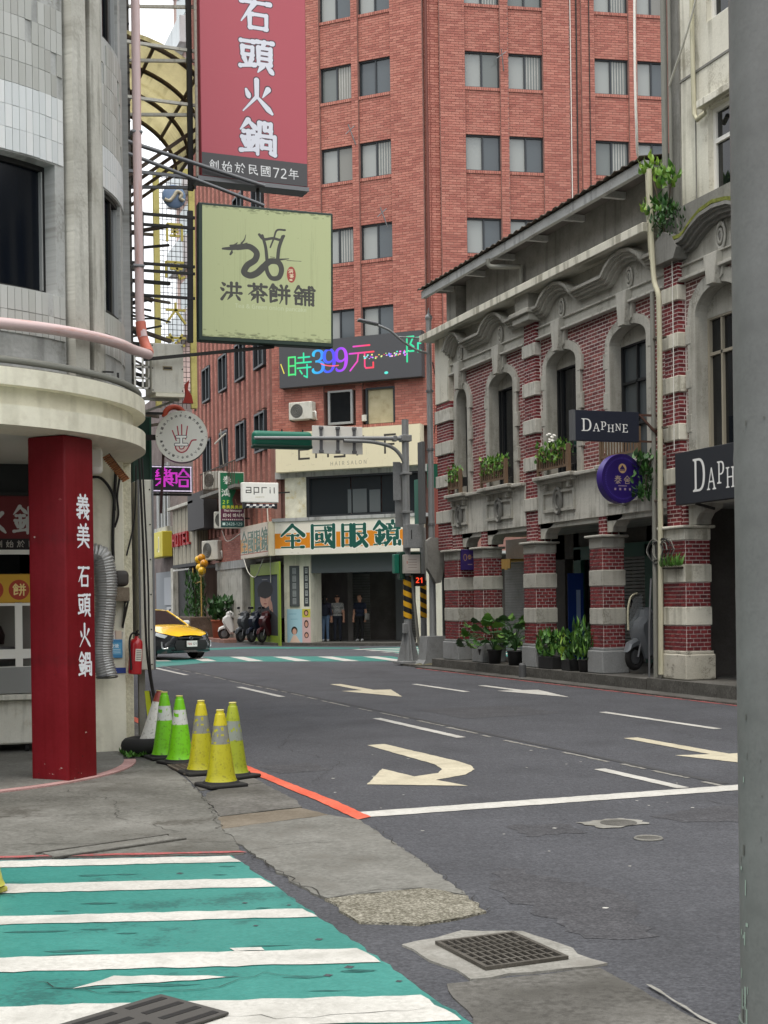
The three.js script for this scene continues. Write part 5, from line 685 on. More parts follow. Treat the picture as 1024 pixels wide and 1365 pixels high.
{ // food stall
  const t = thing('food_stall', 'white food stall with glazed front and yellow scallion pancake sign', 'stall', [0.9, 0.02, -15.1]);
  obj('cabinet', [cb(0, 0.33, -0.25, 1.3, 0.46, 0.5, 0.01), cb(0, 0.6, -0.2, 1.34, 0.06, 0.62, 0.01)], M.whiteMetal, t); obj('counter', bar([-0.66, 0.78, 0.02], [0.66, 0.78, 0.02], 0.02, 0.28, 0), mat(0x9a9c9a, 0.35, { metalness: 0.6 }), t);
  for (const x of [-0.62, -0.3, 0.1, 0.42, 0.62]) obj('post', cb(x, 1.25, 0, x === 0.1 || x === 0.42 ? 0.075 : 0.05, 0.72, 0.05), M.white, t); for (const y of [0.9, 1.06, 1.6, 2.15]) obj('rail', cb(0, y, 0, 1.3, y === 1.06 ? 0.1 : 0.05, 0.045), M.white, t);
  obj('pane', cb(0, 1.3, -0.02, 1.26, 0.64, 0.006), phys(0xffffff, 0.03, { transmission: 1, thickness: 0 }), t); obj('back_board', cb(0.1, 1.25, -0.5, 1.1, 0.7, 0.02), mat(0x8d8c86, 0.6), t); obj('pot', lathe([[0, 0], [0.14, 0], [0.15, 0.2], [0.13, 0.2], [0.12, 0.02], [0, 0.02]], 18).translate(0.27, 0.93, -0.25), M.steelGrey, t); obj('kettle', lathe([[0, 0], [0.09, 0], [0.1, 0.1], [0.06, 0.2], [0, 0.22]], 16).translate(0.2, 1.16, -0.3), M.black, t);
  obj('sign_face', face(1.3, 0.29).translate(0, 1.76, 0.03), printMat(900, 200, (c, w, h) => { c.fillStyle = '#c99a2a'; c.fillRect(0, 0, w, h); c.fillStyle = '#a83a20'; c.beginPath(); c.arc(560, 110, 74, 0, 7); c.arc(745, 110, 74, 0, 7); c.fill(); glyphs(c, '洪益', 300, 60, 92, 11, '#3a2410', 'brush', { step: 96 }); glyph(c, '蔥', 512, 62, 96, 10, '#f0d890'); glyph(c, '餅', 698, 62, 96, 10, '#f0d890'); }, 0.6), t); obj('sign_board', cb(0, 1.76, 0.01, 1.32, 0.31, 0.03), mat(0xb98c28, 0.6), t);
  obj('pennant', [cb(0.12, 1.58, 0.04, 0.05, 0.06, 0.006), cb(0.19, 1.58, 0.04, 0.05, 0.06, 0.006)], M.redBright, t); obj('wheel', [clean(new THREE.CylinderGeometry(0.05, 0.05, 0.04, 14).rotateZ(Math.PI / 2).translate(-0.5, 0.05, -0.1)), clean(new THREE.CylinderGeometry(0.05, 0.05, 0.04, 14).rotateZ(Math.PI / 2).translate(0.5, 0.05, -0.1))].slice(0, 1), M.rubber, t); obj('wheel', clean(new THREE.CylinderGeometry(0.05, 0.05, 0.04, 14).rotateZ(Math.PI / 2).translate(0.5, 0.05, -0.1)), M.rubber, t); obj('foot_shelf', cb(0, 0.1, -0.25, 1.2, 0.02, 0.45), M.whiteMetal, t);
}
{ // foil duct
  const t = thing('foil_duct', 'crinkled silver foil exhaust duct hanging on the cream pier', 'duct', [0, 0, 0]); const c = new THREE.CatmullRomCurve3([V(2.0, 2.13, -14.6), V(2.12, 2.1, -14.59), V(2.17, 1.92, -14.58), V(2.17, 1.6, -14.58), V(2.14, 1.3, -14.58), V(2.13, 1.05, -14.58), V(2.17, 0.83, -14.55)]); const g = new THREE.TubeGeometry(c, 150, 0.122, 18), p = g.attributes.position, q = rng(9); const nm = g.attributes.normal;
  for (let i = 0; i < p.count; i++) { const ringI = Math.floor(i / 19), k = 0.008 * Math.sin(ringI * 2.1) + 0.006 * (q() - 0.5) - (ringI < 60 ? 0.004 : 0.014); p.setXYZ(i, p.getX(i) + nm.getX(i) * k, p.getY(i) + nm.getY(i) * k, p.getZ(i) + nm.getZ(i) * k); } g.computeVertexNormals(); obj('hose', g, M.foil, t); obj('collar', clean(new THREE.TorusGeometry(0.11, 0.008, 6, 24).rotateX(1.4).translate(2.17, 0.83, -14.55)), M.steelGrey, t); }
{ const t = thing('wall_shelf', 'rusty bracket shelf with a motor box on the cream pier', 'shelf', [2.32, 1.5, -14.64]); obj('shelf_box', cb(0.02, 0.2, 0, 0.16, 0.15, 0.2, 0.01), surface(94, [112, 100, 84], { size: 128, metres: 0.5, speck: 12, cloud: 20, bump: 0 }), t); obj('motor', smooth(new RoundedBoxGeometry(0.16, 0.17, 0.18, 3, 0.05).translate(0.02, 0.37, 0), 0.6), mat(0x3f3b37, 0.6), t); obj('bracket', [bar([0.08, 0.12, -0.1], [0.08, 0.12, 0.1], 0.02), bar([0.08, 0.12, 0.09], [0.05, -0.14, -0.09], 0.018), bar([0.08, 0.12, -0.09], [0.05, -0.16, -0.09], 0.018)], M.steelDark, t); }
{ const t = thing('flyer_pocket', 'blue flyer pocket stuffed with papers on the cream pier', 'flyer holder', [2.28, 1.02, -14.735]); obj('pocket', cb(0, 0.1, 0, 0.17, 0.2, 0.03, 0.006), mat(0x3f87b8, 0.5), t); obj('print', face(0.15, 0.13).translate(0, 0.1, 0.017), printMat(128, 112, (c, w, h) => { c.fillStyle = '#5aa6cf'; c.fillRect(0, 0, w, h); c.fillStyle = '#e8f2f6'; for (let i = 0; i < 3; i++) c.fillRect(8, 60 + i * 16, 108, 4); glyphs(c, '會法', 20, 10, 40, 6, '#eaf4f8', 'plain'); }, 0.5), t); const q = rng(6); for (let i = 0; i < 5; i++) { const p = obj('paper', cb(-0.06 + i * 0.028, 0.23, 0.002 * i, 0.06, 0.12, 0.003), mat(['#d9d2c8', '#c7a8a0', '#e6e2da', '#b8b0a8', '#d8c4b0'][i], 0.8), t); p.rotation.z = (q() - 0.5) * 0.5; } }
tag(obj('blue_tape', cb(2.3, 0.885, -14.742, 0.2, 0.06, 0.006), M.blueTape), 'strip of blue tape stuck across the cream pier', 'tape');
{ // fire extinguisher
  const t = thing('fire_extinguisher', 'red fire extinguisher hung beside the cream pier', 'fire extinguisher', [2.49, 0.84, -14.72]); t.rotation.z = -0.06;
  obj('cylinder', lathe([[0, 0], [0.062, 0], [0.072, 0.012], [0.072, 0.32], [0.064, 0.36], [0.035, 0.385], [0.022, 0.39], [0.022, 0.41], [0, 0.41]], 24), M.redBright, t); obj('valve', [cb(0, 0.43, 0, 0.035, 0.05, 0.035, 0.008), bar([0, 0.455, -0.02], [0.0, 0.475, 0.09], 0.02, 0.01), bar([0, 0.43, 0.02], [0.0, 0.44, 0.09], 0.02, 0.01)], M.black, t); obj('hose', tube([[0.03, 0.43, 0], [-0.05, 0.44, 0.03], [-0.08, 0.36, 0.05], [-0.06, 0.15, 0.06], [-0.05, 0.05, 0.065]], 0.011, 8, 24), M.rubber, t); obj('label', clean(new THREE.CylinderGeometry(0.0728, 0.0728, 0.13, 12, 1, true, -0.2, 1.1).translate(0, 0.21, 0)), printMat(64, 64, (c, w, h) => { c.fillStyle = '#d8d4c8'; c.fillRect(0, 0, w, h); c.fillStyle = '#403c38'; for (let i = 0; i < 6; i++) c.fillRect(8, 8 + i * 9, 48, 3); }, 0.6), t); }
{ const t = thing('awning_roll', 'faded orange bamboo blind sagging under the cream canopy', 'blind', [0, 0, 0]); for (let i = 0; i < 15; i++) { const k = i / 14; obj('slat', bar([2.1 + 0.24 * k, 3.11 - 0.02 - 0.2 * k, -13.75 - 0.3 * k], [2.02 + 0.24 * k, 3.04 - 0.2 * k, -13.6 - 0.3 * k], 0.022, 0.012), mat(['#9a6238', '#8d5630', '#a56c40'][i % 3], 0.8), t); } obj('cord', bar([2.1, 3.1, -13.74], [2.34, 2.88, -14.04], 0.01), M.cable, t); }
{ const t = thing('loudspeaker_horn', 'white plastic junction box under the canopy beside the red column', 'junction box', [1.9, 2.98, -13.3]); obj('shell', smooth(new RoundedBoxGeometry(0.14, 0.26, 0.12, 3, 0.05), 0.6), M.white, t); obj('cover', cb(0, 0.02, 0.062, 0.09, 0.16, 0.01, 0.004), M.ceramic, t); t.name = numbered('junction_box'); }
{ const t = thing('edge_sign_panel', 'tall white sign box seen edge on beside the cream pier', 'sign', [2.72, 0.86, -15.3]); obj('case', bx(-0.09, 0.085, 0, 2.12, -0.5, 0.1, 0.012), M.whiteMetal, t); obj('edge_strip', [bx(-0.092, -0.07, 0, 2.12, 0.1, 0.108), bx(0.065, 0.087, 0, 2.12, 0.1, 0.108)], M.steelGrey, t); for (let i = 0; i < 6; i++) obj('screw', clean(new THREE.SphereGeometry(0.009, 6, 5).translate(0.045, 0.06 + i * 0.39, 0.102)), M.steelDark, t); obj('post', [cb(-0.04, -0.43, -0.1, 0.07, 0.86, 0.07)], M.greyPvc, t); }

// ---- hanging signs over the street
{ const t = thing('red_hotpot_sign', 'large red vertical hotpot sign with white outlined characters and dark footer', 'sign', [4.35, 6.8, -16.4], 0.05);
  const w = 1.38, h = 4.6; obj('case', bx(-w / 2, w / 2, 0, h, -0.24, 0, 0.01), mat(0x8a3038, 0.6), t); obj('bottom_plate', bx(-w / 2 - 0.04, w / 2 + 0.01, -0.05, 0.0, -0.25, 0.01), M.steelGrey, t);
  obj('face', face(w - 0.02, h - 0.02).translate(0, h / 2, 0.004), printMat(600, 2000, (c, W, H) => { const px = W / 1.36; c.fillStyle = '#b85460'; c.fillRect(0, 0, W, H); c.fillStyle = '#ba5862'; for (let i = 0; i < 5; i++) c.fillRect(0, 200 + i * 410, W, 3); const foot = H - 0.28 * px; c.fillStyle = '#4b4a4c'; c.fillRect(0, foot, W, H - foot); const S = 200; ['義', '美', '石', '頭', '火', '鍋'].forEach((ch, i) => { const y = foot - 212 - (5 - i) * 222; glyph(c, ch, 206, y, S, 40, '#4a3a44', 'brush', 1.08); glyph(c, ch, 206, y, S, 29, '#e4e6f0', 'brush', 1.08); });
    let x = 36; for (const ch of '創始於民國72年') { if (GL[ch]) { glyph(c, ch, x, foot + 34, 62, 6, '#e8eaea', 'brush'); x += 73; } else { c.fillStyle = '#e8eaea'; c.font = '74px sans-serif'; c.fillText(ch, x - 2, foot + 94); x += 44; } } }, 0.45), t);
  const fr = group('support_frame', t), zb = -0.3; for (const y of [0.06, 0.96, 1.63, 2.3, 3.3]) { obj('arm', [bar([-1.95, y, zb], [-0.66, y, zb], 0.035), bar([-1.95, y - 0.1, zb - 0.5], [-0.66, y - 0.1, zb - 0.05], 0.035)], y > 0.5 ? M.whiteMetal : M.steelGrey, fr); } obj('mast', bar([-0.74, -0.1, zb], [-0.74, h, zb], 0.06), M.steelDark, fr); obj('mast', bar([-0.7, -0.02, -0.12], [-0.7, h, -0.12], 0.035), M.whiteMetal, fr);
  obj('tie_rod', [rod([-1.9, 0.34, 0.1], [0.1, -0.06, 0.06], 0.025), rod([-1.9, 0.22, 0.12], [0.0, -0.32, 0.16], 0.022)].slice(0, 1), M.steelGrey, fr); obj('tie_rod', rod([-1.9, 0.2, 0.14], [0.05, -0.34, 0.18], 0.022), M.steelGrey, fr); obj('hanger', bar([0.06, -0.05, -0.1], [0.06, -0.5, -0.1], 0.03), M.steelDark, fr); }
{ const t = thing('green_tea_sign', 'square pale green tea and pancake sign with brush drawn dragon cup', 'sign', [4.16, 5.36, -15.2], -0.045); t.rotation.z = -0.012;
  const w = 1.54, h = 1.52; obj('case', bx(-w / 2 - 0.03, w / 2 + 0.012, -h / 2 - 0.035, h / 2 + 0.015, -0.15, -0.004, 0.012), mat(0x1c3127, 0.5), t);
  obj('face', face(w - 0.03, h - 0.03), printMat(1024, 1024, (c, W, H) => {
    c.fillStyle = '#bac292'; c.fillRect(0, 0, W, H); const K = '#45453f'; c.strokeStyle = K; c.fillStyle = K; c.lineCap = 'round'; c.lineJoin = 'round'; const S = (x) => (x - 50) * 1.09, T = (y) => (y - 10) * 1.075;
    const line = (pts, w0, w1 = w0) => { const n = 60, cv = new THREE.CatmullRomCurve3(pts.map(([x, y]) => V(S(x), T(y), 0))); for (let i = 0; i <= n * 3; i++) { const k = i / n / 3, p = cv.getPoint(k); c.beginPath(); c.arc(p.x, p.y, (w0 + (w1 - w0) * k) / 2, 0, 7); c.fill(); } };
    line([[300, 300], [390, 290], [440, 330], [430, 380], [370, 430], [350, 480], [390, 500], [440, 480], [490, 430]], 46, 52); line([[490, 430], [540, 385], [600, 390], [622, 440], [600, 500], [550, 508], [520, 470], [510, 420]], 50, 30); line([[300, 300], [250, 312], [196, 318]], 40, 16); line([[262, 340], [250, 356], [262, 330]], 16, 12); line([[330, 270], [352, 240], [362, 204]], 14, 4); line([[350, 276], [372, 262]], 16, 5); line([[250, 292], [280, 284], [300, 268]], 14, 8);
    line([[482, 200], [505, 280], [516, 380]], 22, 26); line([[632, 196], [604, 280], [592, 386]], 26, 28); line([[460, 195], [490, 225], [560, 214], [620, 220], [640, 190]], 22, 20); line([[648, 146], [590, 152], [566, 214], [540, 282]], 16, 12); line([[590, 370], [640, 362], [676, 356]], 18, 5); line([[660, 370], [768, 368]], 4, 3); line([[540, 352], [572, 354]], 4);
    c.fillStyle = '#a8483c'; c.beginPath(); c.ellipse(S(694), T(472), 36, 64, 0, 0, 7); c.fill(); glyph(c, '洪', S(672), T(428), 40, 5, '#e8d8b8'); glyph(c, '茶', S(680), T(466), 36, 5, '#e8d8b8'); c.fillStyle = '#e8d8b8'; c.fillRect(S(680), T(506), 24, 12);
    [['洪', 172, 1], ['茶', 365, 1], ['餅', 520, 1], ['舖', 705, 1]].forEach(([ch, x]) => glyph(c, ch, S(x), T(548), 168, 24, K, 'brush', 1.06));
    c.fillStyle = 'rgba(206,214,178,0.9)'; c.font = '46px sans-serif'; c.fillText('Tea & Green onion pancake', S(284), T(742));
    const q = rng(31); for (let i = 0; i < 60; i++) { const x = W * (0.3 + 0.28 * Math.floor(q() * 3)) + (q() - 0.5) * 70, y = q() * H * 0.5; c.fillStyle = `rgba(96,104,64,${0.03 + 0.05 * q()})`; c.fillRect(x, y, 2 + 5 * q(), 90 + H * 0.4 * q()); } for (let i = 0; i < 240; i++) { c.fillStyle = `rgba(60,66,40,${0.08 + 0.2 * q()})`; const top = q() < 0.4; c.beginPath(); c.ellipse(q() * W, top ? q() * q() * 40 : H - q() * q() * 60, 4 + 26 * q(), 2 + 6 * q(), 0, 0, 7); c.fill(); } grime(c, W, H, 32, 120, '90,96,60', 0.4); }, 0.4), t);
  const fr = group('support_frame', t); for (const y of [0.62, 0.5, 0.06, -0.02, -0.3]) obj('arm', bar([-1.75, y, -0.12], [-w / 2 - 0.05, y, -0.12], 0.03), M.steelDark, fr); obj('mast', bar([-1.42, 0.64, -0.12], [-1.42, -0.55, -0.12], 0.04), M.steelDark, fr); obj('mast', bar([-w / 2 - 0.1, 0.7, -0.14], [-w / 2 - 0.1, -0.8, -0.14], 0.06), M.steelDark, fr); obj('brace', bar([-1.4, -1.02, -0.15], [0.1, -0.8, -0.12], 0.035), M.steelDark, fr); }
{ const t = thing('white_wall_cabinet', 'cream metal box with a slot bracketed out from the wall under the green sign', 'cabinet', [3.045, 4.0, -15.5]);
  obj('box', bx(-0.185, 0.185, 0, 0.57, -0.4, 0, 0.012), M.whiteMetal, t); obj('door_slot', [cb(0.0, 0.285, 0.002, 0.11, 0.045, 0.008)], mat(0x8c7f63, 0.6), t); obj('slot_hole', cb(0, 0.285, 0.007, 0.09, 0.018, 0.004), M.black, t); obj('base_lip', bx(-0.14, 0.19, -0.04, 0.0, -0.38, 0.01), M.cream, t); for (const [x, y] of [[-0.17, 0.03], [0.17, 0.03], [-0.17, 0.54], [0.17, 0.54], [-0.17, 0.28], [0.17, 0.28]]) obj('screw', clean(new THREE.SphereGeometry(0.008, 6, 5).translate(x, y, 0.002)), M.steelDark, t);
  obj('bracket', [bar([-0.6, -0.06, -0.1], [0.15, -0.06, -0.1], 0.03), bar([-0.5, -0.3, -0.2], [0.1, -0.06, -0.2], 0.025)], M.greyPvc, t); const rk = group('rack', t); for (const y of [0.06, 0.17, 0.3, 0.42]) obj('bar', bar([-0.36, y, -0.08], [-0.19, y, -0.08], 0.02), M.white, rk); for (const x of [-0.36, -0.27, -0.2]) obj('bar', bar([x, 0.05, -0.08], [x, 0.43, -0.08], 0.02), M.white, rk); }
{ const t = thing('round_craft_sign', 'round white craft association sign with a red hand emblem', 'sign', [3.3, 3.57, -16.0], -0.22);
  obj('drum', clean(new THREE.CylinderGeometry(0.3, 0.3, 0.2, 40).rotateX(Math.PI / 2).translate(0, 0, -0.11)), mat(0x2c2b2a, 0.5), t); obj('rim', clean(new THREE.TorusGeometry(0.3, 0.006, 6, 48)), M.ceramic, t);
  obj('face', new THREE.CircleGeometry(0.3, 48).translate(0, 0, 0.002), printMat(640, 640, (c, W, H) => { c.fillStyle = '#dcdcd4'; c.fillRect(0, 0, W, H); c.lineCap = 'round'; const curve = (pts, w, col) => { c.strokeStyle = col; c.lineWidth = w; c.beginPath(); const cv = new THREE.CatmullRomCurve3(pts.map(([x, y]) => V(x, y, 0))); for (let i = 0; i <= 60; i++) { const p = cv.getPoint(i / 60); i ? c.lineTo(p.x, p.y) : c.moveTo(p.x, p.y); } c.stroke(); };
    const red = '#a32a3c'; curve([[206, 246], [226, 300], [252, 370]], 15, red); curve([[268, 192], [276, 260], [284, 320]], 15, red); curve([[322, 170], [322, 250], [322, 320]], 15, red); curve([[394, 192], [384, 260], [370, 350]], 15, red); curve([[240, 420], [250, 480], [310, 520], [370, 500], [410, 440], [450, 370], [500, 362]], 17, red); curve([[284, 440], [300, 476], [340, 470], [352, 430], [330, 410], [312, 424], [318, 440]], 14, red); curve([[262, 430], [276, 490], [330, 500], [376, 460], [384, 420]], 10, '#f0b8b0');
    glyph(c, '工', 232, 290, 164, 44, '#23232c'); glyph(c, '工', 232, 290, 164, 28, '#f2f2ee');
    '社團法人台灣手工藝文創協會'.split('').forEach((ch, i) => { const draw = (a) => { c.save(); c.translate(320 + 262 * Math.sin(a), 320 - 262 * Math.cos(a)); c.rotate(a); glyph(c, ch, -18, -18, 36, 4, '#2c2a28'); c.restore(); }; draw((-80 + i * 13) * R); draw((100 + i * 13) * R); }); for (const a of [0, 90, 180, 270]) { c.fillStyle = '#333'; c.beginPath(); c.arc(320 + 306 * Math.sin(a * R), 320 - 306 * Math.cos(a * R), 5, 0, 7); c.fill(); } grime(c, W, H, 4, 60, '110,105,90', 0.15); }, 0.45), t);
  obj('bracket', [bar([-0.7, 0, -0.1], [-0.28, 0, -0.1], 0.06)], M.steelDark, t); obj('hanger', bar([-0.22, -0.2, -0.1], [-0.26, -0.9, -0.14], 0.07, 0.03), mat(0x3a1a1a, 0.6), t); }
{ const t = thing('pink_led_sign', 'small black LED box with magenta dotted characters under the round sign', 'LED sign', [3.31, 3.14, -16.8]);
  obj('case', bx(-0.28, 0.28, -0.165, 0.165, -0.12, 0, 0.008), M.black, t);
  const tx = canvasTex(480, 288, (c, W, H) => { c.fillStyle = '#15111a'; c.fillRect(0, 0, W, H); const t2 = document.createElement('canvas'); t2.width = 480; t2.height = 288; const d = t2.getContext('2d'); glyph(d, '樂', 70, 20, 220, 20, '#fff'); glyph(d, '哈', 236, 20, 230, 20, '#fff'); const im = d.getImageData(0, 0, 480, 288).data; for (let y = 10; y < 288; y += 11) for (let x = 10; x < 480; x += 11) if (im[(y * 480 + x) * 4 + 3] > 100) { c.fillStyle = '#f03ce0'; c.beginPath(); c.arc(x, y, 5, 0, 7); c.fill(); } c.fillStyle = '#f4e6ff'; for (let x = 6; x < 480; x += 14) { c.fillRect(x, 4, 10, 12); c.fillRect(x, 272, 10, 12); } for (let y = 6; y < 288; y += 14) c.fillRect(464, y, 12, 10); });
  obj('led_face', face(0.55, 0.32).translate(0, 0, 0.003), new THREE.MeshStandardMaterial({ color: 0x101014, roughness: 0.5, emissive: 0xffffff, emissiveMap: tx, emissiveIntensity: 0.9 }), t); obj('bracket', [bar([-0.5, 0.1, -0.06], [-0.27, 0.1, -0.06], 0.04), bar([-0.5, -0.19, -0.06], [0.28, -0.19, -0.06], 0.03)], M.steelDark, t); }
{ const t = thing('green_box_sign', 'dark green sign box behind the cream canopy edge', 'sign', [2.93, 3.36, -16.5]); obj('case', bx(-0.13, 0.1, -0.38, 0.5, -0.5, 0, 0.01), M.greenDark, t); obj('edge_trim', bx(0.08, 0.102, -0.38, 0.5, 0.0, 0.008), mat(0x1d5a44, 0.5), t); }
{ const t = thing('orange_ring_sign', 'orange ring shaped sign ornament poking out above the round sign', 'sign ornament', [3.5, 4.05, -17.4]); obj('ring', clean(new THREE.TorusGeometry(0.13, 0.035, 8, 28, Math.PI).translate(0, -0.06, 0)), mat(0xb9482c, 0.5), t); obj('fin', clean(ex([[0.1, 0.12], [0.24, 0.12], [0.22, 0.22], [0.17, 0.3], [0.19, 0.42], [0.13, 0.36], [0.14, 0.22]], 0.04)), mat(0xb03a2c, 0.5), t); obj('stem', bar([-0.5, -0.02, 0], [-0.1, -0.02, 0], 0.03), M.steelDark, t); }
{ // curved awning
  const t = thing('curved_awning', 'arched polycarbonate awning with brown steel ribs high on the left side', 'awning', [0, 0, 0]); const prof = (k) => [2.55 + 1.42 * Math.sin(k * Math.PI / 2 * 1.02), 8.62 - 0.9 * (1 - Math.cos(k * Math.PI / 2 * 1.02)) ]; const zs = [-16.9, -17.7, -18.5, -19.3];
  for (const z of zs) { obj('rib', tube(Array.from({ length: 9 }, (_, i) => { const [x, y] = prof(i / 8); return [x, y, z]; }), 0.03, 6, 24), mat(0x4a3b2c, 0.6), t); obj('strut', bar([3.94, 7.72, z], [2.5, 6.6, z], 0.05, 0.04), mat(0x4a3b2c, 0.6), t); } for (const k of [0.3, 0.62, 1]) { const [x, y] = prof(k); obj('purlin', bar([x, y, -16.85], [x, y, -19.35], 0.035), mat(0x55452f, 0.6), t); }
  const pts = []; for (let i = 0; i <= 12; i++) pts.push(prof(i / 12)); const outer = pts.map(([x, y]) => [x, y + 0.045]), g = ex([...outer, ...pts.map(([x, y]) => [x, y + 0.04]).reverse()], 2.6).translate(0, 0, -19.4); const sm = surface(95, [240, 234, 204], { size: 256, metres: 1.2, speck: 6, cloud: 12, streak: 20, dirt: [204, 196, 156], dirtAmt: 0.5, rough: 0.4, bump: 0 }); obj('sheet', uvm(g), new THREE.MeshPhysicalMaterial({ map: sm.map, roughness: 0.95, transmission: 0.85, thickness: 0, side: THREE.DoubleSide }), t); }
{ const t = thing('wall_grille_unit', 'dark louvred air conditioner box under the arched awning', 'air conditioner', [2.95, 7.3, -18.2]); obj('case', bx(-0.4, 0.3, 0, 0.55, -0.4, 0, 0.01), mat(0x4c4436, 0.6), t); for (let i = 0; i < 8; i++) obj('louvre', bx(-0.36, 0.24, 0.06 + i * 0.055, 0.09 + i * 0.055, 0, 0.02), mat(0x3a3328, 0.6), t); }
{ // yellow lattice tower sign
  const t = thing('yellow_lattice_sign', 'tall yellow lattice sign tower with blue wave disc and cut out characters', 'sign', [5.07, 5.2, -25]); const h = 4.3;
  for (const x of [-0.33, 0.33]) obj('post', cb(x, h / 2, 0, 0.11, h, 0.09, 0.01), M.yellowPaint, t); obj('cap', clean(ex([[-0.36, 0], [0.36, 0], [0.26, 0.13], [-0.26, 0.13]], 0.12).translate(0, h, -0.06)), M.yellowPaint, t);
  const bars = []; for (let i = 0; i < 8; i++) bars.push([[-0.28 + i * 0.08, 0, -0.06], [-0.28 + i * 0.08, h, -0.06]]); for (let i = 0; i < 44; i++) bars.push([[-0.33, 0.1 + i * 0.097, -0.06], [0.33, 0.1 + i * 0.097, -0.06]]); const mesh = obj('mesh_grid', bars.map(([a, b]) => bar(a, b, 0.009)), M.steelDark, t); mesh.userData.kind = 'stuff';
  obj('disc', clean(new THREE.SphereGeometry(0.22, 24, 14).scale(1, 1, 0.25).translate(0, 3.9, 0.03)), phys(0x6f87a8, 0.3), t); obj('wave', tube([[-0.19, 3.82, 0.1], [-0.1, 3.8, 0.1], [-0.02, 3.88, 0.1], [0.05, 3.98, 0.1], [0.13, 3.94, 0.1], [0.1, 3.86, 0.1], [0.17, 3.82, 0.09]], 0.032, 8, 40), mat(0xb8b09a, 0.5), t);
  const cut = (strokes, y, m) => strokes.split(';').map((s) => s.split(' ').map((p) => p.split(',').map(Number))).flatMap((p) => p.slice(1).map((b, i) => bar([(p[i][0] - 50) / 100 * 0.46, y + (50 - p[i][1]) / 100 * 0.46, 0.03], [(b[0] - 50) / 100 * 0.46, y + (50 - b[1]) / 100 * 0.46, 0.03], 0.045, 0.04)));
  ['國', '民', '大', '飯'].forEach((_, i) => { const y = [3.25, 2.55, 1.75, 1.2][i]; obj('character', cut(['20,20 20,90;20,20 80,20 80,86;36,36 64,36;36,50 66,50;30,66 70,66;50,36 50,66', '14,20 86,20;14,20 14,84;30,46 80,46;50,20 70,86 90,76', '10,38 90,38;50,8 50,38 12,92;50,38 90,92', '10,30 90,30;24,14 40,46;76,14 60,46;14,60 86,60;50,46 50,92'][i], y), mat(0xc2b458, 0.5), t); });
  obj('stay', bar([-1.6, 3.2, -0.1], [-0.3, 3.2, -0.1], 0.05), M.steelRust, t); obj('stay', bar([-1.6, 0.6, -0.1], [-0.3, 0.6, -0.1], 0.05), M.steelRust, t); obj('truss', [bar([0.42, 0, -0.3], [0.42, h, -0.3], 0.03), ...Array.from({ length: 9 }, (_, i) => bar([0.36, 0.2 + i * 0.45, -0.1], [0.42, 0.45 + i * 0.45, -0.3], 0.02))], M.steelRust, t); }
{ // scaffold-like sign frames further along the left side
  const t = thing('steel_sign_frames', 'tangle of rusty steel sign frames projecting from the left facades', 'sign frame', [0, 0, 0]); const q = rng(55); for (let i = 0; i < 20; i++) { const z = -17.6 - i * 0.32, x = 2.4 + 0.02 * i, y = 4.3 + 2.2 * q(); obj('strut', bar([x, y, z], [3.0 + 0.075 * i + 0.25 * q(), y + (q() - 0.5) * 1.2, z], 0.025 + 0.03 * q()), q() < 0.5 ? M.steelDark : M.steelRust, t); } for (let i = 0; i < 7; i++) obj('upright', bar([3.05 + 0.12 * i, 4.2, -18 - i * 0.8], [3.0 + 0.12 * i, 6.6 + 0.4 * q(), -18 - i * 0.8], 0.05), i % 2 ? M.steelDark : M.steelRust, t); const dk = surface(104, [84, 80, 74], { size: 128, metres: 0.6, speck: 10, cloud: 12, bump: 0 }); obj('louvred_panel', bx(2.4, 2.9, 4.3, 9.6, -17.0, -16.9), dk, t); for (let k = 0; k < 26; k++) obj('louvre', bx(2.4, 2.9, 4.35 + k * 0.2, 4.37 + k * 0.2, -16.9, -16.88), M.steelDark, t); for (let k = 0; k < 9; k++) obj('mesh_bar', bar([2.9, 4.6 + k * 0.22, -16.85 - k * 0.1], [3.5, 4.5 + k * 0.25, -17.6], 0.02 + 0.012 * (k % 3)), k % 2 ? M.steelDark : M.steelRust, t); }

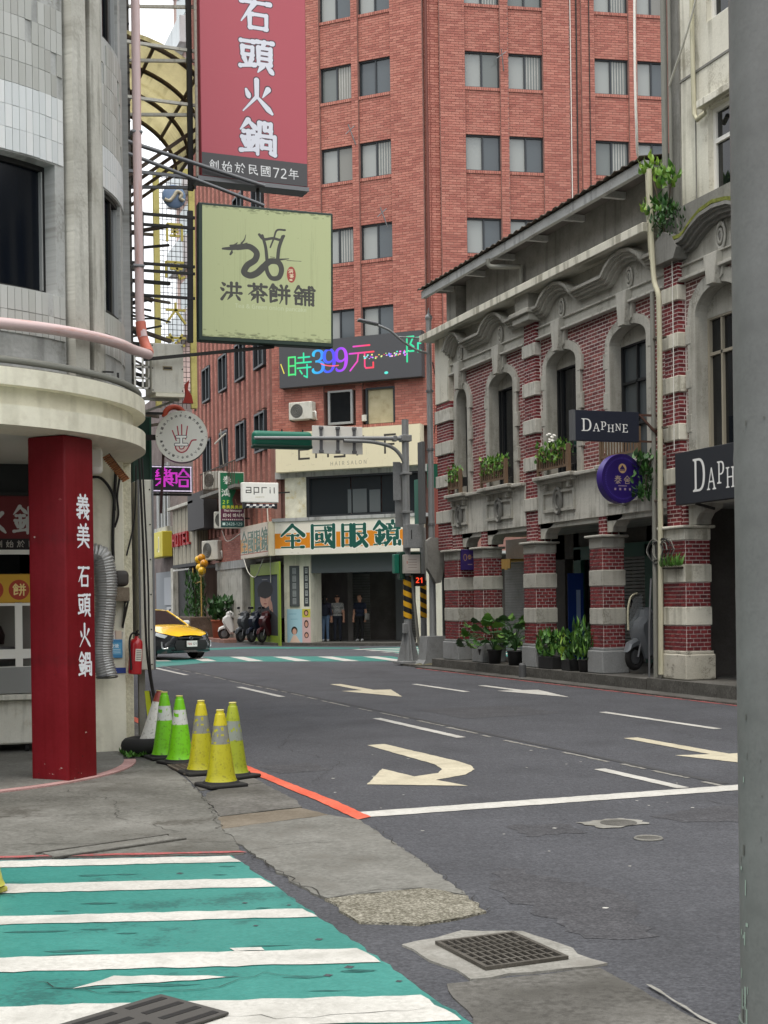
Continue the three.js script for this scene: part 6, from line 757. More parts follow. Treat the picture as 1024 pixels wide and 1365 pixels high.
// ---------------------------------------------------------------- buildings further along the far street
const fz = (z0, z1, y0, y1, x0, x1, bev = 0) => bx(x0, x1, y0, y1, z0, z1, bev);
{
  const t = thing('pink_tower_block', 'pale pink tower block with white balcony bands beyond the brick block', 'building');
  const pink = surface(96, [206, 178, 168], { size: 256, metres: 3, speck: 4, cloud: 10, streak: 16, bump: 0 }), pale = surface(97, [214, 220, 222], { size: 256, metres: 3, speck: 5, cloud: 14, streak: 20, bump: 0 });
  obj('wall', fz(-66, -62.52, 0, 44, 13.5, 22), pink, t); obj('base_wall', fz(-66, -62.52, 0, 11.5, 13.4, 13.5), surface(98, [112, 98, 92], { size: 256, metres: 1.5, speck: 16, cloud: 12, bump: 0 }), t);
  for (let y = 14; y < 44; y += 3.4) { obj('balcony_band', fz(-66.02, -62.52, y, y + 1.25, 13.05, 13.5, 0.02), pale, t); const g = group('window', t); obj('frame', fz(-65.0, -62.8, y + 1.5, y + 2.9, 13.44, 13.5), M.frameSilver, g); obj('pane', fz(-64.9, -62.9, y + 1.58, y + 2.82, 13.42, 13.44), phys(0x8b9a9a, 0.1), g); }
  const u = thing('brown_shop_house', 'dull brown pebbledash house with barred windows behind the taxi', 'building'); obj('wall', fz(-80, -66.03, 0, 12.5, 13.42, 24), surface(99, [108, 96, 92], { size: 256, metres: 1.5, speck: 18, cloud: 12, streak: 20, bump: 0 }), u);
  { const g = group('window', u); for (let i = 0; i < 4; i++) { obj('pane', fz(-71.5 + i * 0.85, -70.8 + i * 0.85, 5.5, 8.6, 13.36, 13.42), i % 2 ? M.glassDark : phys(0x707472, 0.2), g); obj('mullion', fz(-70.78 + i * 0.85, -70.66 + i * 0.85, 5.4, 8.7, 13.3, 13.42), M.frameSilver, g); } obj('sill', fz(-71.6, -67.6, 5.1, 5.45, 13.1, 13.42), M.concWall, g); }
  obj('shop_front', [fz(-72, -66.1, 0, 3.2, 13.38, 13.42)], mat(0x7d8286, 0.6), u); obj('notice', [fz(-69.6, -67.0, 1.5, 2.9, 13.34, 13.38)], mat(0xa0a4a8, 0.6), u); obj('notice', fz(-69.0, -67.2, 0.9, 1.4, 13.34, 13.38), mat(0xb4b6b6, 0.6), u); obj('door', fz(-66.0, -62.6, 0, 3.2, 13.34, 13.39), M.black, u); obj('column', fz(-66.6, -66.1, 0, 3.3, 13.1, 13.38), M.stoneLight, u); obj('lamp_tube', fz(-65.2, -61.6, 3.12, 3.2, 12.95, 13.05), M.white, u);
  const v = thing('distant_street_block', 'plain grey row of houses closing the far end of the street', 'building'); obj('wall', bx(4, 30, 0, 13, -130, -120), M.concWall, v); obj('roof_edge', bx(3.8, 30, 13, 13.4, -130, -119.7), M.concWall, v); for (let i = 0; i < 8; i++) { obj('window', bx(5 + i * 2.4, 6.4 + i * 2.4, 8, 9.6, -120, -119.95), M.glassDark, v); obj('window', bx(5 + i * 2.4, 6.4 + i * 2.4, 4.6, 6.2, -120, -119.95), M.glassDark, v); }
}
{ // beige oriel with red letters
  const t = thing('beige_box_bay', 'beige sheet metal bay with red hotel letters above the far arcade', 'bay'); const m = surface(100, [164, 158, 140], { size: 256, metres: 1.4, speck: 4, cloud: 8, streak: 26, dirt: [120, 112, 94], dirtAmt: 0.3, bump: 0 });
  obj('box', fz(-64.9, -59.6, 3.4, 6.0, 12.9, 13.4), m, t); for (let i = 0; i < 6; i++) obj('seam', fz(-64.6 + i * 0.9, -64.57 + i * 0.9, 3.4, 6.0, 12.885, 12.9), M.concDark, t); for (let i = 0; i < 4; i++) obj('end_rib', bx(12.95 + i * 0.12, 12.98 + i * 0.12, 3.4, 6.0, -59.6, -59.58), M.concDark, t); obj('roof_lip', fz(-65.3, -59.4, 6.0, 6.15, 12.7, 13.4, 0.02), M.stoneLight, t); obj('underside', fz(-64.9, -59.6, 3.25, 3.4, 12.85, 13.4), M.black, t);
  const redM = mat(0xa01a20, 0.5), L = { H: [[0, 0, 0.18, 1], [0.7, 0, 0.88, 1], [0.18, 0.42, 0.7, 0.58]], O: [[0, 0, 0.18, 1], [0.7, 0, 0.88, 1], [0.18, 0, 0.7, 0.16], [0.18, 0.84, 0.7, 1]], T: [[0.36, 0, 0.54, 0.84], [0, 0.84, 0.9, 1]], E: [[0, 0, 0.18, 1], [0.18, 0, 0.8, 0.16], [0.18, 0.42, 0.7, 0.58], [0.18, 0.84, 0.8, 1]], L: [[0, 0, 0.18, 1], [0.18, 0, 0.8, 0.16]] };
  [...'HOTEL'].forEach((ch, i) => obj('letter', L[ch].map(([a, b, c, d]) => bx(12.78, 12.88, 4.25 + b * 0.62, 4.25 + d * 0.62, -64.6 + i * 0.82 + a * 0.72, -64.6 + i * 0.82 + c * 0.72)), redM, t)); }
{ const t = thing('yellow_box_sign', 'yellow projecting box sign on the brown house', 'sign', [12.95, 4.52, -68.4]); obj('case', cb(0, 0, 0, 0.5, 1.25, 3.6, 0.02), mat(0xc9bc3a, 0.5), t); obj('edge', cb(0, 0, 1.82, 0.46, 1.2, 0.04), mat(0xb5a52c, 0.5), t); obj('print', face(1.6, 1.1).rotateY(-Math.PI / 2).translate(-0.256, 0, 0.6), printMat(160, 110, (c, w, h) => { c.fillStyle = '#cfc24a'; c.fillRect(0, 0, w, h); c.fillStyle = '#e8e4c8'; c.fillRect(96, 16, 26, 78); c.fillStyle = '#7a7448'; c.fillRect(102, 24, 12, 60); c.fillRect(60, 74, 18, 18); }, 0.5), t); }
function acUnit(label, x, y, z, ry, s = 1, m = M.whiteMetal) { const t = thing('air_conditioner', label, 'air conditioner', [x, y, z], ry, undefined); t.scale.setScalar(s); obj('case', cb(0, 0.3, -0.15, 0.82, 0.56, 0.3, 0.03), m, t); obj('fan_grille', [0.2, 0.15, 0.1, 0.05].map((r) => clean(new THREE.TorusGeometry(r, 0.008, 5, 24).translate(-0.12, 0.3, 0.004))), mat(0x6d6d68, 0.5), t); obj('fan_well', clean(new THREE.CircleGeometry(0.22, 24).translate(-0.12, 0.3, 0.002)), mat(0x55554f, 0.6), t); obj('bracket', [bar([-0.35, 0, -0.3], [-0.35, 0, 0.02], 0.03), bar([0.35, 0, -0.3], [0.35, 0, 0.02], 0.03)].slice(0, 1), M.steelRust, t); obj('bracket', bar([0.35, 0, -0.3], [0.35, 0, 0.02], 0.03), M.steelRust, t); obj('pipe', tube([[0.41, 0.25, -0.1], [0.5, 0.25, -0.08], [0.5, 0.1, -0.1], [0.44, 0.02, -0.28]], 0.025, 8, 16), M.white, t); return t; }
acUnit('white air conditioner on brick wall under the dark LED board', 14.35 - 0.25, 8.14, -47.35, -0.77, 1.15);
acUnit('white air conditioner on the far street wall beside the beige bay', 12.95, 3.38, -57.3, -1.2, 1.5);
acUnit('dirty white air conditioner behind the green massage sign', 12.9, 4.6, -54.6, -1.0, 1.25);
acUnit('cream air conditioner standing on the far balcony', 12.75, 6.3, -55.8, -1.0, 1.3);
{ const t = thing('balcony', 'small railed balcony with clutter on the ribbed brick side', 'balcony', [0, 0, 0]); obj('slab', fz(-57, -50.8, 6.0, 6.12, 12.5, 13.4), M.concDark, t); for (let i = 0; i < 24; i++) obj('baluster', bar([12.52, 6.12, -56.9 + i * 0.26], [12.52, 7.0, -56.9 + i * 0.26], 0.025), M.steelRust, t); obj('handrail', bar([12.52, 7.02, -57], [12.52, 7.02, -50.8], 0.04), M.steelRust, t); obj('tv_aerial', [bar([12.6, 7, -53], [12.4, 8.4, -52.6], 0.04), bar([12.3, 7.9, -53.2], [12.5, 8.2, -52.2], 0.05)], M.whiteMetal, t); obj('shed', fz(-60.5, -57.2, 4.8, 6.4, 12.7, 13.3), mat(0x3c3b3c, 0.7), t); }
{ // salon poster in a green frame
  const t = thing('salon_poster', 'tall salon poster in a lime green frame by the arcade scooters', 'poster', [13.36, 0, -49.55]); const lime = mat(0x7c9224, 0.6); obj('frame', [bx(-0.06, 0, 0, 3.05, -2.2, -1.75), bx(-0.06, 0, 0, 3.05, 1.7, 1.95), bx(-0.06, 0, 2.6, 3.05, -1.75, 1.7), bx(-0.06, 0, 0.1, 0.35, -1.75, 1.7)], lime, t); obj('backing', bx(-0.02, 0, 0.35, 2.6, -1.75, 1.7), M.black, t);
  obj('print', face(3.45, 2.24).rotateY(-Math.PI / 2).translate(-0.026, 1.475, -0.02), printMat(512, 900, (c, w, h) => { c.fillStyle = '#333b46'; c.fillRect(0, 0, w, h); c.fillStyle = '#1b1d22'; c.beginPath(); c.moveTo(0, h); c.lineTo(40, 560); c.lineTo(150, 450); c.lineTo(330, 500); c.lineTo(500, 640); c.lineTo(512, h); c.fill(); c.fillStyle = '#b98f7c'; c.beginPath(); c.ellipse(240, 340, 112, 150, 0.1, 0, 7); c.fill(); c.fillStyle = '#a97f6e'; c.beginPath(); c.moveTo(330, 330); c.lineTo(380, 420); c.lineTo(400, 560); c.lineTo(330, 520); c.lineTo(290, 420); c.fill(); c.fillStyle = '#16181a'; c.beginPath(); c.ellipse(235, 220, 165, 130, 0, 0, 7); c.fill(); c.fillRect(80, 210, 60, 110); c.fillRect(330, 210, 60, 70); c.fillStyle = '#5a3a34'; c.fillRect(160, 330, 50, 8); c.fillRect(262, 330, 50, 8); c.fillStyle = '#8a4a44'; c.beginPath(); c.ellipse(236, 430, 36, 10, 0, 0, 7); c.fill(); c.fillStyle = '#9c6c5c'; c.fillRect(228, 350, 14, 44); c.fillStyle = '#dcdcd6'; c.fillRect(30, 836, 200, 54); c.fillStyle = '#9a9a96'; c.fillRect(170, 60, 120, 8); }, 0.85), t); }
{ // posters round the corner pillar
  const t = thing('beauty_posters', 'pastel beauty posters round the foot of the corner pillar', 'poster'); obj('front_print', onFace(chamfer, face(0.62, 1.22).translate(0.84, 0.71, 0.052)), printMat(256, 512, (c, w, h) => { c.fillStyle = '#a9cfdc'; c.fillRect(0, 0, w, h); c.fillStyle = '#7fb2c4'; c.fillRect(30, 70, 130, 10); c.fillRect(60, 150, 120, 8); c.fillStyle = '#2a2422'; c.beginPath(); c.ellipse(122, 330, 52, 62, 0, 0, 7); c.fill(); c.fillStyle = '#d8a894'; c.beginPath(); c.ellipse(124, 346, 36, 48, 0, 0, 7); c.fill(); c.fillStyle = '#e4c8b6'; c.beginPath(); c.moveTo(40, 512); c.lineTo(100, 400); c.lineTo(150, 400); c.lineTo(226, 512); c.fill(); }, 0.5), t);
  obj('side_print', onFace(chamfer, face(0.34, 1.22).translate(1.32, 0.71, 0.052)), printMat(128, 512, (c, w, h) => { c.fillStyle = '#d8b6b4'; c.fillRect(0, 0, w, h); c.fillStyle = '#c9c04a'; c.fillRect(0, 0, w, 130); for (const [y, hh] of [[60, 46], [230, 60], [400, 46]]) { c.fillStyle = '#33221e'; c.beginPath(); c.ellipse(64, y, 34, hh, 0, 0, 7); c.fill(); c.fillStyle = '#d3a08c'; c.beginPath(); c.ellipse(64, y + 4, 22, hh * 0.66, 0, 0, 7); c.fill(); } }, 0.5), t);
  obj('upper_panel', [onFace(chamfer, face(0.36, 1.46).translate(0.86, 2.14, 0.075))], printMat(128, 512, (c, w, h) => { c.fillStyle = '#54585a'; c.fillRect(0, 0, w, h); for (let i = 0; i < 5; i++) { c.fillStyle = '#9a9e9e'; c.fillRect(38, 20 + i * 96, 52, 76); c.fillStyle = '#5f6466'; for (let k = 0; k < 4; k++) c.fillRect(44, 30 + i * 96 + k * 17, 40, 7); } }, 0.5), t); obj('upper_panel', onFace(chamfer, face(0.22, 1.46).translate(1.34, 2.14, 0.046)), printMat(128, 512, (c, w, h) => { c.fillStyle = '#3c4042'; c.fillRect(0, 0, w, h); for (let i = 0; i < 5; i++) { c.fillStyle = '#a4a8a4'; c.fillRect(34, 20 + i * 96, 62, 70); c.fillStyle = '#4a4e50'; c.fillRect(44, 34 + i * 96, 40, 10); c.fillRect(44, 56 + i * 96, 40, 10); } }, 0.5), t); }

// ---------------------------------------------------------------- unseen blocks behind and beside the viewpoint, added to hold back sky light
function addedBlock(label, x0, x1, z0, z1, h, m, face_) { const t = thing('street_block', label, 'building'); obj('wall', bx(x0, x1, 0, h, z0, z1), m, t); obj('parapet', bx(x0 - 0.1, x1 + 0.1, h, h + 0.5, z0 - 0.1, z1 + 0.1), M.concWall, t); const along = face_ === 'z' ? x1 - x0 : z1 - z0, n = Math.floor(along / 2.6); for (let y = 4; y + 1.6 < h; y += 3) for (let i = 0; i < n; i++) { const s = (face_ === 'z' ? x0 : z0) + 0.7 + i * 2.6; obj('window', face_ === 'z' ? bx(s, s + 1.5, y, y + 1.5, z0 - 0.04, z0) : bx(x0 - 0.04, x0, y, y + 1.5, s, s + 1.5), M.glassDark, t); } return t; }
addedBlock('tiled apartment row behind the near pavement, facing the junction', -34, 7, 20, 30, 11, M.concWall, 'z'); addedBlock('plain apartment house across the near side street', 13, 40, 16, 26, 12, M.whiteOld, 'z'); addedBlock('shop house continuing the weathered arcade row', 12.6, 20, -11.9, 4.5, 9, M.whiteOld, 'x');

// ---------------------------------------------------------------- poles
{ // big grey pole close to the camera
  const t = thing('steel_pole', 'thick grey painted steel pole with blistered paint beside the drain', 'pole', [2.665, 0, -3.6]); const g = new THREE.CylinderGeometry(0.155, 0.165, 7, 64, 200).translate(0, 3.5, 0), p = g.attributes.position, q = rng(8), bl = Array.from({ length: 240 }, () => [q() * 6.283, q() * q() * 3.6 + 0.1, 0.006 + 0.016 * q(), 0.0012 + 0.0022 * q()]);
  for (let i = 0; i < p.count; i++) { const x = p.getX(i), y = p.getY(i), z = p.getZ(i), r = Math.hypot(x, z); if (r < 0.1) continue; const a = (Math.atan2(x, z) + 6.283) % 6.283; let k = 0; for (const [ba, by, br, bh] of bl) { const da = Math.abs(a - ba), d = Math.hypot(Math.min(da, 6.283 - da) * 0.16, y - by); if (d < br) k = Math.max(k, bh * (1 - (d / br) ** 2)); } p.setXYZ(i, x * (1 + k / r), y, z * (1 + k / r)); } g.computeVertexNormals(); { const uv = g.attributes.uv; for (let i = 0; i < uv.count; i++) uv.setXY(i, uv.getX(i), uv.getY(i) * 7); }
  obj('shaft', g, M.poleGrey, t); obj('base_collar', clean(new THREE.CylinderGeometry(0.172, 0.176, 0.26, 48).translate(0, 0.13, 0)), surface(101, [96, 106, 100], { size: 256, metres: 0.5, speck: 14, cloud: 20, dirt: [110, 140, 128], dirtAmt: 0.5, bump: 0.003 }), t); { const q = rng(72), pat = mat(0x869489, 0.7), old = mat(0x55544f, 0.7), ring = (a0, a1, y0, y1, m) => obj('paint_loss', clean(new THREE.CylinderGeometry(0.1655, 0.1665, y1 - y0, 6, 1, true, a0, a1 - a0).translate(0, (y0 + y1) / 2, 0)), m, t); for (let i = 0; i < 22; i++) { const y = 0.26 + 1.0 * q() * q(), th = -1.95 + 0.3 * q(); ring(th, th + 0.02 + 0.06 * q(), y, y + 0.01 + 0.06 * q() * q(), i % 4 ? pat : old); } for (let i = 0; i < 30; i++) { const y = 0.3 + 2.9 * q(), th = -1.7 + 2 * q(); ring(th, th + 0.01 + 0.03 * q() * q(), y, y + 0.004 + 0.02 * q() * q(), old); } }
  obj('paint_drip', [tube([[-0.09, 2.9, 0.134], [-0.1, 2.3, 0.129], [-0.075, 1.6, 0.143]], 0.006, 6, 20), tube([[-0.02, 2.6, 0.163], [-0.04, 2.0, 0.159], [-0.05, 1.2, 0.155], [-0.045, 0.8, 0.158]], 0.009, 6, 24)], mat(0x54544f, 0.6), t); }
const stripeTex = printMat(128, 256, (c, w, h) => { c.fillStyle = '#d9a417'; c.fillRect(0, 0, w, h); c.fillStyle = '#1c1a18'; for (let i = -2; i < 6; i++) { c.beginPath(); c.moveTo(0, i * 64); c.lineTo(w, i * 64 + 64); c.lineTo(w, i * 64 + 96); c.lineTo(0, i * 64 + 32); c.fill(); } }, 0.55);
{ // signal mast
  const t = thing('traffic_signal_mast', 'grey signal mast with long arm, horizontal green signal and white plate backs', 'traffic light', [12.0, 0, -31.3]); const ga = M.galv;
  obj('pole', rod([0, 0, 0], [0, 6.02, 0], 0.1, 0.085, 20), ga, t); obj('base', [bx(-0.3, 0.3, 0.04, 0.1, -0.3, 0.3, 0.01), ...[0, 1, 2, 3].map((k) => { const g = ex([[0.08, 0.1], [0.29, 0.1], [0.1, 0.85], [0.08, 0.85]], 0.03).translate(0, 0, -0.015); return g.applyMatrix4(M4().makeRotationY(k * Math.PI / 2)); })], M.plinth, t);
  const arm = group('mast_arm', t); obj('tube', rod([0.0, 5.56, 0], [-3.82, 5.47, 0], 0.055, 0.04, 14), ga, arm); obj('support', tube([[0, 4.75, 0.02], [-0.06, 5.0, 0.02], [-0.3, 5.3, 0.02], [-0.8, 5.44, 0.02], [-1.6, 5.46, 0.02]], 0.045, 10, 30), ga, arm); obj('clamp', [cb(0, 5.56, 0, 0.26, 0.16, 0.26, 0.02), cb(-0.28, 5.55, 0, 0.1, 0.14, 0.14, 0.02)], ga, arm);
  const plate = group('sign_plate', t); obj('plate', bx(-2.36, -1.08, 5.15, 5.82, -0.1, -0.085, 0.02), M.white, plate); for (const x of [-2.14, -1.72, -1.3]) { obj('bracket', [cb(x, 5.49, -0.07, 0.07, 0.56, 0.03), cb(x, 5.2, -0.06, 0.11, 0.07, 0.05, 0.01), cb(x, 5.77, -0.06, 0.11, 0.07, 0.05, 0.01)], M.steelGrey, plate); }
  const sg = group('signal_head', t); obj('housing', smooth(new RoundedBoxGeometry(1.48, 0.4, 0.26, 4, 0.11).translate(-3.08, 5.47, -0.2), 0.5), M.greenTraffic, sg); obj('rim', smooth(new RoundedBoxGeometry(1.46, 0.09, 0.3, 2, 0.03).translate(-3.08, 5.3, -0.22), 0.5), M.greenDark, sg); for (let i = 0; i < 4; i++) obj('visor', clean(new THREE.CylinderGeometry(0.15, 0.15, 0.22, 18, 1, true, Math.PI, Math.PI).rotateX(Math.PI / 2).translate(-3.6 + i * 0.36, 5.47, -0.42)), M.greenDark, sg); for (const x of [-3.6, -3.08, -2.56]) obj('bolt', clean(new THREE.CylinderGeometry(0.02, 0.02, 0.06, 8).translate(x, 5.69, -0.2)), M.steelDark, sg);
  obj('back_plate', [bx(-0.2, 0.16, 3.4, 4.98, -0.26, -0.22, 0.01), bx(-0.2, -0.02, 4.05, 5.0, -0.21, -0.17, 0.01)].slice(0, 1), ga, t); obj('back_plate', bx(-0.26, -0.06, 4.05, 5.0, -0.21, -0.17, 0.01), M.plinth, t); for (const y of [4.7, 3.75]) obj('band_clamp', cb(0, y, 0, 0.24, 0.06, 0.24, 0.01), ga, t);
  obj('control_box', [bx(-0.12, 0.28, 2.86, 3.44, 0.09, 0.36, 0.012)], M.plinth, t); obj('box_lock', bx(-0.02, 0.0, 3.08, 3.3, 0.36, 0.368), M.black, t); obj('notice_box', bx(-0.16, 0.26, 2.24, 2.7, 0.09, 0.24, 0.012), mat(0xb4aea6, 0.6), t); obj('notice_print', face(0.34, 0.34).translate(0.05, 2.48, 0.245), printMat(96, 96, (c, w, h) => { c.fillStyle = '#bcb4ac'; c.fillRect(0, 0, w, h); c.fillStyle = '#8a7c74'; for (let i = 0; i < 4; i++) c.fillRect(16, 18 + i * 18, 64, 4); c.fillStyle = '#a84a3a'; c.fillRect(6, 30, 5, 18); }, 0.6), t);
  obj('wrap', clean(new THREE.CylinderGeometry(0.106, 0.108, 1.05, 20, 1, true).translate(0, 1.66, 0)), stripeTex, t); obj('small_box', bx(-0.16, -0.06, 0.78, 1.02, 0.02, 0.14, 0.01), ga, t); obj('cable', [tube([[0.08, 2.2, 0.05], [0.16, 1.4, 0.06], [0.24, 0.6, 0.06], [0.34, 0.12, 0.08]], 0.03, 6, 20), tube([[0.1, 2.2, 0.05], [0.2, 1.4, 0.02], [0.3, 0.5, 0.02], [0.4, 0.1, 0.04]], 0.025, 6, 20)], M.greyPvc, t);
  const ps = group('pedestrian_signal', t); obj('housing', bx(-0.2, 0.36, 2.1, 2.78, -0.2, 0.06, 0.03), M.greenDark, ps); obj('visor', bx(-0.32, -0.2, 2.25, 2.72, -0.2, 0.0, 0.02), M.greenTraffic, ps); obj('countdown_housing', bx(0.16, 0.44, 1.93, 2.24, -0.1, 0.07, 0.01), M.black, ps);
  const tx = canvasTex(96, 96, (c, w, h) => { c.fillStyle = '#120606'; c.fillRect(0, 0, w, h); c.fillStyle = '#ff4a2a'; c.font = 'bold 76px sans-serif'; c.fillText('21', 4, 76); }); obj('countdown_screen', face(0.24, 0.24).translate(0.3, 2.08, 0.074), new THREE.MeshStandardMaterial({ color: 0x110808, emissive: 0xffffff, emissiveMap: tx, emissiveIntensity: 1.1, roughness: 0.4 }), ps); }
{ // street lamp
  const t = thing('street_lamp', 'slim galvanised street lamp with curved arm on a concrete block', 'street lamp', [12.3, 0, -30.4]); obj('pedestal', [uvm(ex([[-0.42, 0], [0.42, 0], [0.3, 0.16], [0.24, 0.72], [-0.24, 0.72], [-0.3, 0.16]], 0.5).translate(0, 0, -0.25))], M.plinth, t); obj('moss', clean(new THREE.SphereGeometry(0.5, 20, 8, 0, 6.3, 0, 1.5).scale(1.1, 0.2, 0.7).translate(0.0, 0.01, 0.05)), surface(102, [92, 88, 66], { size: 128, metres: 0.5, speck: 24, cloud: 24, bump: 0.01 }), t);
  obj('pole', rod([0, 0.7, 0], [0, 8.3, 0], 0.085, 0.06, 16), M.galv, t); obj('finial', [clean(new THREE.SphereGeometry(0.09, 12, 8).translate(0, 8.36, 0)), rod([0, 8.4, 0], [0, 8.6, 0], 0.04, 0.01)], M.galv, t); obj('arm', tube([[0, 7.5, 0], [-0.35, 7.58, 0], [-0.7, 7.78, 0], [-1.0, 8.0, 0], [-1.35, 8.13, 0]], 0.03, 8, 30), M.galv, t); obj('stay', rod([0, 7.86, 0], [-0.85, 7.86, 0], 0.02), M.galv, t); obj('lamp_head', smooth(new RoundedBoxGeometry(0.5, 0.07, 0.16, 3, 0.03).rotateZ(-0.16).translate(-1.55, 8.17, 0), 0.5), M.steelGrey, t); for (const y of [2.4, 3.4, 5.2, 6.6]) obj('band', clean(new THREE.CylinderGeometry(0.092, 0.092, 0.05, 16).translate(0, y, 0)), M.steelGrey, t);
  obj('spare_plate', [bx(-0.2, -0.12, 3.42, 5.4, -0.35, -0.05, 0.01)], mat(0x5a5c5c, 0.6), t); obj('cable', [tube([[0.08, 7.3, 0], [0.14, 6.9, 0.05], [0.16, 6.2, 0.05], [0.1, 5.6, 0.0]], 0.012, 6, 16), tube([[-0.05, 2.6, 0.1], [0.1, 2.4, 0.12], [0.2, 2.2, 0.1], [0.1, 2.0, 0.08]], 0.012, 6, 16)], M.cable, t); }
{ const t = thing('striped_post', 'second pole with yellow and black band behind the street lamp', 'pole', [12.62, 0, -31.8]); obj('pole', rod([0, 0, 0], [0, 3.4, 0], 0.08, 0.08, 14), M.galv, t); obj('wrap', clean(new THREE.CylinderGeometry(0.086, 0.086, 0.95, 16, 1, true).translate(0, 1.62, 0)), stripeTex, t); obj('street_plate', cb(-0.14, 4.0, 0.02, 0.05, 1.2, 0.26), M.greenTraffic, t); obj('street_plate', cb(0.28, 4.7, 0.05, 0.3, 0.6, 0.03), M.greenTraffic, t); obj('upper_pole', rod([0, 3.4, 0], [0, 5.2, 0], 0.05, 0.05), M.galv, t); }
{ const t = thing('stone_post_slab', 'leaning grey stone slab bolted to the arcade corner', 'slab', [12.3, 2.1, -30.25]); obj('slab', uvm(ex([[-0.24, 0.24], [-0.24, 0.9], [-0.12, 0.98], [0.18, 0.96], [0.2, 0.3], [0.1, -0.1], [-0.02, -0.12]], 0.16)), M.concDark, t); obj('bracket', cb(0.05, 0.4, -0.05, 0.3, 0.05, 0.08), M.steelDark, t); }

// ---------------------------------------------------------------- signs and pipes on the arcade houses
const daphne = (c, w, h, bg, s, x, y) => { c.fillStyle = bg; c.fillRect(0, 0, w, h); c.fillStyle = '#e6e6e2'; let cx = x; [['D', 1, 0], ['A', 0.66, 0], ['P', 0.66, -0.2], ['H', 0.6, 0.02], ['N', 0.56, -0.16], ['E', 0.66, 0.02]].forEach(([ch, k, dy]) => { c.font = `${s * k}px serif`; c.fillText(ch, cx, y + dy * s * 0.5); cx += c.measureText(ch).width + s * 0.03; }); };
{ const t = thing('hanging_shop_sign', 'small navy hanging sign with white serif lettering on an iron bracket', 'sign', [11.18, 4.42, -19.9]); obj('board', cb(0, 0, -0.05, 1.24, 0.5, 0.1, 0.006), mat(0x141a2a, 0.5), t); obj('face', face(1.23, 0.49).translate(0, 0, 0.004), printMat(640, 256, (c, w, h) => daphne(c, w, h, '#161c2c', 150, 76, 176), 0.5), t); obj('edge', cb(-0.6, 0, -0.05, 0.06, 0.502, 0.11), mat(0x5a5c5e, 0.5), t);
  obj('bracket', [bar([0.62, 0.21, -0.05], [1.3, 0.21, -0.05], 0.035), bar([0.62, -0.23, -0.05], [1.12, -0.23, -0.05], 0.03), bar([0.66, 0.2, -0.03], [1.3, -0.46, 0.05], 0.035), bar([1.05, 0.2, -0.05], [1.05, -0.24, -0.05], 0.03)], mat(0x4a2f24, 0.6), t); }
{ const t = thing('shop_fascia_sign', 'wide charcoal fascia sign with large white serif letters on the weathered house', 'sign', [11.98, 3.48, -16.8]); obj('board', cb(0.06, 0, 0, 0.12, 0.84, 4.6, 0.008), mat(0x24272c, 0.5), t); obj('face', face(4.58, 0.82).rotateY(-Math.PI / 2).translate(-0.005, 0, 0), printMat(1400, 250, (c, w, h) => { c.fillStyle = '#272a30'; c.fillRect(0, 0, w, h); c.save(); c.scale(0.7, 0.94); daphne(c, w / 0.7, h / 0.94, '#272a30', 236, 214, 212); c.restore(); }, 0.5), t); obj('stay', bar([0.06, -0.42, -1.8], [0.4, -0.5, -1.8], 0.04), M.steelDark, t); }
{ const t = thing('purple_round_sign', 'round purple restaurant sign with gold characters', 'sign', [11.82, 3.62, -20.5], 0.1); obj('drum', clean(new THREE.CylinderGeometry(0.42, 0.42, 0.16, 48).rotateX(Math.PI / 2).translate(0, 0, -0.085)), mat(0x3a2480, 0.4), t); obj('face', new THREE.CircleGeometry(0.415, 48).translate(0, 0, 0.002), printMat(512, 512, (c, w, h) => { c.fillStyle = '#2c1a66'; c.fillRect(0, 0, w, h); c.strokeStyle = '#40308a'; c.lineWidth = 18; c.setLineDash([10, 8]); c.beginPath(); c.arc(256, 256, 214, 0, 7); c.stroke(); c.setLineDash([]); c.fillStyle = '#c9a878'; c.beginPath(); c.arc(256, 150, 50, 0, 7); c.fill(); c.fillStyle = '#3a2560'; c.beginPath(); c.moveTo(216, 164); c.lineTo(256, 112); c.lineTo(296, 164); c.fill(); c.fillRect(222, 170, 68, 8); glyph(c, '泰', 150, 222, 96, 7, '#b8a58c'); glyph(c, '舍', 268, 222, 96, 7, '#b8a58c'); c.fillStyle = '#a894a0'; for (let i = 0; i < 4; i++) c.fillRect(150 + i * 62, 356, 24, 24); c.fillRect(200, 330, 110, 8); }, 0.4), t); obj('bracket', bar([0.3, 0.1, -0.1], [0.6, 0.1, -0.2], 0.05), M.steelDark, t); }
{ const t = thing('purple_plate_sign', 'small square purple sign on the corner column', 'sign', [12.42, 2.49, -28.42]); obj('board', cb(0, 0, -0.02, 0.42, 0.47, 0.04, 0.004), M.purple, t); obj('face', face(0.41, 0.46).translate(0, 0, 0.003), printMat(160, 180, (c, w, h) => { c.fillStyle = '#33215f'; c.fillRect(0, 0, w, h); c.strokeStyle = '#b08a5a'; c.lineWidth = 5; c.beginPath(); c.ellipse(36, 70, 14, 28, 0, 0, 7); c.stroke(); glyph(c, '泰', 56, 44, 46, 4, '#b08a5a'); glyph(c, '舍', 104, 44, 46, 4, '#b08a5a'); c.fillStyle = '#8f7a80'; c.fillRect(60, 128, 44, 8); }, 0.5), t); }
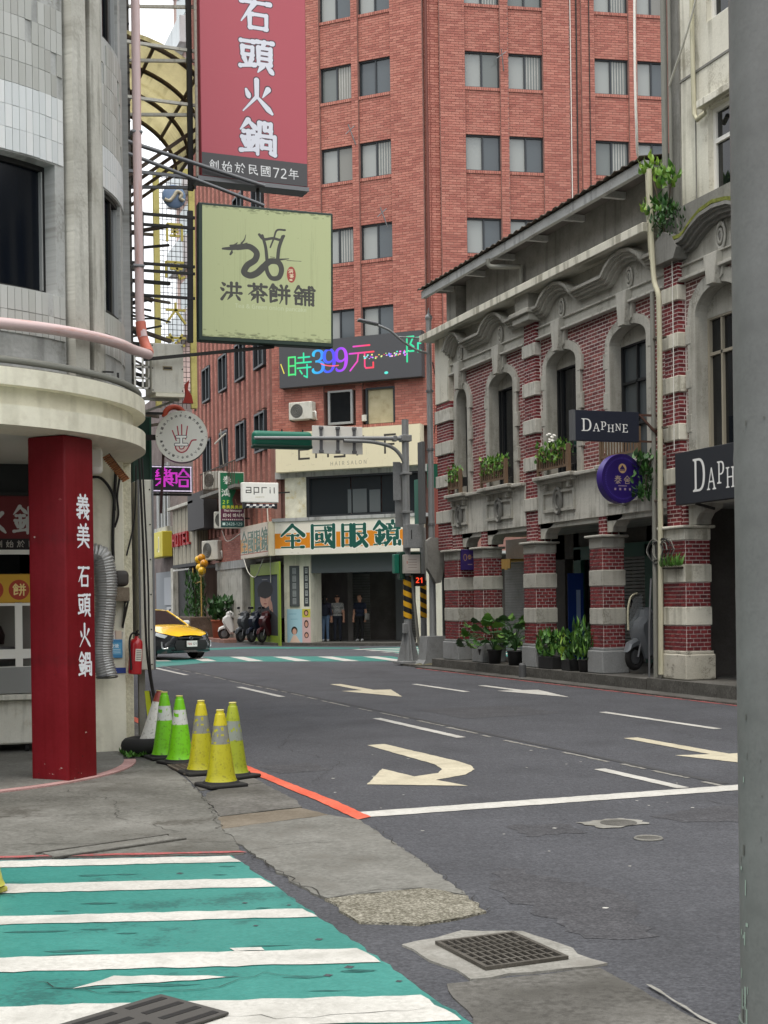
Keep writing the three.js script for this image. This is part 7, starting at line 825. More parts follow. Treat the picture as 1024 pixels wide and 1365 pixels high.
{ const t = thing('downpipe', 'pair of algae stained drain pipes between the two arcade houses', 'drain pipe', [0, 0, 0]); obj('pipe', tube([[12.12, 8.8, -20.05], [12.12, 7.6, -20.0], [12.12, 7.25, -19.96]], 0.04, 10, 20), M.oldPvc, t); obj('pipe', tube([[12.08, 8.75, -19.93], [12.08, 7.0, -19.84], [12.08, 6.8, -19.8], [12.08, 6.62, -19.7], [12.08, 6.4, -19.68], [12.08, 0.3, -19.78]], 0.045, 10, 80, false, 0.2), M.oldPvc, t); obj('pipe', rod([12.1, 6.7, -19.92], [12.1, 0.24, -19.97], 0.04, 0.04), M.greyPvc, t); for (const y of [5.9, 4.4, 3.2]) obj('clip', cb(12.14, y, -19.8, 0.12, 0.03, 0.3), M.steelRust, t); obj('offset_pipe', tube([[12.02, 0.24, -20.05], [12.02, 1.2, -20.02], [12.05, 1.9, -20.0]], 0.02, 6, 16), M.steelGrey, t); }
{ const t = thing('cable_coil', 'tangled coil of black cables hung at the top of the peeling column', 'cable', [12.05, 2.4, -19.75]); const q = rng(17); for (let i = 0; i < 7; i++) obj('loop', tube(Array.from({ length: 9 }, (_, k) => { const a = k / 8 * 6.28; return [0.03 * q(), (0.14 + 0.1 * q()) * Math.sin(a) - 0.04, (0.18 + 0.1 * q()) * Math.cos(a) + 0.06 * i - 0.15]; }), 0.009, 5, 40), i % 3 ? M.cable : M.greyPvc, t); }
{ const t = thing('facade_cable', 'thin white cable running down the edge of the weathered house', 'cable', [0, 0, 0]); obj('strand', tube([[12.24, 7.4, -19.52], [12.23, 6, -19.5], [12.22, 4, -19.5]], 0.008, 5, 20), M.white, t); obj('strand', tube([[12.3, 17, -20.4], [12.1, 12, -20.35], [12.1, 9.6, -20.35], [12.3, 9.1, -20.6], [12.9, 9.0, -20.9]], 0.022, 6, 40), M.white, t); obj('strand', tube([[12.4, 13.2, -17.9], [12.45, 11, -19.2], [12.5, 10.2, -19.95]], 0.02, 6, 20), M.whiteMetal, t); }
{ const t = thing('small_bollard', 'stubby grey plastic bollard against the arcade kerb', 'bollard', [11.86, 0.03, -24.6]); obj('body', clean(new THREE.CylinderGeometry(0.07, 0.08, 0.24, 14).translate(0, 0.12, 0)), mat(0x4c4d4e, 0.6), t); obj('cap', clean(new THREE.CylinderGeometry(0.05, 0.07, 0.04, 14).translate(0, 0.26, 0)), mat(0x5a5b5c, 0.6), t); }
{ const t = thing('blue_banner_stand', 'narrow blue banner stand inside the dark arcade', 'banner', [13.6, 0.21, -25.6]); obj('banner', cb(0, 1.0, 0, 0.36, 1.8, 0.02), mat(0x1b3f8c, 0.5), t); obj('print', face(0.1, 0.7).translate(0.06, 1.2, 0.012), mat(0x9fb4d8, 0.6), t); obj('foot', cb(0, 0.04, 0, 0.4, 0.06, 0.2, 0.01), M.black, t); }

// ---------------------------------------------------------------- traffic cones
function coneTex(base, band, bandY0, bandY1, tip, seed) { return printMat(256, 256, (c, w, h) => { c.fillStyle = base; c.fillRect(0, 0, w, h); if (tip) { c.fillStyle = tip; c.fillRect(0, 0, w, h * 0.2); } c.fillStyle = band; c.fillRect(0, h * bandY0, w, h * (bandY1 - bandY0)); const q = rng(seed); for (let i = 0; i < 26; i++) { c.fillStyle = base; c.fillRect(q() * w, h * (bandY0 + (bandY1 - bandY0) * q()), 4 + 24 * q() * q(), 3 + 10 * q()); } for (let i = 0; i < 420; i++) { c.fillStyle = `rgba(${q() < 0.6 ? '60,58,20' : '30,30,26'},${0.05 + 0.2 * q() * q()})`; c.beginPath(); c.ellipse(q() * w, h * Math.pow(q(), 0.6), 1 + 7 * q(), 1 + 3 * q(), q() * 3, 0, 7); c.fill(); } c.strokeStyle = 'rgba(40,44,16,0.5)'; for (let i = 0; i < 7; i++) { c.beginPath(); const x = q() * w, y = h * (0.4 + 0.5 * q()); c.moveTo(x, y); c.lineTo(x + 20 * (q() - 0.5), y + 16 * q()); c.stroke(); } }, 0.42); }
const coneLime = coneTex('#72c20f', '#c8ccc6', 0.2, 0.42, null, 1), coneYellow = coneTex('#a9a418', '#7c7d74', 0.2, 0.44, '#bdb11a', 2), coneOlive = coneTex('#8f9a1e', '#7f867c', 0.24, 0.5, '#98a322', 3), coneWhite = coneTex('#d4d2ca', '#d4d2ca', 0.3, 0.6, '#8c3c30', 4);
function coneThing(label, x, z, m, turn, tilt = 0, h = 0.66, base = M.rubber) {
  const t = thing('traffic_cone', label, 'traffic cone', [x, 0.006, z], turn, 'traffic cones at the left kerb'); if (tilt) t.rotation.z = tilt;
  obj('base', [cb(0, 0.016, 0, 0.36, 0.032, 0.36, 0.014), clean(new THREE.CylinderGeometry(0.15, 0.165, 0.02, 24).translate(0, 0.04, 0))], base, t);
  const pts = [[0.142, 0.045], [0.13, 0.07], [0.118, 0.12], [0.062, h - 0.14], [0.043, h - 0.04], [0.041, h - 0.03], [0.034, h - 0.028], [0.033, h]], g = new THREE.LatheGeometry(pts.map((p) => new THREE.Vector2(...p)), 32), uv = g.attributes.uv, p = g.attributes.position; for (let i = 0; i < uv.count; i++) uv.setY(i, (p.getY(i)) / h); obj('cone', g, m, t); obj('top_ring', clean(new THREE.TorusGeometry(0.03, 0.006, 6, 20).rotateX(Math.PI / 2).translate(0, h, 0)), M.yellowPaint, t); return t;
}
coneThing('mustard yellow cone with grimy silver band at the front of its row', 2.7, -11.62, coneYellow, 0.2); coneThing('olive yellow cone half hidden behind the front yellow one', 2.94, -12.15, coneOlive, 0.5, 0, 0.68); coneThing('yellow cone with clean silver band next to the small grate', 2.735, -12.55, coneYellow, 0.1, 0, 0.68); coneThing('bright lime green cone with torn white band', 2.715, -13.45, coneLime, 0.3, 0, 0.67); coneThing('lime green cone squeezed between the white cone and the other lime one', 2.66, -13.95, coneLime, 0.1, 0, 0.68);
{ const t = coneThing('dirty white cone with red tip leaning on a tyre', 2.6, -14.42, coneWhite, 0.4, -0.2, 0.6); t.position.y = 0.08; const w = thing('old_tyre', 'worn black tyre lying under the white cone', 'tyre', [2.57, 0.02, -14.42]); obj('rubber', clean(new THREE.TorusGeometry(0.2, 0.085, 12, 32).rotateX(Math.PI / 2).translate(0, 0.085, 0)), M.rubber, w); obj('inner_rim', clean(new THREE.CylinderGeometry(0.14, 0.14, 0.08, 24).translate(0, 0.06, 0)), M.black, w); }
coneThing('pale yellow cone standing on the teal crossing', 0.455, -7.88, coneTex('#c9c45a', '#d8d4b0', 0.2, 0.4, null, 5), 0.785, 0, 0.66, mat(0xb8b04a, 0.6)).children[0].scale.set(0.62, 1, 0.62);
{ const t = thing('yellow_post_wrap', 'lime yellow reflective strip leaning against the sign post', 'marker', [2.72, 0.02, -15.0]); obj('strip', ex([[-0.02, 0], [0.06, 0], [-0.03, 0.62], [-0.08, 0.62]], 0.02), mat(0xb8c41c, 0.5), t); obj('edge', ex([[0.06, 0], [0.075, 0], [-0.015, 0.62], [-0.03, 0.62]], 0.024), M.steelRust, t); }

// ---------------------------------------------------------------- plants
const leafMats = ['#3c6a26', '#4f7f2c', '#2f5a24', '#68933a', '#284c22'].map((c) => phys(c, 0.55, { side: THREE.DoubleSide, transmission: 0.12, thickness: 0 }));
const pale = ['#8fb03a', '#7da23a'].map((c) => phys(c, 0.5, { side: THREE.DoubleSide, transmission: 0.2, thickness: 0 }));
function leafGeo(L, W, fold = 0.25, droop = 0.35, n = 6) { const pos = [], idx = []; for (let i = 0; i <= n; i++) { const t = i / n, w = W * Math.sin(Math.PI * Math.pow(t, 0.75)) * (1 - 0.15 * t), y = L * (t - droop * t * t * 0.3), z = -droop * L * t * t; pos.push(-w, y, z + fold * w, 0, y, z, w, y, z + fold * w); } for (let i = 0; i < n; i++) for (const k of [0, 1]) { const a = i * 3 + k, b = a + 1, c = a + 3, d = a + 4; idx.push(a, b, d, a, d, c); } const g = new THREE.BufferGeometry(); g.setAttribute('position', new THREE.Float32BufferAttribute(pos, 3)); g.setIndex(idx); g.computeVertexNormals(); const q = g.toNonIndexed(); q.setAttribute('uv', new THREE.BufferAttribute(new Float32Array(q.attributes.position.count * 2), 2)); return q; }
function monsteraGeo(S) { const pts = []; const half = []; const N = 40; for (let i = 0; i <= N; i++) { const t = i / N, a = Math.PI * t, r = S * (0.52 + 0.1 * Math.sin(a)) * (1 - 0.18 * Math.cos(a)), cut = t > 0.18 && t < 0.86 ? 1 - 0.34 * Math.max(0, Math.sin(t * 38)) ** 3 : 1; half.push([r * cut * Math.sin(a), -r * Math.cos(a) + S * 0.45]); } pts.push([0, 0.06 * S], ...half.slice(1, N), [0, S * 1.1]); const mir = half.slice(1, N).map(([x, y]) => [-x, y]).reverse(); const g = new THREE.ShapeGeometry(shp([...pts, ...mir]), 2), p = g.attributes.position; for (let i = 0; i < p.count; i++) { const x = p.getX(i), y = p.getY(i); p.setZ(i, 0.35 * Math.abs(x) - 0.5 * y * y / S * 0.6); } g.computeVertexNormals(); return clean(g); }
const leafKinds = [leafGeo(0.11, 0.022), leafGeo(0.09, 0.03, 0.2, 0.6), leafGeo(0.2, 0.02, 0.2, 0.8, 8), leafGeo(0.16, 0.04, 0.25, 0.5)];
function place(g, x, y, z, rx, ry, rz, s) { return g.clone().applyMatrix4(M4().compose(V(x, y, z), new THREE.Quaternion().setFromEuler(new THREE.Euler(rx, ry, rz, 'YXZ')), V(s, s, s))); }
function leafCloud(parent, n, vol, kind, seed, mats = leafMats, size = [0.7, 1.3]) { const q = rng(seed), by = mats.map(() => []); for (let i = 0; i < n; i++) { const [x, y, z] = vol(q); by[Math.floor(q() * mats.length)].push(place(leafKinds[kind], x, y, z, 0.3 + 1.4 * q(), q() * 6.283, (q() - 0.5) * 0.8, size[0] + (size[1] - size[0]) * q())); } by.forEach((l, i) => { if (l.length) { const o = obj('foliage', l, mats[i], parent); o.userData.kind = 'stuff'; } }); }
const pot = (r, h, m, y = 0) => [lathe([[0, y], [r * 0.78, y], [r * 0.95, y + h * 0.9], [r * 1.05, y + h * 0.9], [r * 1.05, y + h], [r * 0.92, y + h], [r * 0.88, y + h * 0.88], [0, y + h * 0.88]], 22), m];
function monstera(label, x, z, y0, seed, n, S, potR = 0.16) { const t = thing('monstera_plant', label, 'potted plant', [x, y0, z], 0, 'potted plants along the arcade step'), q = rng(seed); obj('pot', ...pot(potR, 0.3, M.potBlack), t); obj('soil', clean(new THREE.CylinderGeometry(potR * 0.88, potR * 0.88, 0.01, 18).translate(0, 0.27, 0)), M.soil, t); for (let i = 0; i < n; i++) { const a = q() * 6.283, l = 0.2 + 0.42 * q(), h = 0.35 + 0.62 * q(), hx = l * Math.sin(a), hz = l * Math.cos(a) * 1.1, s = S * (0.75 + 0.55 * q()), gg = monsteraGeo(s); obj('stem', tube([[0, 0.26, 0], [hx * 0.4, 0.26 + h * 0.6, hz * 0.4], [hx, h, hz]], 0.008, 5, 10), leafMats[2], t); const lf = obj('leaf', place(gg, hx, h, hz, 0.9 + 0.9 * q(), a + (q() - 0.5), (q() - 0.5) * 0.5, 1), i === 2 ? pale[0] : leafMats[Math.floor(q() * 5)], t); lf.userData = {}; } return t; }
monstera('large monstera in black pot with one pale green leaf by second column', 12.22, -26.7, 0.21, 5, 24, 0.2); monstera('bushy monstera in a black pot with leaves over the arcade step', 12.25, -27.25, 0.21, 6, 20, 0.18); monstera('monstera with silvery leaves tight against the third column', 12.26, -25.75, 0.21, 7, 22, 0.17, 0.18);
{ const t = thing('leafy_pot_plant', 'low leafy plant in a long black trough beside the third column', 'potted plant', [12.25, 0.21, -24.1], 0, 'potted plants along the arcade step'); obj('pot', bx(-0.14, 0.14, 0, 0.24, -0.3, 0.3, 0.015), M.potBlack, t); leafCloud(t, 170, (q) => { const a = q() * 6.28, r = 0.38 * Math.sqrt(q()); return [r * Math.sin(a) * 0.6, 0.22 + 0.45 * q(), r * Math.cos(a)]; }, 3, 11); }
{ const t = thing('leafy_pot_plant', 'leafy plant with lime young leaves in a square black pot by the fourth column', 'potted plant', [12.22, 0.21, -23.2], 0, 'potted plants along the arcade step'); obj('pot', bx(-0.14, 0.14, 0, 0.22, -0.16, 0.16, 0.015), M.potBlack, t); leafCloud(t, 130, (q) => { const a = q() * 6.28, r = 0.3 * Math.sqrt(q()); return [r * Math.sin(a) * 0.6, 0.2 + 0.5 * q(), r * Math.cos(a)]; }, 3, 12, [...leafMats, pale[0]]); }
{ const t = thing('leafy_pot_plant', 'spreading grey green plant in a round black pot touching the fourth column', 'potted plant', [12.2, 0.21, -22.6], 0, 'potted plants along the arcade step'); obj('pot', ...pot(0.15, 0.24, M.potBlack), t); leafCloud(t, 170, (q) => { const a = q() * 6.28, r = 0.32 * Math.sqrt(q()); return [r * Math.sin(a) * 0.6, 0.22 + 0.62 * q(), r * Math.cos(a)]; }, 2, 13); }
// window boxes with slatted fronts
[[W1, 60, 'narrow slatted window box with green creeper at the smallest arched window', 0.62], [W2, 130, 'slatted window box spilling green creeper at the second arched window', 1.2], [W3, 150, 'slatted window box with creeper and white flowers at the third arched window', 1.2], [W4, 0, 'empty slatted window rail behind the navy hanging sign', 1.25]].forEach(([w, n, label], i) => {
  const t = thing('window_box', label, 'window box', [12.22, 4.0, (w[0] + w[1]) / 2], 0, 'window boxes of the arcade house'), hw = (w[1] - w[0]) / 2 + 0.02;
  obj('post', cb(-0.05, 0.26, hw, 0.07, 0.54, 0.07), M.woodBrown, t); obj('post', cb(-0.05, 0.26, -hw, 0.05, 0.5, 0.05), M.woodBrown, t); obj('rail', cb(-0.05, 0.12, 0, 0.03, 0.04, hw * 2), M.woodBrown, t); obj('rail', cb(-0.05, 0.46, 0, 0.03, 0.04, hw * 2), M.woodBrown, t); const ns = Math.round(hw * 2 / 0.1); for (let k = 1; k < ns; k++) obj('slat', cb(-0.055, 0.29, -hw + k * hw * 2 / ns, 0.022, 0.34, 0.03), M.woodBrown, t);
  if (n) { obj('trough', bx(-0.02, 0.14, 0.16, 0.36, -hw + 0.05, hw - 0.05), M.black, t); leafCloud(t, n * 2, (q) => [-0.06 - 0.1 * q() + 0.16 * q(), 0.3 + 0.34 * q() - 0.12 * q(), (q() - 0.5) * 2 * hw * 0.94], 1, 30 + i, [leafMats[1], leafMats[3], leafMats[0], pale[1]]); if (i === 2) { const q = rng(4); for (let k = 0; k < 7; k++) obj('flower', place(clean(new THREE.SphereGeometry(0.045, 8, 6).scale(1, 0.6, 1)), -0.08, 0.58 + 0.2 * q(), (q() - 0.6) * 0.5, q(), q(), 0, 1), M.white, t); } }
});
{ const t = thing('wall_shrub', 'young leafy shrub growing out of the gutter between the arcade houses', 'shrub', [12.15, 7.5, -19.75]); obj('stem', [tube([[0.05, 0, 0.1], [0.02, 0.4, 0.05], [0, 0.9, -0.1], [0, 1.35, -0.3]], 0.014, 5, 16), tube([[0.03, 0.2, 0.08], [0, 0.6, 0.3], [0, 0.95, 0.42]], 0.011, 5, 14), tube([[0.02, 0.2, 0.05], [-0.02, 0.5, -0.2], [-0.03, 0.62, -0.34]], 0.01, 5, 12)], M.bark, t); const blob = (c, r) => (q) => { const a = q() * 6.28, b = Math.acos(2 * q() - 1), k = r * Math.cbrt(q()); return [c[0] + k * Math.sin(b) * Math.cos(a) * 0.7, c[1] + k * Math.cos(b) * 0.7, c[2] + k * Math.sin(b) * Math.sin(a)]; };
  leafCloud(t, 34, blob([0, 1.3, -0.3], 0.2), 3, 41, [pale[0], pale[1], leafMats[3]], [0.8, 1.3]); leafCloud(t, 60, blob([0, 0.95, 0.3], 0.26), 3, 42, [leafMats[1], leafMats[3], pale[1]], [0.8, 1.3]); leafCloud(t, 90, blob([0, 0.5, 0.05], 0.34), 3, 43, leafMats, [0.7, 1.2]); leafCloud(t, 24, blob([-0.02, 0.62, -0.28], 0.2), 3, 44, [pale[0], leafMats[3]], [0.8, 1.2]); leafCloud(t, 160, blob([0.05, 0.25, 0.25], 0.4), 0, 45, [leafMats[4], leafMats[2]], [0.6, 1]); }
{ const t = thing('wall_shrub', 'dark hanging shrub between the purple round sign and the drain pipe', 'shrub', [12.08, 3.62, -20.1]); obj('stem', tube([[0.1, 0.35, 0], [0, 0.1, -0.02], [-0.02, -0.3, -0.05]], 0.012, 5, 12), M.bark, t); leafCloud(t, 190, (q) => [(q() - 0.5) * 0.3, -0.42 + 0.8 * q(), (q() - 0.6) * 0.6 * (0.6 + 0.4 * q())], 0, 51, [leafMats[2], leafMats[4], leafMats[0]], [1, 1.7]); }
{ const t = thing('fern_tuft', 'tuft of green fern rooted in the ledge of the peeling column', 'fern', [12.1, 2.08, -19.4]); const o = obj('frond', Array.from({ length: 46 }, (_, i) => { const q = rng(i + 3); return place(leafKinds[2], -0.02, 0.02 * q(), (q() - 0.5) * 0.6, 0.6 + q(), -1.57 + (q() - 0.5) * 2.4, (q() - 0.5), 0.7 + 0.5 * q()); }), leafMats[1], t); o.userData.kind = 'stuff'; obj('root_mat', cb(0, -0.02, 0, 0.1, 0.03, 0.5, 0.01), M.soil, t); }
{ const t = thing('gutter_weeds', 'small patch of green weeds at the foot of the cream pier', 'weeds', [2.5, 0.02, -14.3]); const o = obj('grass', Array.from({ length: 120 }, (_, i) => { const q = rng(i + 60); return place(leafKinds[0], (q() - 0.6) * 0.34, 0, (q() - 0.5) * 0.4, 0.8 + 0.7 * q(), q() * 6.28, 0, 0.5 + 0.5 * q()); }), leafMats[1], t); o.userData.kind = 'stuff'; }
{ const t = thing('tall_planter_shrub', 'tall feathery shrub in a brick planter beside yellow globe lanterns', 'shrub', [12.5, 0, -58.2]); obj('planter', bx(-0.6, 0.5, 0, 1.0, -1.6, 1.8, 0.02), surface(103, [96, 80, 68], { size: 128, metres: 1, speck: 20, cloud: 20, bump: 0 }), t); obj('stem', rod([0, 1, 0], [0, 2.4, 0], 0.04), M.bark, t); leafCloud(t, 520, (q) => { const y = q(), r = 0.5 * (1 - 0.3 * y) * Math.sqrt(q()), a = q() * 6.28; return [r * Math.sin(a), 0.95 + 1.85 * y, r * 1.6 * Math.cos(a)]; }, 2, 61, [leafMats[0], leafMats[2], leafMats[4]], [1, 1.8]); }
{ const t = thing('globe_lantern_stand', 'branching stand of yellow globe lanterns above the planter', 'lamp', [12.55, 0, -57.2]); obj('stand', [rod([0, 0, 0], [0, 3.3, 0], 0.03), tube([[0, 2.5, 0], [-0.1, 2.5, -1.0], [-0.1, 3.1, -1.2]], 0.025, 5, 14), tube([[0, 2.7, 0], [0, 2.8, -0.4], [0, 3.3, -0.5]], 0.02, 5, 12), tube([[0, 2.7, 0], [0, 2.8, 0.5], [0, 3.2, 0.6]], 0.02, 5, 12)], mat(0xb0924c, 0.5), t); [[0, 3.45, -0.45], [0, 3.5, 0.15], [0, 3.1, -0.25], [0, 3.25, 0.65], [0, 2.95, 0.2]].forEach(([x, y, z], i) => obj('globe', clean(new THREE.SphereGeometry(0.17, 16, 12).translate(x, y, z)), phys(i % 2 ? 0xc98a1a : 0xe0b424, 0.3), t)); }
{ const t = thing('terracotta_pot_plant', 'dark succulent in a tall terracotta pot on the far arcade step', 'potted plant', [12.9, 0.14, -55.2]); obj('pot', ...pot(0.4, 0.75, M.terracotta), t); leafCloud(t, 220, (q) => { const a = q() * 6.28, r = 0.5 * Math.sqrt(q()); return [r * Math.sin(a), 0.7 + 0.85 * q(), r * Math.cos(a)]; }, 3, 71, [leafMats[4], leafMats[2]], [1.6, 2.4]); }

// ---------------------------------------------------------------- scooters
function scooter(label, x, y, z, heading, body, lower, grp, lean = 0) {
  const t = thing('scooter', label, 'scooter', [x, y, z], heading, grp); if (lean) t.rotation.z = lean;    // local +x is forwards
  const P = (pts, w, bev = 0.04) => ex(pts, w - 2 * bev, [], bev).translate(0, 0, -w / 2 + bev);
  for (const wx of [0.62, -0.62]) { const wh = group('wheel', t); obj('tyre', clean(new THREE.TorusGeometry(0.19, 0.055, 10, 28).translate(wx, 0.245, 0)), M.rubber, wh); obj('rim', clean(new THREE.CylinderGeometry(0.13, 0.13, 0.06, 20).rotateX(Math.PI / 2).translate(wx, 0.245, 0)), M.steelGrey, wh); }
  obj('front_mudguard', smooth(P([[0.38, 0.4], [0.45, 0.5], [0.62, 0.54], [0.8, 0.46], [0.84, 0.36], [0.76, 0.42], [0.62, 0.47], [0.48, 0.42]], 0.15), 0.6), body, t);
  obj('front_shield', smooth(P([[0.28, 0.3], [0.36, 0.3], [0.5, 0.52], [0.62, 0.74], [0.6, 0.84], [0.46, 0.95], [0.38, 0.94], [0.3, 0.6]], 0.34, 0.07), 0.7), body, t);
  obj('fork', [rod([0.62, 0.245, 0.08], [0.46, 0.8, 0.06], 0.022), rod([0.62, 0.245, -0.08], [0.46, 0.8, -0.06], 0.022)].slice(0, 1), M.steelGrey, t); obj('fork', rod([0.62, 0.245, -0.08], [0.46, 0.8, -0.06], 0.022), M.steelGrey, t);
  obj('headlight', smooth(new RoundedBoxGeometry(0.08, 0.12, 0.26, 3, 0.035).rotateZ(0.5).translate(0.58, 0.82, 0), 0.6), phys(0xd8dce0, 0.08, { clearcoat: 1 }), t); obj('cowl', smooth(P([[0.28, 0.94], [0.48, 0.96], [0.46, 1.06], [0.36, 1.1], [0.28, 1.04]], 0.3, 0.06), 0.7), body, t); obj('handlebar', [rod([0.33, 1.04, -0.33], [0.36, 1.04, 0.33], 0.017), rod([0.32, 1.04, -0.35], [0.335, 1.04, -0.22], 0.024), rod([0.345, 1.04, 0.22], [0.36, 1.04, 0.35], 0.024)], M.black, t);
  for (const s of [-1, 1]) { const m = group('mirror', t); obj('stalk', tube([[0.38, 1.05, s * 0.22], [0.4, 1.18, s * 0.28], [0.36, 1.26, s * 0.34]], 0.009, 5, 12), M.black, m); obj('mirror_head', smooth(new RoundedBoxGeometry(0.03, 0.09, 0.14, 2, 0.014).translate(0.35, 1.28, s * 0.36), 0.6), M.blackGloss, m); }
  obj('floorboard', P([[0.34, 0.28], [0.34, 0.34], [-0.1, 0.34], [-0.2, 0.28]], 0.3, 0.02), lower, t); obj('rear_body', smooth(P([[-0.12, 0.32], [-0.08, 0.66], [-0.3, 0.74], [-0.72, 0.8], [-0.92, 0.76], [-0.84, 0.6], [-0.5, 0.42], [-0.3, 0.3]], 0.32, 0.07), 0.7), body, t); obj('seat', smooth(P([[-0.06, 0.72], [-0.1, 0.8], [-0.4, 0.8], [-0.8, 0.88], [-0.84, 0.82], [-0.5, 0.72]], 0.28, 0.04), 0.7), M.black, t); obj('tail_light', cb(-0.92, 0.72, 0, 0.05, 0.07, 0.2, 0.02), M.redBright, t); obj('engine', smooth(P([[-0.2, 0.2], [-0.2, 0.36], [-0.6, 0.36], [-0.72, 0.22], [-0.5, 0.14]], 0.26, 0.04), 0.6), M.steelDark, t); obj('stand', bar([-0.15, 0.25, 0.12], [-0.12, 0, 0.22], 0.025), M.steelDark, t); return t;
}
const gloss = (c) => phys(c, 0.38, { clearcoat: 0.3 });
scooter('silver grey scooter parked behind the fourth column with leaning windscreen', 13.15, 0.21, -21.75, -2.75, gloss(0x74787c), M.black, undefined, 0.1);
{ const t = thing('scooter_windscreen', 'scratched clear scooter windscreen with grey rim above the silver scooter', 'windscreen', [12.62, 1.0, -21.55], 0.3); obj('rim', tube([[-0.15, 0, 0], [-0.1, 0.35, -0.05], [0.02, 0.6, -0.08], [0.2, 0.66, -0.1]], 0.02, 6, 24), M.oldPvc, t); obj('screen', uvm(ex([[-0.14, 0.02], [-0.1, 0.34], [0.02, 0.58], [0.22, 0.64], [0.24, 0.0]], 0.004)), phys(0xdfe3e4, 0.25, { transmission: 0.85, thickness: 0 }), t); }
scooter('silver black scooter beside the green poster frame', 12.98, 0.1, -50.35, -2.6, gloss(0x3e4144), M.black, 'scooters in the far arcade'); scooter('navy scooter in the middle of the arcade row', 13.25, 0.1, -49.75, -2.6, gloss(0x141b2a), M.black, 'scooters in the far arcade'); scooter('dark scooter with red flank next to the corner pillar', 13.5, 0.1, -49.2, -2.6, gloss(0x3c1014), M.black, 'scooters in the far arcade'); scooter('white scooter half behind the tall terracotta pot', 13.3, 0.1, -53.6, 2.9, gloss(0xd8d8d4), M.black, 'scooters in the far arcade'); scooter('black scooter parked behind the taxi', 12.2, 0.02, -60.5, 2.9, gloss(0x1a1b1d), M.black);

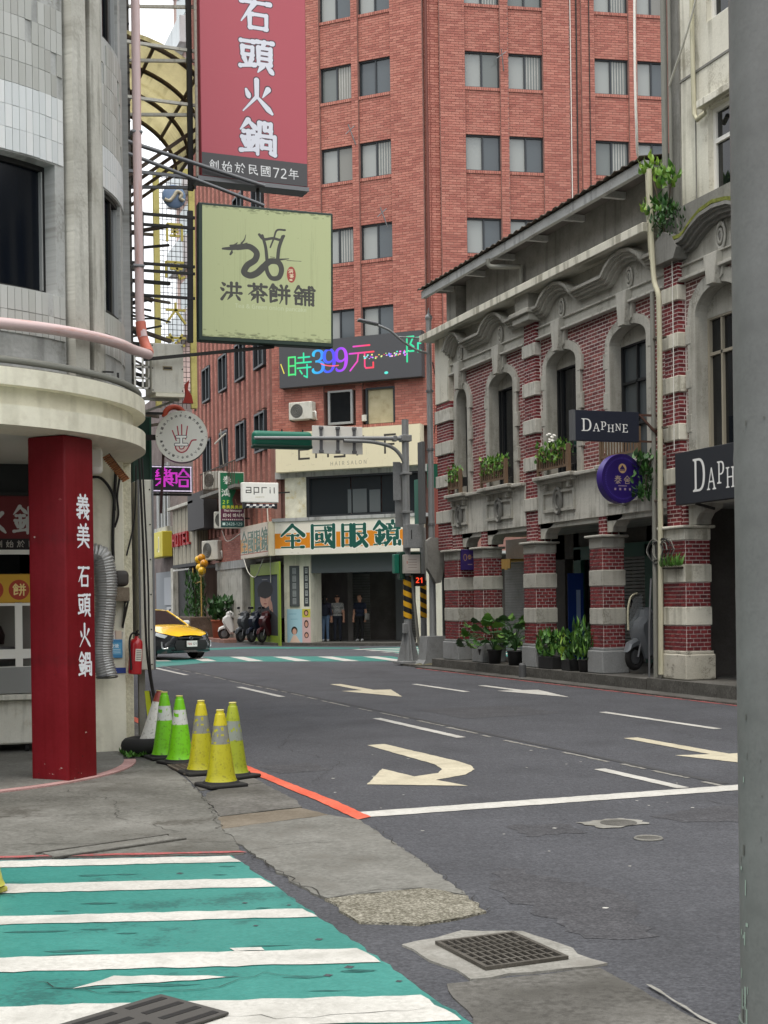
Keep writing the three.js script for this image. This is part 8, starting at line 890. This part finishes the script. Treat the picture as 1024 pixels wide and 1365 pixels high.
// ---------------------------------------------------------------- taxi
function loft(secs) { const n = secs[0].pts.length, pos = [], idx = []; for (const s of secs) for (const [z, y] of s.pts) pos.push(s.x, y, z); for (let i = 0; i < secs.length - 1; i++) for (let k = 0; k < n - 1; k++) { const a = i * n + k, b = a + 1, c = a + n, d = c + 1; idx.push(a, c, b, b, c, d); } const g = new THREE.BufferGeometry(); g.setAttribute('position', new THREE.Float32BufferAttribute(pos, 3)); g.setIndex(idx); g.computeVertexNormals(); const q = g.toNonIndexed(); q.setAttribute('uv', new THREE.BufferAttribute(new Float32Array(q.attributes.position.count * 2), 2)); return smooth(q, 0.7); }
const sym = (half) => [...half.map(([z, y]) => [-z, y]).reverse(), ...half.slice(half[0][0] === 0 ? 1 : 0)];
{
  const t = thing('taxi', 'yellow taxi with dark grey bumper and white roof lamp turning at the junction', 'taxi', [8.0 - Math.sin(24 * R) * 2.3, 0.004, -37.9 - Math.cos(24 * R) * 2.3], -66 * R);
  const yellow = phys(0xf6c418, 0.25, { clearcoat: 1, clearcoatRoughness: 0.05 }), dark = phys(0x2b2d31, 0.22, { clearcoat: 1, clearcoatRoughness: 0.05 }), glass = phys(0x0e1214, 0.04);
  // local +x forwards, z to the right
  const S = (x, w, yb, yh, wt) => ({ x, pts: sym([[0, yb], [w * 0.9, yb], [w, yb + 0.12], [w, (yb + yh) / 2], [wt, yh]]) });
  obj('lower_body', loft([S(2.3, 0.3, 0.3, 0.62, 0.3), S(2.27, 0.55, 0.24, 0.66, 0.5), S(2.15, 0.78, 0.2, 0.72, 0.66), S(1.95, 0.86, 0.18, 0.76, 0.76), S(1.5, 0.89, 0.2, 0.86, 0.84), S(0.9, 0.89, 0.2, 0.93, 0.86), S(0, 0.89, 0.2, 0.95, 0.87), S(-1.2, 0.89, 0.2, 0.97, 0.86), S(-2.0, 0.86, 0.24, 0.98, 0.82), S(-2.3, 0.7, 0.32, 0.95, 0.66)]), dark, t);
  const Hd = (x, w, ye, yc) => ({ x, pts: sym([[0, yc], [w * 0.5, yc - 0.006], [w * 0.85, yc - 0.03], [w, ye]]) });
  obj('bonnet', loft([Hd(2.24, 0.42, 0.665, 0.69), Hd(2.12, 0.66, 0.71, 0.75), Hd(1.9, 0.78, 0.755, 0.82), Hd(1.5, 0.83, 0.85, 0.92), Hd(1.05, 0.85, 0.92, 0.985)]), yellow, t);
  obj('roof', loft([Hd(0.42, 0.5, 1.375, 1.395), Hd(0.2, 0.56, 1.405, 1.43), Hd(-0.4, 0.6, 1.42, 1.455), Hd(-0.95, 0.57, 1.4, 1.43), Hd(-1.2, 0.52, 1.35, 1.38)]), yellow, t);
  const G = (x, w, y) => ({ x, pts: sym([[0, y], [w, y]]) }); obj('windscreen', loft([{ x: 1.06, pts: [[-0.74, 0.94], [0, 0.975], [0.74, 0.94]] }, { x: 0.74, pts: [[-0.68, 1.14], [0, 1.2], [0.68, 1.14]] }, { x: 0.42, pts: [[-0.5, 1.37], [0, 1.393], [0.5, 1.37]] }]), phys(0x1a2022, 0.03), t); obj('rear_window', loft([{ x: -1.2, pts: [[-0.52, 1.35], [0, 1.378], [0.52, 1.35]] }, { x: -1.85, pts: [[-0.7, 0.98], [0, 1.02], [0.7, 0.98]] }]), glass, t); obj('boot', loft([Hd(-1.8, 0.8, 0.985, 1.01), Hd(-2.28, 0.68, 0.95, 0.99)]), yellow, t);
  for (const s of [-1, 1]) {
    obj('side_window', loft([{ x: 0.98, pts: [[s * 0.85, 0.935], [s * 0.76, 0.95]] }, { x: 0.4, pts: [[s * 0.865, 0.95], [s * 0.53, 1.37]] }, { x: -0.4, pts: [[s * 0.868, 0.955], [s * 0.6, 1.415]] }, { x: -1.15, pts: [[s * 0.86, 0.965], [s * 0.53, 1.355]] }, { x: -1.75, pts: [[s * 0.83, 0.98], [s * 0.72, 1.0]] }]), glass, t);
    obj('pillar', [tube([[1.1, 0.93, s * 0.79], [0.72, 1.16, s * 0.68], [0.42, 1.375, s * 0.51]], 0.026, 6, 12), tube([[-0.38, 0.95, s * 0.86], [-0.4, 1.41, s * 0.6]], 0.03, 6, 6), tube([[-1.15, 1.36, s * 0.53], [-1.8, 0.99, s * 0.8]], 0.05, 6, 8)], yellow, t);
    obj('headlight', loft([{ x: 2.14, pts: [[s * 0.46, 0.6], [s * 0.46, 0.665]] }, { x: 2.09, pts: [[s * 0.66, 0.6], [s * 0.67, 0.69]] }, { x: 1.96, pts: [[s * 0.8, 0.64], [s * 0.78, 0.74]] }, { x: 1.78, pts: [[s * 0.87, 0.7], [s * 0.83, 0.78]] }].map((q) => ({ x: q.x + 0.05, pts: q.pts.map(([z, y]) => [z * 1.02, y]) }))), phys(0xdfe4e8, 0.05, { clearcoat: 1 }), t);
    obj('lamp_trim', tube([[2.2, 0.34, s * 0.7], [2.1, 0.34, s * 0.82], [2.08, 0.52, s * 0.84]], 0.022, 6, 14), phys(0xd8dadc, 0.15, { metalness: 0.6 }), t);
    const m = group('door_mirror', t); obj('shell', smooth(new RoundedBoxGeometry(0.12, 0.13, 0.2, 3, 0.05).translate(0.72, 1.02, s * 0.98), 0.6), phys(0xd8d8d4, 0.3), m); obj('glass', cb(0.655, 1.02, s * 0.98, 0.01, 0.1, 0.16), M.frameSilver, m);
    for (const wx of [1.4, -1.25]) { const w = group('wheel', t); obj('tyre', clean(new THREE.CylinderGeometry(0.32, 0.32, 0.2, 32).rotateX(Math.PI / 2).translate(wx, 0.32, s * 0.8)), M.rubber, w); obj('rim', clean(new THREE.CylinderGeometry(0.2, 0.2, 0.02, 24).rotateX(Math.PI / 2).translate(wx, 0.32, s * 0.905)), M.steelGrey, w); obj('arch_gap', clean(new THREE.CylinderGeometry(0.37, 0.37, 0.012, 32).rotateX(Math.PI / 2).translate(wx, 0.35, s * 0.893)), M.black, w); }
  }
  obj('grille', loft([{ x: 2.315, pts: [[-0.5, 0.28], [-0.3, 0.27], [0.3, 0.27], [0.5, 0.28]] }, { x: 2.325, pts: [[-0.56, 0.44], [-0.3, 0.43], [0.3, 0.43], [0.56, 0.44]] }, { x: 2.31, pts: [[-0.5, 0.55], [-0.3, 0.55], [0.3, 0.55], [0.5, 0.55]] }].map((q) => ({ x: q.x, pts: q.pts }))), M.black, t); obj('bumper_lip', loft([{ x: 2.33, pts: [[-0.62, 0.22], [0, 0.22], [0.62, 0.22]] }, { x: 2.35, pts: [[-0.62, 0.27], [0, 0.27], [0.62, 0.27]] }]), dark, t); obj('upper_grille', cb(2.28, 0.61, 0, 0.06, 0.05, 0.86, 0.015), M.black, t); obj('badge', clean(new THREE.TorusGeometry(0.045, 0.01, 6, 20).rotateY(Math.PI / 2).scale(1, 0.75, 1.3).translate(2.315, 0.61, 0)), M.steelGrey, t);
  obj('number_plate', face(0.36, 0.17).rotateY(Math.PI / 2).translate(2.352, 0.45, 0), printMat(160, 76, (c, w, h) => { c.fillStyle = '#e6e4de'; c.fillRect(0, 0, w, h); c.font = 'bold 40px sans-serif'; c.fillStyle = '#b24a48'; c.fillText('TDS', 8, 54); c.fillStyle = '#6c6a70'; c.fillText('121', 88, 54); }, 0.5), t); obj('plate_holder', cb(2.34, 0.45, 0, 0.02, 0.18, 0.37, 0.005), M.black, t);
  obj('roof_lamp', [clean(ex([[-0.24, 0], [0.24, 0], [0.2, 0.08], [0.09, 0.09], [0.06, 0.16], [-0.06, 0.16], [-0.09, 0.09], [-0.2, 0.08]], 0.12, [], 0.015).rotateY(Math.PI / 2).translate(-0.1, 1.46, 0))], phys(0xe8ded6, 0.3), t); obj('roof_lamp_print', face(0.3, 0.05).rotateY(Math.PI / 2).translate(0.037, 1.51, 0), mat(0xc05a4a, 0.5), t);
}

// ---------------------------------------------------------------- people in the arcade
function person(label, pos, ry, J, look) {
  const res = 96, size = 1.86, half = size / 2, mc = new MarchingCubes(res, M.white, false, false, 90000); mc.isolation = 0; const fld = mc.field, smin = (a, b, k) => { const h = clamp(0.5 + 0.5 * (b - a) / k); return b + (a - b) * h - k * h * (1 - h); };
  const caps = J.map(([a, b, r0, r1, sx = 1]) => ({ a: V(...a), b: V(...b), r0, r1 })), pt = V(), ab = V(), ap = V();
  fld.fill(-1); const step = 2 / res; const bounds = new THREE.Box3(); caps.forEach((c) => { bounds.expandByPoint(c.a); bounds.expandByPoint(c.b); }); bounds.expandByScalar(0.24);
  for (let z = 0; z < res; z++) for (let y = 0; y < res; y++) for (let x = 0; x < res; x++) {
    pt.set((x - res / 2) * step * half, (y - res / 2) * step * half + 0.9, (z - res / 2) * step * half); if (!bounds.containsPoint(pt)) continue; let d = 9;
    for (const c of caps) { ab.subVectors(c.b, c.a); ap.subVectors(pt, c.a); const h = clamp(ap.dot(ab) / ab.lengthSq()); const dd = ap.addScaledVector(ab, -h).length() - (c.r0 + (c.r1 - c.r0) * h); if (dd < d + 0.2) d = d === 9 ? dd : smin(d, dd, 0.035); } fld[x + y * res + z * res * res] = -d;
  }
  mc.update(); const n = mc.count, pos_ = mc.positionArray.slice(0, n * 3), nor = mc.normalArray.slice(0, n * 3), col = new Float32Array(n * 3), c = new THREE.Color(); for (let i = 0; i < n; i++) { pos_[i * 3] *= half; pos_[i * 3 + 1] = pos_[i * 3 + 1] * half + 0.9; pos_[i * 3 + 2] *= half; c.set(look(pos_[i * 3], pos_[i * 3 + 1], pos_[i * 3 + 2])); col.set([c.r, c.g, c.b], i * 3); }
  const g = new THREE.BufferGeometry(); g.setAttribute('position', new THREE.BufferAttribute(pos_, 3)); g.setAttribute('normal', new THREE.BufferAttribute(nor, 3)); g.setAttribute('color', new THREE.BufferAttribute(col, 3)); g.setAttribute('uv', new THREE.BufferAttribute(new Float32Array(n * 2), 2));
  const t = thing('person', label, 'person', pos, ry, 'people in the far arcade'); const geos = [g]; if (!g.boundingSphere) g.computeBoundingSphere();
  for (const hnd of J.hands || []) { const [hx, hy, hz, dx, dy, dz] = hnd; for (let f = 0; f < 5; f++) { const o = (f - 2) * 0.018, L = f === 0 ? 0.05 : 0.075 - 0.008 * Math.abs(f - 2.5), s = rod([hx + (dz ? o : 0), hy, hz + (dz ? 0 : o)], [hx + dx * L + (dz ? o * 1.2 : 0), hy + dy * L, hz + dz * L + (dz ? 0 : o * 1.2)], 0.0095, 0.008, 6), cl = new Float32Array(s.attributes.position.count * 3); c.set('#b98a72'); for (let i = 0; i < cl.length; i += 3) cl.set([c.r, c.g, c.b], i); s.setAttribute('color', new THREE.BufferAttribute(cl, 3)); geos.push(s); } }
  obj('body', geos, new THREE.MeshStandardMaterial({ vertexColors: true, roughness: 0.8 }), t); return t;
}
const skin = '#b98a72';
function figure({ arms, lean = 0, w = 1 }) { const J = [[[0.09 * w, 0.06, 0.02], [0.085 * w, 0.46, 0.01], 0.045, 0.055], [[-0.09 * w, 0.06, 0.02], [-0.085 * w, 0.46, 0.01], 0.045, 0.055], [[0.085 * w, 0.46, 0.01], [0.08 * w, 0.86, 0], 0.058, 0.085], [[-0.085 * w, 0.46, 0.01], [-0.08 * w, 0.86, 0], 0.058, 0.085], [[0.09 * w, 0.035, 0], [0.1 * w, 0.03, 0.14], 0.038, 0.032], [[-0.09 * w, 0.035, 0], [-0.1 * w, 0.03, 0.14], 0.038, 0.032], [[-0.07 * w, 0.92, 0], [0.07 * w, 0.92, 0], 0.11, 0.11], [[-0.05, 1.1, 0], [0.05, 1.1, 0], 0.11 * w, 0.11 * w], [[-0.09 * w, 1.28, 0.01], [0.09 * w, 1.28, 0.01], 0.105, 0.105], [[-0.15 * w, 1.37, 0], [0.15 * w, 1.37, 0], 0.055, 0.055], [[0, 1.38, 0], [0, 1.5, 0.01], 0.052, 0.05], [[0, 1.54, 0.03], [0, 1.62, 0.015], 0.072, 0.088], [[0, 1.565, 0.1], [0, 1.59, 0.09], 0.012, 0.012]]; for (const s of [0, 1]) { const [sh, el, wr, ha] = arms[s]; J.push([sh, el, 0.05, 0.042], [el, wr, 0.04, 0.03], [wr, ha, 0.026, 0.03]); } J.hands = arms.map(([, , wr, ha]) => { const d = V(ha[0] - wr[0], ha[1] - wr[1], ha[2] - wr[2]).normalize(); return [...ha, d.x, d.y, d.z]; }); return J; }
const hang = (s) => [[s * 0.19, 1.36, 0], [s * 0.23, 1.08, -0.01], [s * 0.24, 0.84, 0.06], [s * 0.235, 0.76, 0.08]];
function faceParts(t) { obj('eyes', [clean(new THREE.SphereGeometry(0.01, 8, 6).translate(-0.032, 1.6, 0.094)), clean(new THREE.SphereGeometry(0.01, 8, 6).translate(0.032, 1.6, 0.094))], M.black, t); obj('mouth', cb(0, 1.528, 0.098, 0.04, 0.008, 0.012), mat(0x7c4a42, 0.6), t); obj('ears', [clean(new THREE.SphereGeometry(0.02, 8, 6).scale(0.5, 1, 0.7).translate(-0.088, 1.585, 0.01)), clean(new THREE.SphereGeometry(0.02, 8, 6).scale(0.5, 1, 0.7).translate(0.088, 1.585, 0.01))], mat(skin, 0.7), t); }
const hairM = mat(0x17130f, 0.7);
{ const J = figure({ arms: [hang(-1), hang(1)], w: 1.1 }); const t = person('person in a checked short sleeved shirt and dark trousers facing the street', [15.75, 0.1, -48.4], -0.35, J, (x, y) => y > 1.44 ? skin : y > 0.95 ? (Math.abs(x) > 0.17 && y < 1.16 ? skin : ((Math.floor((x + y) * 22) + Math.floor((y - x + 9) * 22)) % 2 ? '#b9b8b0' : '#4a4c54')) : Math.abs(x) > 0.19 ? skin : y > 0.08 ? '#1d222e' : '#17171a'); obj('hair', clean(new THREE.SphereGeometry(0.1, 18, 12, 0, 6.3, 0, 1.45).scale(1, 0.95, 1.08).translate(0, 1.615, 0.0)), hairM, t); faceParts(t); }
{ const J = figure({ arms: [hang(-1), [[0.19, 1.36, 0], [0.36, 1.28, -0.04], [0.42, 1.42, 0.06], [0.43, 1.5, 0.08]]], w: 0.98 }); const t = person('person in jeans and dark top with a backpack, seen from behind', [15.3, 0.1, -48.5], 2.6, J, (x, y) => y > 1.44 ? skin : y > 0.96 ? (Math.abs(x) > 0.3 ? skin : '#2b2a3a') : Math.abs(x) > 0.19 && y < 0.95 && y > 0.7 ? skin : y > 0.08 ? '#5d7590' : '#d0d0d0'); obj('hair', [clean(new THREE.SphereGeometry(0.105, 18, 12, 0, 6.3, 0, 1.7).translate(0, 1.61, -0.005)), clean(new THREE.SphereGeometry(0.075, 12, 10).scale(1.1, 1.8, 0.7).translate(0, 1.5, -0.06))], hairM, t); faceParts(t); obj('backpack', smooth(new RoundedBoxGeometry(0.3, 0.42, 0.16, 3, 0.06).translate(0, 1.16, -0.17), 0.6), mat(0x1a1d2c, 0.8), t); }
{ const J = figure({ arms: [hang(-1), hang(1)], w: 1.0 }); const t = person('person in a navy top and black trousers with a grey shoulder bag', [16.45, 0.1, -47.85], -0.7, J, (x, y) => y > 1.43 ? skin : y > 0.93 ? (Math.abs(x) > 0.19 && y < 1.18 ? skin : '#161f34') : Math.abs(x) > 0.19 ? skin : y > 0.08 ? '#101012' : '#c8c8c4'); obj('hair', [clean(new THREE.SphereGeometry(0.103, 18, 12, 0, 6.3, 0, 1.6).translate(0, 1.612, -0.008))], hairM, t); faceParts(t); obj('shoulder_bag', smooth(new RoundedBoxGeometry(0.1, 0.26, 0.3, 3, 0.04).translate(0.29, 0.9, 0.02), 0.6), mat(0x8d8a84, 0.7), t); }

renderer.render(scene, camera);
